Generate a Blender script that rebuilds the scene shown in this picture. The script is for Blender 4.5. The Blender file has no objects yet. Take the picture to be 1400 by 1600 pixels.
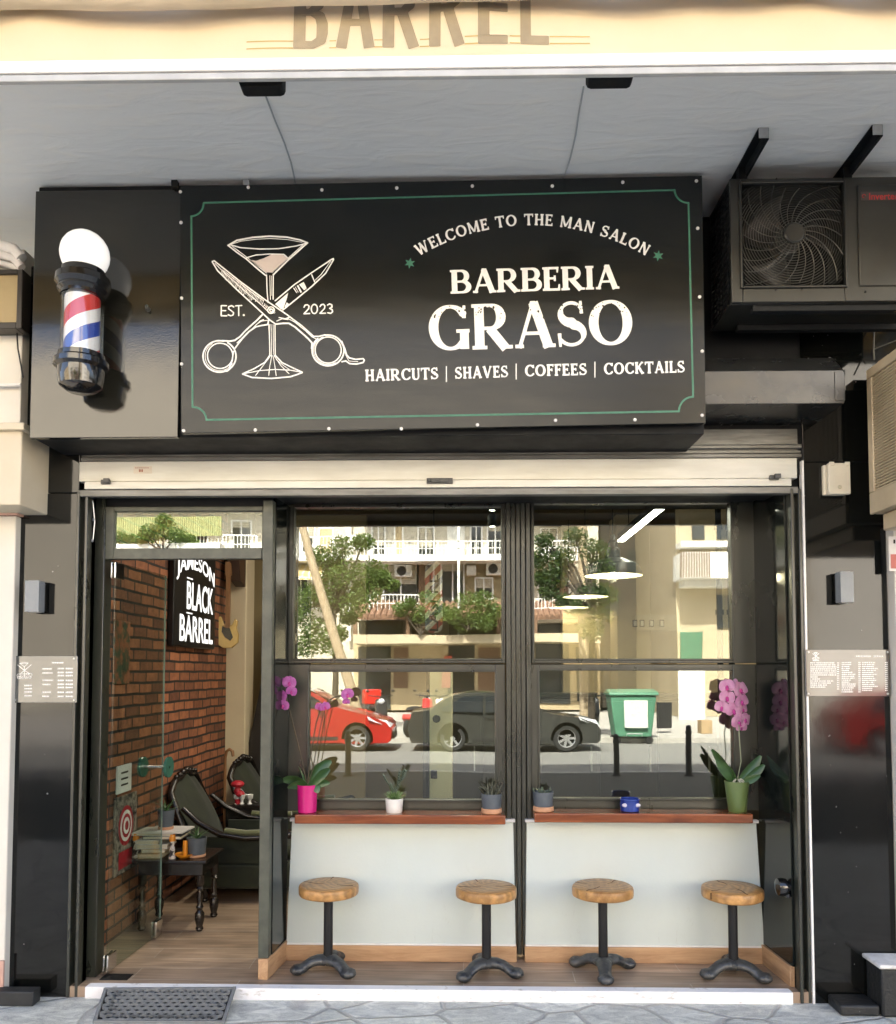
import bpy, bmesh, math, random
import numpy as np
from mathutils import Vector, Matrix, Euler
R = math.radians
random.seed(7)
SC = bpy.context.scene
# ---------------------------------------------------------------- camera
F = 1277.0; PITCH = R(2.8); YAW = R(1.2); CAM = Vector((0.0, -4.8, 1.71)); SH = 188.0
cam = bpy.data.objects.new('camera', bpy.data.cameras.new('camera'))
SC.collection.objects.link(cam); SC.camera = cam
cam.location = CAM; cam.rotation_euler = (R(90) + PITCH, 0, YAW)
cam.data.sensor_width = 36; cam.data.lens = 36 * F / 1600; cam.data.shift_y = SH / 1600
cam.data.clip_start = 0.05; cam.data.clip_end = 500
# ---------------------------------------------------------------- sky, sun, exposure
SUN_EL, SUN_AZ = R(50), R(12)          # the sun stands behind the shop, a little to the left
W = bpy.data.worlds.new('World'); SC.world = W; W.use_nodes = True
nt = W.node_tree; bg = nt.nodes['Background']
sky = nt.nodes.new('ShaderNodeTexSky'); sky.sky_type = 'NISHITA'; sky.sun_disc = False
sky.sun_elevation = SUN_EL; sky.sun_rotation = -SUN_AZ; sky.air_density = .7; sky.dust_density = 4.5; sky.ozone_density = .3
nt.links.new(sky.outputs[0], bg.inputs[0]); bg.inputs[1].default_value = 0.15
sl = bpy.data.lights.new('sun', 'SUN'); sl.energy = 5.0; sl.angle = R(0.5); sl.color = (1, 0.95, 0.87)
so = bpy.data.objects.new('sun', sl); SC.collection.objects.link(so)
sd = Vector((-math.sin(SUN_AZ) * math.cos(SUN_EL), math.cos(SUN_AZ) * math.cos(SUN_EL), math.sin(SUN_EL)))
so.rotation_euler = sd.to_track_quat('Z', 'Y').to_euler(); so.location = (-5, 10, 25)
SC.view_settings.view_transform = 'Standard'; SC.view_settings.look = 'None'
SC.view_settings.exposure = 2.52; SC.view_settings.gamma = 1
cy = SC.cycles
cy.max_bounces = 9; cy.diffuse_bounces = 5; cy.glossy_bounces = 5; cy.transmission_bounces = 6; cy.transparent_max_bounces = 14
cy.caustics_reflective = False; cy.caustics_refractive = False; cy.use_denoising = True; cy.sample_clamp_indirect = 6

# ---------------------------------------------------------------- helpers
_c, _s, _p = math.cos(YAW), math.sin(YAW), PITCH
def ray(px, py):
    dx = (px - 700) / F; dy = (-(py - 800) + SH) / F
    y1 = -dy * math.sin(_p) + math.cos(_p); z1 = dy * math.cos(_p) + math.sin(_p)
    return Vector((dx * _c - y1 * _s, dx * _s + y1 * _c, z1))
def at(px, py, Y):
    """the point of the plane y=Y seen at photo pixel px,py"""
    d = ray(px, py); t = (Y - CAM.y) / d.y
    p = CAM + d * t; p.y = Y; return p
def gnd(px, py, z=0.0):
    d = ray(px, py); t = (z - CAM.z) / d.z; return CAM + d * t
def mir(px, py, L):
    """the point L metres in front of the glass whose mirror image is seen at px,py"""
    p = at(px, py, L); p.y = -L; return p
def XW(px, py, Y): return at(px, py, Y).x
def ZW(px, py, Y): return at(px, py, Y).z

class MB:
    def __init__(s): s.v = []; s.f = []; s.sm = []
    def add(s, vs, fs, smooth=False):
        o = len(s.v); s.v += [tuple(v) for v in vs]
        for f in fs: s.f.append([i + o for i in f]); s.sm.append(smooth)
        return s
    def box(s, x0, x1, y0, y1, z0, z1):
        x0, x1 = min(x0, x1), max(x0, x1); y0, y1 = min(y0, y1), max(y0, y1); z0, z1 = min(z0, z1), max(z0, z1)
        return s.add([(x0,y0,z0),(x1,y0,z0),(x1,y1,z0),(x0,y1,z0),(x0,y0,z1),(x1,y0,z1),(x1,y1,z1),(x0,y1,z1)],
              [(3,2,1,0),(4,5,6,7),(0,1,5,4),(1,2,6,5),(2,3,7,6),(3,0,4,7)])
    def obox(s, c, ax, ay, az):
        c = Vector(c); ax = Vector(ax); ay = Vector(ay); az = Vector(az); v = []
        for k in (-1, 1):
            for (i, j) in ((-1,-1),(1,-1),(1,1),(-1,1)): v.append(c + ax*i + ay*j + az*k)
        return s.add(v, [(3,2,1,0),(4,5,6,7),(0,1,5,4),(1,2,6,5),(2,3,7,6),(3,0,4,7)])
    def bar(s, a, b, w, h, up=(0,0,1)):
        a = Vector(a); b = Vector(b); d = (b - a); u = Vector(up)
        if abs(d.normalized().dot(u)) > .98: u = Vector((0,1,0))
        x = d.cross(u).normalized(); z = x.cross(d).normalized()
        return s.obox((a + b) / 2, d / 2, x * w / 2, z * h / 2)
    def prism(s, pts, axis, a, b, smooth=False):
        """pts: outline in the two other axes (in x,y,z order), extruded along axis from a to b"""
        n = len(pts); vs = []
        for t in (a, b):
            for (p, q) in pts:
                vs.append({'x': (t,p,q), 'y': (p,t,q), 'z': (p,q,t)}[axis])
        s.add(vs, [list(range(n))[::-1], list(range(n, 2*n))])
        o = len(s.v) - 2*n
        for i in range(n):
            j = (i+1) % n; s.f.append([o+i, o+j, o+n+j, o+n+i]); s.sm.append(smooth)
        return s
    def tube(s, path, rad, n=10, caps=True, flat=None):
        path = [Vector(p) for p in path]; m = len(path)
        if not hasattr(rad, '__len__'): rad = [rad]*m
        vs = []; prev = None
        for i, p in enumerate(path):
            d = (path[min(i+1, m-1)] - path[max(i-1, 0)])
            if d.length < 1e-9: d = Vector((0,0,1))
            d.normalize()
            if prev is None:
                u = Vector((0,0,1)) if abs(d.z) < .9 else Vector((1,0,0)); x = d.cross(u).normalized()
            else:
                x = (prev - d * prev.dot(d)); x = x.normalized() if x.length > 1e-6 else d.orthogonal().normalized()
            prev = x; y = d.cross(x)
            for k in range(n):
                a = 2*math.pi*k/n; w = x*math.cos(a) + y*math.sin(a)
                if flat: w = Vector((w.x*flat[0], w.y*flat[1], w.z*flat[2]))
                vs.append(p + w*rad[i])
        fs = [(i*n+k, i*n+(k+1)%n, (i+1)*n+(k+1)%n, (i+1)*n+k) for i in range(m-1) for k in range(n)]
        s.add(vs, fs, True)
        if caps:
            o = len(s.v) - len(vs)
            s.f.append([o+k for k in range(n)][::-1]); s.sm.append(False)
            s.f.append([o+(m-1)*n+k for k in range(n)]); s.sm.append(False)
        return s
    def lathe(s, prof, c=(0,0,0), n=28, axis='z', wob=None, caps=True):
        """prof: (radius, height) pairs"""
        c = Vector(c); vs = []; m = len(prof)
        for (r, h) in prof:
            for k in range(n):
                a = 2*math.pi*k/n; rr = max(r, 1e-5) * (wob(a) if wob else 1)
                x, y = rr*math.cos(a), rr*math.sin(a)
                vs.append(c + {'z': Vector((x,y,h)), 'y': Vector((x,h,y)), 'x': Vector((h,x,y))}[axis])
        fl = axis == 'y'
        fs = []
        for i in range(m-1):
            for k in range(n):
                q = (i*n+k, i*n+(k+1)%n, (i+1)*n+(k+1)%n, (i+1)*n+k); fs.append(q[::-1] if fl else q)
        s.add(vs, fs, True)
        o = len(s.v) - len(vs)
        for i, rev in ((0, True), (m-1, False)):
            if caps and prof[i][0] > 1e-4:
                f = [o+i*n+k for k in range(n)]; s.f.append(f[::-1] if rev != fl else f); s.sm.append(False)
        return s
    def ball(s, c, r, n=16, sc=(1,1,1)):
        m = n//2; c = Vector(c); vs = []
        for i in range(m+1):
            th = math.pi*i/m
            for k in range(n):
                a = 2*math.pi*k/n; q = max(math.sin(th), 1e-4)
                vs.append(c + Vector((r*sc[0]*q*math.cos(a), r*sc[1]*q*math.sin(a), -r*sc[2]*math.cos(th))))
        return s.add(vs, [(i*n+k, i*n+(k+1)%n, (i+1)*n+(k+1)%n, (i+1)*n+k) for i in range(m) for k in range(n)], True)
    def strip(s, path, ws, side, th=0.0015, cup=0.0):
        """a leaf or petal: a tapered blade with a mid fold along path; side is the cross direction"""
        path = [Vector(p) for p in path]; m = len(path); side = Vector(side).normalized(); vs = []
        for i, p in enumerate(path):
            d = (path[min(i+1,m-1)] - path[max(i-1,0)]).normalized(); sd = (side - d*side.dot(d)).normalized(); nn = sd.cross(d)
            w = ws[i]
            for (u, h) in ((-1, cup), (-.5, cup*.3), (0, 0), (.5, cup*.3), (1, cup)):
                vs.append(p + sd*w*u + nn*w*h)
            for (u, h) in ((1, cup), (.5, cup*.3), (0, 0), (-.5, cup*.3), (-1, cup)):
                vs.append(p + sd*w*u*.96 + nn*(w*h) - nn*th)
        q = 10
        fs = [(i*q+k, i*q+(k+1)%q, (i+1)*q+(k+1)%q, (i+1)*q+k) for i in range(m-1) for k in range(q)]
        fs += [tuple(range(q))[::-1], tuple((m-1)*q+k for k in range(q))]
        return s.add(vs, fs, True)
    def xf(s, M):
        s.v = [tuple(M @ Vector(v)) for v in s.v]; return s
    def build(s, name, mat, parent=None, bevel=0, seg=2, angle=38):
        me = bpy.data.meshes.new(name); off = Vector(parent.get('_o', (0,0,0))) if parent else Vector((0,0,0))
        me.from_pydata([tuple(Vector(v) - off) for v in s.v], [], s.f); me.update()
        me.polygons.foreach_set('use_smooth', s.sm)
        if any(s.sm) or bevel:
            me.polygons.foreach_set('use_smooth', [True]*len(s.f)); me.set_sharp_from_angle(angle=R(angle))
        ms = mat if isinstance(mat, (list, tuple)) else [mat]
        for m in ms: me.materials.append(m)
        ob = bpy.data.objects.new(name, me); SC.collection.objects.link(ob)
        if parent: ob.parent = parent
        if bevel:
            b = ob.modifiers.new('bevel', 'BEVEL'); b.width = bevel; b.segments = seg; b.limit_method = 'ANGLE'; b.angle_limit = R(40)
        return ob

def root_of(o):
    while o.parent: o = o.parent
    return o
def thing(name, label, cat, loc=(0,0,0), group=None):
    o = bpy.data.objects.new(name, None); SC.collection.objects.link(o); o.empty_display_size = .1
    o.location = loc; o['_o'] = tuple(loc); o['label'] = label; o['category'] = cat
    if group: o['group'] = group
    return o
def sub(o, parent):
    """let o carry sub-parts authored in the same coordinates as its thing"""
    o['_o'] = tuple(parent['_o']); return o
def tag(o, label, cat, group=None):
    o['label'] = label; o['category'] = cat
    if group: o['group'] = group
    return o
def struct(o): o['kind'] = 'structure'; return o
KIDS = {}
def copy_tree(o, loc, rotz=None, label=None):
    def rec(a, par):
        b = a.copy(); SC.collection.objects.link(b)
        if par: b.parent = par
        for ch in [c for c in SC.objects if c.parent == a]: rec(ch, b)
        return b
    c = rec(o, None); c.location = loc
    if rotz is not None: c.rotation_euler = (0, 0, rotz)
    if label: c['label'] = label
    return c

# ---------------------------------------------------------------- materials
def M(name, c1, c2=None, scale=5.0, rough=.5, rough2=None, metal=0, spec=.5, bump=0, bscale=40, coat=0, detail=6, stretch=(1,1,1), lo=.35, hi=.65, sheen=0, trans=0, emit=None, estr=0, ior=None):
    m = bpy.data.materials.new(name); m.use_nodes = True; n = m.node_tree.nodes; l = m.node_tree.links; b = n['Principled BSDF']
    b.inputs['Roughness'].default_value = rough; b.inputs['Metallic'].default_value = metal
    b.inputs['Specular IOR Level'].default_value = spec; b.inputs['Coat Weight'].default_value = coat; b.inputs['Coat Roughness'].default_value = .08
    if ior: b.inputs['IOR'].default_value = ior
    if sheen: b.inputs['Sheen Weight'].default_value = sheen
    tc = n.new('ShaderNodeTexCoord'); mp = n.new('ShaderNodeMapping'); mp.inputs['Scale'].default_value = stretch
    l.new(tc.outputs['Object'], mp.inputs[0])
    if c2 is None: c2 = tuple(x*.82 for x in c1)
    nz = n.new('ShaderNodeTexNoise'); nz.inputs['Scale'].default_value = scale; nz.inputs['Detail'].default_value = detail; nz.inputs['Roughness'].default_value = .6
    l.new(mp.outputs[0], nz.inputs['Vector'])
    r = n.new('ShaderNodeValToRGB'); r.color_ramp.elements[0].position = lo; r.color_ramp.elements[1].position = hi
    r.color_ramp.elements[0].color = (*c2, 1); r.color_ramp.elements[1].color = (*c1, 1)
    l.new(nz.outputs[0], r.inputs[0]); l.new(r.outputs[0], b.inputs['Base Color'])
    if rough2 is not None:
        mr = n.new('ShaderNodeMapRange'); mr.inputs[1].default_value = .3; mr.inputs[2].default_value = .7; mr.inputs[3].default_value = rough; mr.inputs[4].default_value = rough2
        n2 = n.new('ShaderNodeTexNoise'); n2.inputs['Scale'].default_value = scale*1.7; n2.inputs['Detail'].default_value = 8
        l.new(mp.outputs[0], n2.inputs['Vector']); l.new(n2.outputs[0], mr.inputs[0]); l.new(mr.outputs[0], b.inputs['Roughness'])
    if bump:
        n3 = n.new('ShaderNodeTexNoise'); n3.inputs['Scale'].default_value = bscale; n3.inputs['Detail'].default_value = 5
        l.new(mp.outputs[0], n3.inputs['Vector']); bp = n.new('ShaderNodeBump'); bp.inputs['Strength'].default_value = bump; bp.inputs['Distance'].default_value = .01
        l.new(n3.outputs[0], bp.inputs['Height']); l.new(bp.outputs[0], b.inputs['Normal'])
    if emit: b.inputs['Emission Color'].default_value = (*emit, 1); b.inputs['Emission Strength'].default_value = estr
    m['_b'] = 1
    return m
def nodes(m): return m.node_tree.nodes, m.node_tree.links, m.node_tree.nodes['Principled BSDF']
def glass(name, refl=.2, tint=(.8,.86,.82), wave=.02, ws=1.5):
    m = bpy.data.materials.new(name); m.use_nodes = True; n = m.node_tree.nodes; l = m.node_tree.links
    n.remove(n['Principled BSDF']); out = n['Material Output']
    t = n.new('ShaderNodeBsdfTransparent'); t.inputs[0].default_value = (*tint, 1)
    g = n.new('ShaderNodeBsdfGlossy'); g.inputs['Roughness'].default_value = 0.0; g.inputs[0].default_value = (.95, .97, .93, 1)
    mx = n.new('ShaderNodeMixShader'); fr = n.new('ShaderNodeLayerWeight'); pw = n.new('ShaderNodeMath'); pw.operation = 'POWER'; pw.inputs[1].default_value = 5
    mr = n.new('ShaderNodeMapRange'); mr.inputs[1].default_value = 0; mr.inputs[2].default_value = 1; mr.inputs[3].default_value = refl; mr.inputs[4].default_value = 1
    l.new(fr.outputs['Facing'], pw.inputs[0]); l.new(pw.outputs[0], mr.inputs[0]); l.new(mr.outputs[0], mx.inputs[0]); l.new(t.outputs[0], mx.inputs[1]); l.new(g.outputs[0], mx.inputs[2]); l.new(mx.outputs[0], out.inputs[0])
    if wave:
        tc = n.new('ShaderNodeTexCoord'); nz = n.new('ShaderNodeTexNoise'); nz.inputs['Scale'].default_value = ws; nz.inputs['Detail'].default_value = 1
        bp = n.new('ShaderNodeBump'); bp.inputs['Strength'].default_value = wave; bp.inputs['Distance'].default_value = .02
        l.new(tc.outputs['Object'], nz.inputs['Vector']); l.new(nz.outputs[0], bp.inputs['Height']); l.new(bp.outputs[0], g.inputs['Normal'])
    return m
def wood(name, dark, light, scale=4, axis='x', rough=.45, bump=.15, coat=0, dist=3):
    m = M(name, light, dark, rough=rough, coat=coat); n, l, b = nodes(m)
    tc = n.new('ShaderNodeTexCoord'); mp = n.new('ShaderNodeMapping')
    mp.inputs['Scale'].default_value = {'x': (1, 9, 9), 'y': (9, 1, 9), 'z': (9, 9, 1)}[axis]
    nz = n.new('ShaderNodeTexNoise'); nz.inputs['Scale'].default_value = scale; nz.inputs['Detail'].default_value = 9; nz.inputs['Distortion'].default_value = dist*.3; nz.inputs['Roughness'].default_value = .65
    r = n.new('ShaderNodeValToRGB'); r.color_ramp.elements[0].position = .32; r.color_ramp.elements[1].position = .68
    r.color_ramp.elements[0].color = (*dark, 1); r.color_ramp.elements[1].color = (*light, 1)
    l.new(tc.outputs['Object'], mp.inputs[0]); l.new(mp.outputs[0], nz.inputs['Vector']); l.new(nz.outputs[0], r.inputs[0]); l.new(r.outputs[0], b.inputs['Base Color'])
    bp = n.new('ShaderNodeBump'); bp.inputs['Strength'].default_value = bump; bp.inputs['Distance'].default_value = .004
    l.new(nz.outputs[0], bp.inputs['Height']); l.new(bp.outputs[0], b.inputs['Normal'])
    return m
def bricks(name, c1, c2, mortar, bw, bh, ms, swap=None, rough=.8, bump=.6, noise_scale=14, off=.5, rough2=None, mbias=0):
    """brick/plank texture; swap maps object axes to the texture plane"""
    m = M(name, c1, c2, rough=rough); n, l, b = nodes(m)
    tc = n.new('ShaderNodeTexCoord'); sp = n.new('ShaderNodeSeparateXYZ'); cb = n.new('ShaderNodeCombineXYZ')
    l.new(tc.outputs['Object'], sp.inputs[0])
    for i, a in enumerate(swap or 'XY'): l.new(sp.outputs[a], cb.inputs[i])
    nz = n.new('ShaderNodeTexNoise'); nz.inputs['Scale'].default_value = 3; mpn = n.new('ShaderNodeMixRGB'); mpn.blend_type = 'ADD'; mpn.inputs[0].default_value = .02
    l.new(cb.outputs[0], mpn.inputs[1]); l.new(nz.outputs['Color'], mpn.inputs[2]); l.new(tc.outputs['Object'], nz.inputs['Vector'])
    bt = n.new('ShaderNodeTexBrick'); bt.offset = off; bt.inputs['Scale'].default_value = 1; bt.inputs['Brick Width'].default_value = bw; bt.inputs['Row Height'].default_value = bh
    bt.inputs['Mortar Size'].default_value = ms; bt.inputs['Mortar Smooth'].default_value = .15; bt.inputs['Bias'].default_value = mbias
    bt.inputs['Color1'].default_value = (*c1, 1); bt.inputs['Color2'].default_value = (*c2, 1); bt.inputs['Mortar'].default_value = (*mortar, 1)
    l.new(mpn.outputs[0], bt.inputs['Vector'])
    n2 = n.new('ShaderNodeTexNoise'); n2.inputs['Scale'].default_value = noise_scale; n2.inputs['Detail'].default_value = 8
    l.new(tc.outputs['Object'], n2.inputs['Vector'])
    mm = n.new('ShaderNodeMixRGB'); mm.blend_type = 'OVERLAY'; mm.inputs[0].default_value = .6
    l.new(bt.outputs[0], mm.inputs[1]); l.new(n2.outputs[0], mm.inputs[2]); l.new(mm.outputs[0], b.inputs['Base Color'])
    sb = n.new('ShaderNodeMath'); sb.operation = 'MULTIPLY_ADD'; sb.inputs[1].default_value = -1.0
    mu = n.new('ShaderNodeMath'); mu.operation = 'MULTIPLY'; mu.inputs[1].default_value = .3; l.new(n2.outputs[0], mu.inputs[0])
    l.new(bt.outputs['Fac'], sb.inputs[0]); l.new(mu.outputs[0], sb.inputs[2])
    bp = n.new('ShaderNodeBump'); bp.inputs['Strength'].default_value = bump; bp.inputs['Distance'].default_value = .008
    l.new(sb.outputs[0], bp.inputs['Height']); l.new(bp.outputs[0], b.inputs['Normal'])
    return m, bt, mm
def emis(name, col, st):
    m = bpy.data.materials.new(name); m.use_nodes = True; n = m.node_tree.nodes; l = m.node_tree.links
    n.remove(n['Principled BSDF']); e = n.new('ShaderNodeEmission'); e.inputs[0].default_value = (*col, 1); e.inputs[1].default_value = st
    l.new(e.outputs[0], n['Material Output'].inputs[0]); return m

BLK = M('black_cladding', (.003,.004,.004), (.006,.006,.005), scale=2.5, rough=.045, rough2=.10, spec=.45, bump=.06, bscale=5, stretch=(1,1,.6))
FAS = M('bronze_black_sheet', (.010,.010,.008), (.018,.017,.012), scale=5, rough=.05, rough2=.12, spec=.45, ior=1.7, bump=.02, bscale=150, detail=9)
SGN = M('sign_board_black', (.006,.008,.008), (.010,.011,.010), scale=6, rough=.20, rough2=.27, spec=.40, bump=.07, bscale=9, stretch=(.35,1,1.6))
FRM = M('frame_dark_green', (.018,.020,.015), (.030,.032,.022), scale=7, rough=.24, rough2=.4, spec=.8, bump=.12, bscale=14, stretch=(1,1,.3))
FRL = M('frame_worn_olive', (.075,.082,.060), (.04,.045,.034), scale=9, rough=.4, rough2=.55, spec=.7, bump=.15, bscale=18)
DRK = M('matt_black', (.006,.0075,.0085), (.010,.011,.012), rough=.55, rough2=.7, spec=.25, bump=.05)
MET = M('black_metal', (.006,.007,.008), (.010,.010,.011), rough=.35, rough2=.5, spec=.4, bump=.06, bscale=60)
IRON = M('cast_iron', (.012,.014,.016), (.042,.044,.043), scale=18, rough=.32, rough2=.55, spec=.8, bump=.5, bscale=55, lo=.5, hi=.62)
WPANEL = M('pale_green_white_paint', (.56,.62,.60), (.52,.58,.56), scale=1.3, rough=.5, rough2=.6, bump=.06, bscale=60)
WHITE = M('white_paint', (.80,.79,.77), (.70,.69,.67), scale=8, rough=.5, bump=.1)
SHUT = M('shutter_cream', (.72,.715,.65), (.62,.61,.54), scale=10, rough=.42, rough2=.6, bump=.08, stretch=(.3,1,2))
SHUTG = M('shutter_grey', (.20,.20,.19), (.12,.12,.11), scale=14, rough=.4, metal=.4, bump=.1, stretch=(.3,1,2))
ALU = M('aluminium', (.55,.56,.56), (.45,.46,.46), scale=20, rough=.35, metal=.8)
CHROME = M('chrome', (.75,.75,.74), rough=.12, metal=1)
WTXT = M('white_lettering', (.90,.90,.87), (.82,.82,.79), scale=60, rough=.6)
for mt_ in (BLK,):      # white dust specks and drips of old paint on the cladding
    n, l, b = nodes(mt_); tc = n.new('ShaderNodeTexCoord'); nz = n.new('ShaderNodeTexNoise'); nz.inputs['Scale'].default_value = 38; nz.inputs['Detail'].default_value = 2
    l.new(tc.outputs['Object'], nz.inputs['Vector']); rp = n.new('ShaderNodeValToRGB'); rp.color_ramp.elements[0].position = .752; rp.color_ramp.elements[1].position = .775; l.new(nz.outputs[0], rp.inputs[0])
    old = b.inputs['Base Color'].links[0].from_socket; mx = n.new('ShaderNodeMixRGB'); mx.inputs[2].default_value = (.30,.30,.28,1); l.new(rp.outputs[0], mx.inputs[0]); l.new(old, mx.inputs[1]); l.new(mx.outputs[0], b.inputs['Base Color'])
# faint scuffs and shoe marks on the painted half walls
n, l, b = nodes(WPANEL); tc = n.new('ShaderNodeTexCoord'); mp = n.new('ShaderNodeMapping'); mp.inputs['Scale'].default_value = (3.2,1,1.1); l.new(tc.outputs['Object'], mp.inputs[0])
nz = n.new('ShaderNodeTexNoise'); nz.inputs['Scale'].default_value = 6; nz.inputs['Detail'].default_value = 10; nz.inputs['Roughness'].default_value = .75; nz.inputs['Distortion'].default_value = 1.5; l.new(mp.outputs[0], nz.inputs['Vector'])
rp = n.new('ShaderNodeValToRGB'); rp.color_ramp.elements[0].position = .60; rp.color_ramp.elements[1].position = .74; rp.color_ramp.elements[1].color = (.45,.45,.45,1); l.new(nz.outputs[0], rp.inputs[0])
sp = n.new('ShaderNodeSeparateXYZ'); l.new(tc.outputs['Object'], sp.inputs[0]); mr = n.new('ShaderNodeMapRange'); mr.inputs[1].default_value = .55; mr.inputs[2].default_value = .12; mr.inputs[3].default_value = .25; mr.inputs[4].default_value = 1; l.new(sp.outputs['Z'], mr.inputs[0])
mu = n.new('ShaderNodeMath'); mu.operation = 'MULTIPLY'; l.new(rp.outputs[0], mu.inputs[0]); l.new(mr.outputs[0], mu.inputs[1])
old = b.inputs['Base Color'].links[0].from_socket; mx = n.new('ShaderNodeMixRGB'); mx.inputs[2].default_value = (.30,.30,.28,1); l.new(mu.outputs[0], mx.inputs[0]); l.new(old, mx.inputs[1]); l.new(mx.outputs[0], b.inputs['Base Color'])
# ---------------------------------------------------------------- lettering: strokes -> filled outlines
def _bar(x0,y0,x1,y1,h0,h1=None):
    h1 = h0 if h1 is None else h1
    d = math.hypot(x1-x0,y1-y0) or 1e-9; nx, ny = -(y1-y0)/d, (x1-x0)/d
    return ('p', [(x0+nx*h0,y0+ny*h0),(x0-nx*h0,y0-ny*h0),(x1-nx*h1,y1-ny*h1),(x1+nx*h1,y1+ny*h1)])
def _arc(cx,cy,rx,ry,a0,a1,thick,thin,n=22,horiz=True):
    pts=[]; ws=[]
    for i in range(n+1):
        a=R(a0+(a1-a0)*i/n); pts.append((cx+rx*math.cos(a),cy+ry*math.sin(a)))
        k=abs(math.cos(a)) if horiz else abs(math.sin(a)); ws.append(thin+(thick-thin)*k**1.6)
    return ('s',pts,ws)
def _poly(pts,w): return ('s',pts,[w]*len(pts) if not hasattr(w,'__len__') else w)
def glyph(ch, S, T, q):
    """serif capitals, cap height 1: S thick half stem, T thin half stem, q serif overhang; returns width, primitives"""
    v=lambda x: _bar(x,0,x,1,S)                       # thick stem
    sf=lambda x,y,w=S: _bar(x-w-q,y,x+w+q,y,T*1.05)   # serif
    b,t=T*1.05,1-T*1.05; o=[]
    if ch=='I': return 2*(S+q),[v(S+q),sf(S+q,b),sf(S+q,t)]
    if ch=='L':
        x=S+q; return .66,[v(x),sf(x,b),sf(x,t),_bar(x,b,.64,b,T*1.1),_bar(.62,0,.64,.27,T*1.1,T*.6)]
    if ch in 'EF':
        x=S+q; o=[v(x),sf(x,t),_bar(x,t,.60,t,T*1.1),_bar(.59,1,.575,.76,T*1.1,T*.6),_bar(x,.52,.48,.52,T),_bar(.475,.64,.475,.40,T*.9)]
        o+= [sf(x,b)] + ([_bar(x,b,.64,b,T*1.1),_bar(.62,0,.645,.27,T*1.1,T*.6)] if ch=='E' else []); return (.68 if ch=='E' else .62),o
    if ch=='T': return .80,[v(.40),sf(.40,b),_bar(.03,t,.77,t,T*1.1),_bar(.045,1,.03,.72,T*1.1,T*.7),_bar(.755,1,.77,.72,T*1.1,T*.7)]
    if ch=='H': x=S+q; X=x+.52; return X+S+q,[v(x),v(X),sf(x,b),sf(x,t),sf(X,b),sf(X,t),_bar(x,.5,X,.5,T)]
    if ch=='N': x=T+q+.02; X=x+.58; return X+T+q+.02,[_bar(x,0,x,1,T*1.1),_bar(X,0,X,1,T*1.1),_bar(x,.98,X,.04,S*1.05),sf(x,b,T),sf(x,t,T),sf(X,t,T)]
    if ch=='M': x=T+q+.02; X=x+.78; m=(x+X)/2; return X+S+q,[_bar(x,0,x,1,T*1.1),v(X),_bar(x,.98,m,.10,S*.95,S*.8),_bar(m,.10,X,.98,T*1.1),sf(x,b,T),sf(X,b),sf(x,t,T),sf(X,t,S*.6)]
    if ch=='A': return .92,[_bar(.13,0,.46,1,T*1.1),_bar(.79,0,.46,1,S*1.02),('p',[(.46-S*.9,.9),(.46+S*.9,.9),(.46+S*.45,1.03),(.46-S*.6,1.03)]),_bar(.24,.32,.70,.32,T),sf(.13,b,T),sf(.80,b,S*.8)]
    if ch=='U': x=S+q; X=x+.50; return X+T+q+.02,[_bar(x,.28,x,1,S),_bar(X,.28,X,1,T*1.1),('s',[(x,.30),(x+.04,.16),(x+.12,.07),(x+.25,.04),(x+.38,.07),(x+.46,.16),(X,.30)],[S,S*.95,S*.7,T,T*.9,T,T*1.1]),sf(x,t),sf(X,t,T)]
    if ch=='V': return .92,[_bar(.13,1,.46,0,S*1.02),_bar(.79,1,.46,0,T*1.1),sf(.13,t,S*.8),sf(.79,t,T)]
    if ch=='W': return 1.25,[_bar(.13,1,.38,0,S),_bar(.62,.95,.38,0,T),_bar(.60,1,.86,0,S),_bar(1.12,1,.86,0,T),sf(.13,t,S*.8),sf(.60,t,S*.6),sf(1.12,t,T)]
    if ch=='K': x=S+q; return .88,[v(x),sf(x,b),sf(x,t),_bar(x+S*.5,.42,.70,1,T*1.1),_bar(.36,.56,.74,0,S),sf(.70,t,T),sf(.74,b,S*.8)]
    if ch in 'BR':
        x=S+q; o=[v(x),sf(x,b),sf(x,t)]
        y0=.50 if ch=='B' else .46; c=(y0+t)/2; rr=(t-y0)/2
        o+=[_bar(x,t,.42,t,T),_bar(x,y0,.42,y0,T),_arc(.42,c,.22 if ch=='B' else .24,rr,-90,90,S,T)]
        if ch=='B': c2=(b+y0)/2; r2=(y0-b)/2; o+=[_bar(x,b,.44,b,T),_arc(.44,c2,.27,r2,-90,90,S,T)]; return .80,o
        o+=[_bar(.40,y0,.76,0,S*.95),sf(.80,b,S*.5)]; return .90,o
    if ch=='O': return .98,[_arc(.49,.5,.49-S,.5-T,0,360,S,T,44)]
    if ch in 'CG':
        o=[_arc(.49,.5,.49-S,.5-T,42,312,S,T,36),_bar(.81,.98,.80,.70,T*.8,T*1.2)]
        if ch=='C': o+=[_bar(.81,.14,.79,.30,T,T*.7)]; return .86,o
        o+=[_bar(.80,.02,.80,.40,S*.92),_bar(.62,.42,.92,.42,T)]; return .94,o
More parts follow.
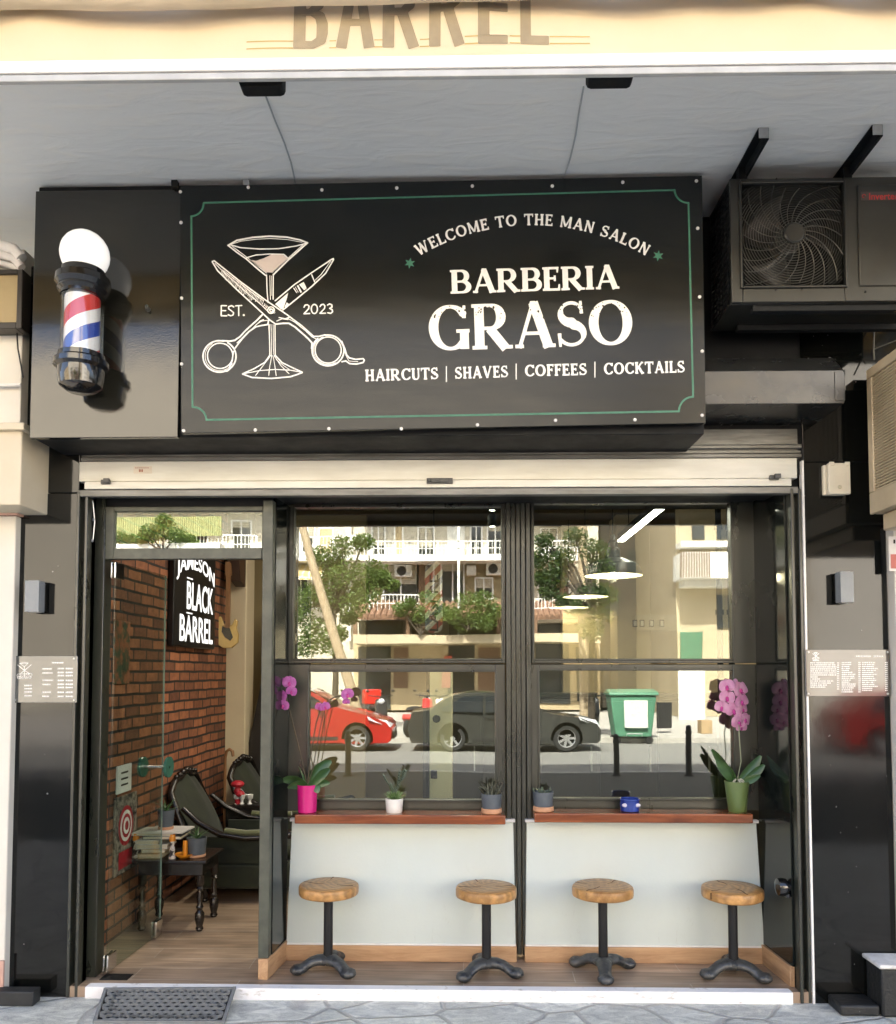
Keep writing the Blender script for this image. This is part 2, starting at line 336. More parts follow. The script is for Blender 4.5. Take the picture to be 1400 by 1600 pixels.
    if ch=='S':
        o=[]; pts=[];ws=[]
        for i in range(20): a=R(32+(270-32)*i/19); pts.append((.36+.24*math.cos(a),.745+(.255-T)*math.sin(a)))
        for i in range(1,20): a=R(90-(238)*i/19); pts.append((.36+.27*math.cos(a),.26+(.26-T)*math.sin(a)+.0))
        n=len(pts)
        for i in range(n):
            u=abs(i/(n-1)-.5)*2; ws.append(T+(S*1.05-T)*max(0,1-u*2.1)**.7 if u<.476 else T)
        return .72,[('s',pts,ws),_bar(.575,1.0,.59,.72,T*.8,T*1.1),_bar(.10,.0,.085,.30,T*.8,T*1.1)]
    return .4,[]
def glyph_w(ch,S,T,q): return .42 if ch==' ' else glyph(ch,S,T,q)[0]

def sdf_cells(prims, cell, pad=1.0, holes=None):
    """marching squares over the union of the primitives -> list of polygons (2-D)"""
    xs=[];ys=[]
    for p in prims:
        w=max(p[2]) if p[0]=='s' else 0
        for (x,y) in p[1]: xs+= [x-w,x+w]; ys+=[y-w,y+w]
    x0,x1,y0,y1=min(xs)-pad*cell*2,max(xs)+pad*cell*2,min(ys)-pad*cell*2,max(ys)+pad*cell*2
    gx=np.arange(x0,x1+cell,cell); gy=np.arange(y0,y1+cell,cell)
    V=np.full((len(gy),len(gx)),1e3)
    for p in prims:
        pts=np.array(p[1],float); w=max(p[2]) if p[0]=='s' else 0
        i0=max(0,int((pts[:,0].min()-w-x0)/cell)-2); i1=min(len(gx),int((pts[:,0].max()+w-x0)/cell)+4)
        j0=max(0,int((pts[:,1].min()-w-y0)/cell)-2); j1=min(len(gy),int((pts[:,1].max()+w-y0)/cell)+4)
        X,Y=np.meshgrid(gx[i0:i1],gy[j0:j1])
        if p[0]=='p':
            n=len(pts); ar=sum(pts[i][0]*pts[(i+1)%n][1]-pts[(i+1)%n][0]*pts[i][1] for i in range(n)); sg=1 if ar>0 else -1
            d=np.full(X.shape,-1e3)
            for i in range(n):
                a,b=pts[i],pts[(i+1)%n]; L=math.hypot(*(b-a))
                if L<1e-9: continue
                d=np.maximum(d,sg*((b[1]-a[1])*(X-a[0])-(b[0]-a[0])*(Y-a[1]))/L)
        elif p[0]=='s':
            d=np.full(X.shape,1e3); ws=p[2]
            for i in range(len(pts)-1):
                a,b=pts[i],pts[i+1]; ab=b-a; L2=float(ab@ab)
                if L2<1e-12: continue
                t=np.clip(((X-a[0])*ab[0]+(Y-a[1])*ab[1])/L2,0,1)
                d=np.minimum(d,np.hypot(X-a[0]-t*ab[0],Y-a[1]-t*ab[1])-(ws[i]+(ws[i+1]-ws[i])*t))
        V[j0:j1,i0:i1]=np.minimum(V[j0:j1,i0:i1],d)
    if holes:
        X,Y=np.meshgrid(gx,gy)
        for (hx,hy,hr) in holes: V=np.maximum(V,hr-np.hypot(X-hx,Y-hy))
    ins=V<0; out=[]
    full=ins[:-1,:-1]&ins[1:,:-1]&ins[:-1,1:]&ins[1:,1:]
    anyc=(ins[:-1,:-1]|ins[1:,:-1]|ins[:-1,1:]|ins[1:,1:])&~full
    for j in range(full.shape[0]):
        row=full[j]; i=0; n=len(row)
        while i<n:
            if row[i]:
                k=i
                while k<n and row[k]: k+=1
                out.append([(gx[i],gy[j]),(gx[k],gy[j]),(gx[k],gy[j+1]),(gx[i],gy[j+1])]); i=k
            else: i+=1
    for j,i in zip(*np.nonzero(anyc)):
        cs=[(gx[i],gy[j],V[j,i]),(gx[i+1],gy[j],V[j,i+1]),(gx[i+1],gy[j+1],V[j+1,i+1]),(gx[i],gy[j+1],V[j+1,i])]; poly=[]
        for k in range(4):
            a,b=cs[k],cs[(k+1)%4]
            if a[2]<0: poly.append((a[0],a[1]))
            if (a[2]<0)!=(b[2]<0): t=a[2]/(a[2]-b[2]); poly.append((a[0]+(b[0]-a[0])*t,a[1]+(b[1]-a[1])*t))
        if len(poly)>=3: out.append(poly)
    return out
def map_prims(prims, f, k):
    return [('p',[f(*q) for q in p[1]]) if p[0]=='p' else ('s',[f(*q) for q in p[1]],[w*k for w in p[2]]) for p in prims]
def cells_to_mb(mb, cells, place):
    for c in cells: mb.add([place(x,y) for x,y in c],[list(range(len(c)))])
def serif_line(text, xa, ya, xb, yb, h, S=.085, T=.036, q=.055, gap=.10):
    """capitals from pixel (xa,ya) to (xb,yb) along the baseline, cap height h px; y runs down"""
    Wd=sum(glyph_w(c,S,T,q) for c in text)+gap*(len(text)-1); L=math.hypot(xb-xa,yb-ya); k=L/Wd   # px per em in x
    ux,uy=(xb-xa)/L,(yb-ya)/L; out=[]; x=0
    for c in text:
        w,pr=(.42,[]) if c==' ' else glyph(c,S,T,q)
        if pr: out.append(map_prims(pr,lambda gx,gy,x=x:(xa+(x+gx)*k*ux+gy*h*uy, ya+(x+gx)*k*uy-gy*h*ux),(h+k)/2))
        x+=w+gap
    return out
def serif_arc(text, cx, cy, r, a0, a1, h, S=.085, T=.045, q=.05, gap=.12):
    """capitals along a circle (baseline radius r, angles in degrees from straight up, clockwise)"""
    Wd=sum(glyph_w(c,S,T,q) for c in text)+gap*(len(text)-1); k=R(a1-a0)*r/Wd; out=[]; x=0
    for c in text:
        w,pr=(.42,[]) if c==' ' else glyph(c,S,T,q)
        if pr:
            am=R(a0)+(x+w/2)*k/r; bx,by=cx+r*math.sin(am),cy-r*math.cos(am); ca,sa=math.cos(am),math.sin(am)
            def f(gx,gy,w=w,bx=bx,by=by,ca=ca,sa=sa):
                u=(gx-w/2)*k; v=gy*h; return (bx+u*ca+v*sa, by+u*sa-v*ca)
            out.append(map_prims(pr,f,(h+k)/2))
        x+=w+gap
    return out
def font_cells(text, off=0.0, sx=1.0):
    """sans lettering from the built-in font, as polygons with height of a capital = 1, starting at x=0"""
    cu=bpy.data.curves.new('t','FONT'); cu.body=text; cu.size=1; cu.offset=off; cu.resolution_u=4; cu.fill_mode='FRONT'
    ob=bpy.data.objects.new('t',cu); SC.collection.objects.link(ob); dg=bpy.context.evaluated_depsgraph_get(); dg.update()
    me=ob.evaluated_get(dg).to_mesh(); vs=[(v.co.x,v.co.y) for v in me.vertices]; fs=[list(p.vertices) for p in me.polygons]
    bpy.data.objects.remove(ob); bpy.data.curves.remove(cu)
    x0=min(v[0] for v in vs); x1=max(v[0] for v in vs); y0=min(v[1] for v in vs); y1=max(v[1] for v in vs)
    return [((v[0]-x0)/(x1-x0),(v[1]-y0)/(y1-y0)) for v in vs],fs
def font_box(mb, text, place, off=0.0):
    """lettering stretched to the unit square and laid out by place(u,v)"""
    vs,fs=font_cells(text,off); mb.add([place(u,v) for u,v in vs],fs)
# ================================================================ ground
YF = -0.45                                   # front of the pillars and of the raised shop floor
def slate():
    m = M('slate_paving', (.30,.32,.34), (.20,.22,.235), rough=.6); n, l, b = nodes(m)
    tc = n.new('ShaderNodeTexCoord'); mp = n.new('ShaderNodeMapping'); mp.inputs['Scale'].default_value = (1, 1.25, 1)
    ns = n.new('ShaderNodeTexNoise'); ns.inputs['Scale'].default_value = 2.2; ns.inputs['Detail'].default_value = 3
    ad = n.new('ShaderNodeMixRGB'); ad.blend_type = 'ADD'; ad.inputs[0].default_value = .16
    l.new(tc.outputs['Object'], mp.inputs[0]); l.new(mp.outputs[0], ad.inputs[1]); l.new(tc.outputs['Object'], ns.inputs['Vector']); l.new(ns.outputs['Color'], ad.inputs[2])
    vo = n.new('ShaderNodeTexVoronoi'); vo.feature = 'DISTANCE_TO_EDGE'; vo.inputs['Scale'].default_value = 2.2; l.new(ad.outputs[0], vo.inputs['Vector'])
    vc = n.new('ShaderNodeTexVoronoi'); vc.inputs['Scale'].default_value = 2.2; l.new(ad.outputs[0], vc.inputs['Vector'])
    st = n.new('ShaderNodeMapRange'); st.inputs[1].default_value = .012; st.inputs[2].default_value = .035; l.new(vo.outputs['Distance'], st.inputs[0])
    n1 = n.new('ShaderNodeTexNoise'); n1.inputs['Scale'].default_value = 7; n1.inputs['Detail'].default_value = 12; n1.inputs['Roughness'].default_value = .72; n1.inputs['Distortion'].default_value = 1.2
    m2 = n.new('ShaderNodeMapping'); m2.inputs['Scale'].default_value = (1, 2.2, 1); l.new(tc.outputs['Object'], m2.inputs[0]); l.new(m2.outputs[0], n1.inputs['Vector'])
    r = n.new('ShaderNodeValToRGB'); e = r.color_ramp.elements; e[0].position = .33; e[0].color = (.35,.36,.345,1); e[1].position = .66; e[1].color = (.84,.84,.755,1)
    x = e.new(.5); x.color = (.60,.61,.555,1); l.new(n1.outputs[0], r.inputs[0])
    tn = n.new('ShaderNodeMixRGB'); tn.blend_type = 'MULTIPLY'; tn.inputs[0].default_value = .35; l.new(r.outputs[0], tn.inputs[1])
    bw = n.new('ShaderNodeRGBToBW'); l.new(vc.outputs['Color'], bw.inputs[0]); mr = n.new('ShaderNodeMapRange'); mr.inputs[3].default_value = .5; mr.inputs[4].default_value = 1.25; l.new(bw.outputs[0], mr.inputs[0]); l.new(mr.outputs[0], tn.inputs[2])
    mx = n.new('ShaderNodeMixRGB'); mx.inputs[1].default_value = (.42,.42,.395,1); l.new(st.outputs[0], mx.inputs[0]); l.new(tn.outputs[0], mx.inputs[2]); l.new(mx.outputs[0], b.inputs['Base Color'])
    gr = n.new('ShaderNodeTexNoise'); gr.inputs['Scale'].default_value = 140; gr.inputs['Detail'].default_value = 3; l.new(tc.outputs['Object'], gr.inputs['Vector']); go = n.new('ShaderNodeMixRGB'); go.blend_type = 'OVERLAY'; go.inputs[0].default_value = .45; l.new(mx.outputs[0], go.inputs[1]); l.new(gr.outputs[0], go.inputs[2]); l.new(go.outputs[0], b.inputs['Base Color'])
    a = n.new('ShaderNodeMath'); a.operation = 'MULTIPLY_ADD'; a.inputs[1].default_value = .35; l.new(n1.outputs[0], a.inputs[0]); l.new(st.outputs[0], a.inputs[2])
    bp = n.new('ShaderNodeBump'); bp.inputs['Strength'].default_value = .7; bp.inputs['Distance'].default_value = .02; l.new(a.outputs[0], bp.inputs['Height']); l.new(bp.outputs[0], b.inputs['Normal'])
    return m
ASPH = M('asphalt', (.24,.235,.22), (.18,.175,.165), scale=30, rough=.85, bump=.3, bscale=90)
CONC = M('paving_concrete', (.46,.44,.40), (.36,.34,.31), scale=3, rough=.8, bump=.2)
struct(MB().box(-40, 40, -4.4, 12, -.3, 0).build('pavement', slate()))
struct(MB().box(-40, 40, -9.2, -4.404, -.3, -.004).build('dark_ground_band', M('darkened_ground', (.075,.075,.072), (.05,.05,.05), scale=20, rough=.8, bump=.3, bscale=90)))  # dark ground added to keep the mirrored foreground and pillar bases dark
struct(MB().box(-150, 150, -150, 60, -.5, -.14).build('road', ASPH))
struct(MB().box(-40, 40, -30.5, -16.6, -.4, -.01).build('opposite_pavement', CONC))
kb = MB()
for i in range(-20, 20): kb.box(i*1.0+.004, i*1.0+.996, -9.35, -9.2, -.3, .006)
struct(kb.build('kerb', M('kerb_stone', (.38,.37,.35), rough=.75, bump=.3), bevel=.01))
# shop floor: wood-look tiles with a white painted edge
FLO, bt, mm = bricks('wood_look_floor_tiles', (.36,.265,.185), (.25,.18,.125), (.40,.34,.27), 1.2, .165, .0028, 'XY', rough=.38, bump=.25, noise_scale=3)
n, l, b = nodes(FLO)
mp = n.new('ShaderNodeMapping'); mp.inputs['Scale'].default_value = (1.2, 16, 1); tc = n.new('ShaderNodeTexCoord'); nz = n.new('ShaderNodeTexNoise'); nz.inputs['Scale'].default_value = 2.5; nz.inputs['Detail'].default_value = 9; nz.inputs['Distortion'].default_value = .6
l.new(tc.outputs['Object'], mp.inputs[0]); l.new(mp.outputs[0], nz.inputs['Vector'])
ov = n.new('ShaderNodeMixRGB'); ov.blend_type = 'OVERLAY'; ov.inputs[0].default_value = .75; l.new(mm.outputs[0], ov.inputs[1]); l.new(nz.outputs[0], ov.inputs[2]); l.new(ov.outputs[0], b.inputs['Base Color'])
XL, XR = XW(134,1540,YF), XW(1238,1545,YF)
struct(MB().box(-2.4, 2.9, YF+.004, 5.6, -.1, .056).build('shop_floor', FLO))
fe = MB().box(XL, XR, YF-.012, YF+.05, -.02, .0585)
E_ = fe.build('floor_edge_step', M('step_edge_white', (.84,.83,.82), (.58,.56,.52), scale=16, rough=.55, bump=.25, stretch=(1,1,3), lo=.30, hi=.40), bevel=.004)
struct(E_)

# ================================================================ the shop building: pillars, lintel, soffit, mass above
bld = thing('shop_building', 'building with black clad pillars and grey balcony soffit housing the barber shop', 'building', (0, YF, 0))
def PX(name, x0, y0, x1, y1, Y, d, mat, parent=None, bevel=0, seg=2):
    """a block whose front face fills the pixel box at depth Y, going d metres back"""
    a = at(x0, y0, Y); c = at(x1, y1, Y); b0 = at(x0, y1, Y); a1 = at(x1, y0, Y)
    return MB().box((a.x+b0.x)/2, (a1.x+c.x)/2, Y, Y+d, (b0.z+c.z)/2, (a.z+a1.z)/2).build(name, mat, parent, bevel, seg)
SOF = M('soffit_grey_paint', (.86,.88,.875), (.81,.83,.825), scale=1.6, rough=.7, bump=.10, bscale=3, stretch=(.35,1,1))
n, l, b = nodes(SOF)   # flaking, brushed plaster in the last stretch towards the wall
tc = n.new('ShaderNodeTexCoord'); mp = n.new('ShaderNodeMapping'); mp.inputs['Scale'].default_value = (2.2, 8, 1); l.new(tc.outputs['Object'], mp.inputs[0])
nz = n.new('ShaderNodeTexNoise'); nz.inputs['Scale'].default_value = 1.6; nz.inputs['Detail'].default_value = 9; nz.inputs['Distortion'].default_value = .8; l.new(mp.outputs[0], nz.inputs['Vector'])
rp = n.new('ShaderNodeValToRGB'); rp.color_ramp.elements[0].position = .50; rp.color_ramp.elements[1].position = .70; rp.color_ramp.elements[0].color = (0,0,0,1); rp.color_ramp.elements[1].color = (.38,.38,.38,1); l.new(nz.outputs[0], rp.inputs[0])
old = b.inputs['Base Color'].links[0].from_socket; mx = n.new('ShaderNodeMixRGB'); mx.inputs[2].default_value = (.90,.88,.82,1); l.new(rp.outputs[0], mx.inputs[0]); l.new(old, mx.inputs[1]); l.new(mx.outputs[0], b.inputs['Base Color'])
bp = n.new('ShaderNodeBump'); bp.inputs['Strength'].default_value = .9; bp.inputs['Distance'].default_value = .010; l.new(nz.outputs[0], bp.inputs['Height']); l.new(bp.outputs[0], b.inputs['Normal'])
ZS = 4.2
MB().box(-7, 9, -1.75, 0, ZS, ZS+.22).build('soffit', SOF, bld)
UPW = M('upper_wall_render', (.62,.58,.50), scale=2, rough=.85, bump=.2)
up = MB().box(-16, 16, YF+.3, 14, ZS+.22, 13.2)
for k in range(1, 3): up.box(-15, 15, -1.75, YF+.3, ZS+.22+3.2*k, ZS+.42+3.2*k).box(-15, 15, -1.75, -1.68, ZS+.42+3.2*k, ZS+1.4+3.2*k)
up.build('upper_storeys', UPW, bld)
# pillars (sheet-metal clad, two sheets each)
x0, x1 = XW(19,1100,YF), XW(117,1100,YF)
zt = ZW(60,770,YF)
lp = MB().box(x0, x1, YF, YF+.42, 0, zt-.003); lp.box(x0+.006, x1-.004, YF+.004, YF+.42, zt, ZS-.3)
lp.build('pillar', BLK, bld, bevel=.004)
x0r, x1r = XW(1261,1100,YF), XW(1391,1100,YF)
rp_ = MB().box(x0r, x1r, YF, YF+.42, 0, ZW(1300,722,YF)); rp_.box(x0r+.01, x1r+2, YF+.012, YF+.42, ZW(1300,722,YF)+.003, ZS)
rp_.build('pillar', BLK, bld, bevel=.004)
# fascia block that carries the sign, with its dark underside, and the stepped return at the left
YS = -0.80
fx0, fx1 = XW(53,600,YS+.03), XW(1099,600,YS+.03)
zb = ZW(180,683,YS+.02)
MB().box(fx0, fx1, YS+.03, YF+.30, zb, ZS-.005).build('fascia_box', DRK, bld, bevel=.004)
MB().box(fx0, XW(281,480,YS), YS, YS+.03, zb-.008, ZW(180,297,YS)).build('fascia_panel', FAS, bld, bevel=.003)
# plain black return between pillar top and fascia
MB().box(XW(35,500,YF+.0), fx0+.3, YF-.10, YF+.3, ZW(50,668,YF-.10), ZS-.3).build('fascia_return', BLK, bld, bevel=.015)
# lintel band behind the shutter head
MB().box(XW(118,700,YF), XW(1256,700,YF), YF+.06, YF+.3, ZW(600,770,YF+.06), zb+.1).build('lintel', DRK, bld)
MB().box(XW(205,690,YF-.02), XW(1246,690,YF-.02), YF-.02, YF+.05, ZW(700,697,YF-.02), ZW(700,688,YF-.02)+.05).build('head_flashing', SHUTG, bld)
# duct box right of the sign: folded sheet with a sloping top
YD = -0.78
D = M('folded_sheet_metal_black', (.016,.017,.017), (.03,.03,.028), scale=5, rough=.2, rough2=.3, spec=.55, ior=1.6, bump=.03, bscale=3)
xa, xb = XW(1095,600,YD), XW(1319,600,YD)
z0, z1, z2 = ZW(1210,631,YD), ZW(1210,579,YD), ZW(1210,556,YD+.09)
MB().prism([(YD,z0),(YD,z1),(YD+.12,z2),(YD+.40,z2),(YD+.40,z0)], 'x', xa, xb).build('duct_box', D, bld, bevel=.003)
MB().box(xb-.048, xb+.002, YD-.004, YD, z0+.012, z1-.01).build('duct_end_flap', D, bld, bevel=.002)
# dark wall behind the cooling unit
MB().box(fx1, x1r+2, YF+.02, YF+.4, ZW(1200,740,YF), ZS-.01).build('back_panel', DRK, bld)
# interior shell
TAN = M('beige_wall_paint', (.66,.56,.39), (.61,.51,.36), scale=2, rough=.75, bump=.05)
TAND = M('ochre_wall_paint', (.36,.28,.15), (.33,.26,.14), scale=2, rough=.75, bump=.05)
CHA = M('charcoal_wall_paint', (.055,.05,.04), (.045,.04,.035), scale=2, rough=.7)
BRK, _, _ = bricks('red_brick', (.36,.135,.060), (.13,.050,.027), (.025,.020,.018), .22, .075, .009, 'YZ', rough=.75, bump=.9, noise_scale=20)
XB = -2.18
MB().box(XB-.2, XB, -.29, 2.62, .056, 3.3).build('brick_wall', BRK, bld)
MB().box(-2.4, -2.0, 2.62, 2.9, .056, 3.3).build('beige_pier', TAN, bld, bevel=.01)
MB().box(-2.3, 2.9, 5.5, 5.7, .056, 3.3).build('rear_wall', TAND, bld)
MB().box(-2.5, -2.3, 2.9, 5.7, .056, 3.3).build('side_wall', TAND, bld)
MB().box(2.62, 2.8, .02, 5.7, .056, 3.3).build('side_wall', TAN, bld)
CEI = M('dark_ceiling', (.16,.13,.09), (.13,.11,.08), scale=1, rough=.8)
MB().box(-2.5, 2.9, -.29, 5.7, 3.3, 3.45).build('ceiling', CEI, bld)
MB().box(1.52, 1.86, 3.4, 3.8, .056, 3.3).build('beige_pier', TAN, bld, bevel=.01)
MB().box(.55, 1.05, 4.2, 4.35, .056, 3.3).build('charcoal_partition', CHA, bld)
MB().box(1.05, 2.62, 4.0, 4.12, .056, 3.3).build('beige_partition', TAN, bld)
MB().box(-2.3, -1.0, 3.4, 3.5, .056, 3.3).build('ochre_partition', TAND, bld)
st = MB().prism([(-2.15,.056),(-2.08,.65),(-1.87,1.71),(-1.6,2.6),(-1.45,2.6),(-1.45,.056)], 'y', 2.75, 2.85)
st.build('stair_side_panel', M('dark_stained_wood', (.018,.015,.013), rough=.4), bld)

# ================================================================ roller shutter
YH = YF - .008
sh = thing('roller_shutter', 'cream metal roller shutter raised above the shop opening in its black guide rails', 'shutter', (0, YH, 2.7))
X0, X1 = XW(122,740,YH), XW(1250,740,YH)
def ZH(y): return ZW(690, y, YH)
hd = MB()
for (a, b, dy) in ((697,703,.0),(705.5,710,.012),(711.5,717,.004)): hd.box(X0+.01, X1+.012, YH+dy, YH+.06, ZH(b), ZH(a))
hd.box(X0+.01, X1, YH+.02, YH+.07, ZH(719), ZH(698)-.002)
hd.build('head_rail', SHUTG, sh, bevel=.002)
MB().box(X0, X1-.01, YH+.012, YH+.06, ZH(749), ZH(717.5)).build('slat_panel', SHUT, sh, bevel=.003)
bbm = MB().box(X0+.035, X1-.045, YH, YH+.05, ZH(761.5), ZH(750))
bbm.build('bottom_bar', SHUT, sh, bevel=.003)
MB().box(X0, X1-.008, YH+.006, YH+.055, ZH(773), ZH(762.5)).build('bottom_seal', SHUTG, sh, bevel=.003)
for (xa, ya) in ((166,753),(1211,746)):
    p = at(xa, ya, YH-.01); lm = MB().box(p.x-.028, p.x+.02, p.y-.006, p.y+.012, p.z-.012, p.z+.012); lm.box(p.x-.008, p.x+.024, p.y-.022, p.y-.006, p.z-.008, p.z+.016)
    lm.build('latch', IRON, sh, bevel=.002)
p = at(687, 751, YH-.008); lk = MB()
lk.box(p.x-.07, p.x+.07, p.y-.004, p.y+.012, p.z-.016, p.z+.014); lk.box(p.x-.045, p.x+.045, p.y-.012, p.y-.004, p.z-.010, p.z+.008); lk.lathe([(.0,-.02),(.007,-.02),(.007,-.012)], (p.x-.055, p.y, p.z), 10, 'y')
lk.build('lock_plate', IRON, sh, bevel=.002)
p = at(223, 734, YH+.009); stk = MB().box(p.x-.05, p.x+.05, p.y, p.y+.003, p.z-.02, p.z+.02).build('sticker', M('paper_sticker', (.72,.66,.56)), sh); sub(stk, sh)
q = MB()
for i in range(7): q.box(p.x-.04+i*.011, p.x-.034+i*.011, p.y-.0015, p.y, p.z+.008, p.z+.012)
for i in range(3): q.box(p.x-.02+i*.008, p.x-.015+i*.008, p.y-.0015, p.y, p.z-.012, p.z+.002)
q.build('print', M('red_brown_print', (.35,.10,.05)), stk)
for (xa, xb_) in ((117,134),(1238,1256)):
    g = MB(); a, b = XW(xa,1000,YF+.01), XW(xb_,1000,YF+.01); w = (b-a)
    g.box(a, a+w*.28, YF-.004, YF+.10, .0, ZW(600,772,YF)+.02).box(b-w*.28, b, YF+.002, YF+.10, .0, ZW(600,772,YF)+.02).box(a, b, YF+.05, YF+.10, 0.001, ZW(600,772,YF)+.02)
    g.build('guide_rail', FRM, sh, bevel=.003)

# ================================================================ shop sign
YB = YS - .028
TL, TR, BR, BL = [at(x, y, YB) for x, y in ((281,291),(1097,274),(1103,661),(283,677))]
sg = thing('shop_sign', 'wide black sign board with white scissors emblem and lettering above the shutter', 'sign', ((TL.x+TR.x)/2, YB, TL.z))
bd = MB(); back = [Vector((p.x, YS+.004, p.z)) for p in (TL,TR,BR,BL)]
bd.add([BL,BR,TR,TL]+[back[3],back[2],back[1],back[0]], [(0,1,2,3),(7,6,5,4),(0,4,5,1),(1,5,6,2),(2,6,7,3),(3,7,4,0)])
bd.build('board', SGN, sg, bevel=.002)
YT = YB - .0015
place = lambda x, y: at(x, y, YT)
GRN = M('green_line_paint', (.055,.20,.13), (.04,.16,.10), scale=30, rough=.45)
def px_mesh(name, groups, mat, cell, parent, holes=None, pl=place):
    mb = MB()
    for g in groups: cells_to_mb(mb, sdf_cells(g, cell, holes=holes), lambda x, y: pl(x, y))
    o = mb.build(name, mat, parent)
    return o
def corner(cx, cy, r, a0, a1): return [(cx + r*math.cos(R(a0+(a1-a0)*i/10)), cy + r*math.sin(R(a0+(a1-a0)*i/10))) for i in range(11)]
bord = [(319,317)] + [(1054,297)] + corner(1075,296,21,178,88)[0:] + [(1083,620)] + corner(1083,642,22,-92,-182) + [(323,656)] + corner(301.5,657,21,-2,-92) + [(299,338)] + corner(298,318,20,88,0)
px_mesh('border_line', [[_poly(bord+[bord[0]], 1.5)]], GRN, .7, sg)
for (cx, cy) in ((640.4,411.3),(1028.5,399.5)):
    ps = [('p', [(cx+math.sin(R(a+8))*9, cy-math.cos(R(a+8))*9), (cx+math.sin(R(a+98))*3.2, cy-math.cos(R(a+98))*3.2), (cx-math.sin(R(a+8))*2, cy+math.cos(R(a+8))*2), (cx+math.sin(R(a-82))*3.2, cy-math.cos(R(a-82))*3.2)]) for a in range(0,360,60)]
    px_mesh('star', [ps], GRN, .55, sg)
random.seed(3)
holes = []
for i in range(150):
    x = random.uniform(672, 988); y = 477 + abs(random.gauss(0, 12)) - (x-672)*.024
    holes.append((x, y+2, random.uniform(.5, 1.5)))
for i in range(60):
    holes.append((random.choice((684,757,836,905,965))+random.gauss(0,10), random.uniform(485,505), random.uniform(.5,1.1)))
px_mesh('lettering', serif_arc('WELCOME TO THE MAN SALON', 832, 702, 350, -30.5, 30.3, 18, S=.105, T=.062, q=.045, gap=.13), WTXT, .5, sg)
px_mesh('lettering', serif_line('BARBERIA', 704, 459, 967, 451, 37, S=.108, T=.046, q=.055, gap=.04), WTXT, .6, sg)
px_mesh('lettering', serif_line('GRASO', 671, 548.5, 989, 538.5, 71, S=.108, T=.038, q=.06, gap=.035), WTXT, .6, sg, holes)
words = [('HAIRCUTS',571,596,685,592.5),('SHAVES',711,592,794,589.5),('COFFEES',820.5,588.5,917,586),('COCKTAILS',944,585.5,1070,582)]
gs = []
for w_ in words: gs += serif_line(*w_, 18.5, S=.112, T=.062, q=.05, gap=.11)
for (x, y) in ((697.5,585),(806.5,581),(929.5,578)): gs.append([_bar(x, y-13, x, y+12, .8)])
px_mesh('lettering', gs, WTXT, .5, sg)
# established year, plain thin capitals
z4 = lambda x, y: (280+x/3.333, 300+y/3.333)
def z4s(pts, w): return _poly([z4(*p) for p in pts], w)
est = [[z4s([(246,592),(219,592),(219,645),(248,645)],1.0), z4s([(219,618),(242,618)],1.0)],
       [z4s([(284,598),(272,592),(258,597),(257,608),(270,617),(283,628),(281,640),(268,645),(255,639)],1.0)],
       [z4s([(294,593),(326,591)],1.0), z4s([(310,592),(310,644)],1.0)], [z4s([(336,641),(336.5,641)],1.6)],
       [z4s([(650,600),(656,589),(668,587),(676,594),(674,608),(650,634),(679,633)],1.0)],
       [_poly([z4(704+16*math.cos(R(a)), 609+24*math.sin(R(a))) for a in range(0,361,15)],1.0)],
       [z4s([(733,597),(740,587),(752,585),(759,593),(757,606),(733,632),(762,631)],1.0)],
       [z4s([(772,589),(783,583),(795,588),(796,599),(783,606),(796,612),(799,623),(790,632),(774,629)],1.0)]]
px_mesh('lettering', est, WTXT, .45, sg)
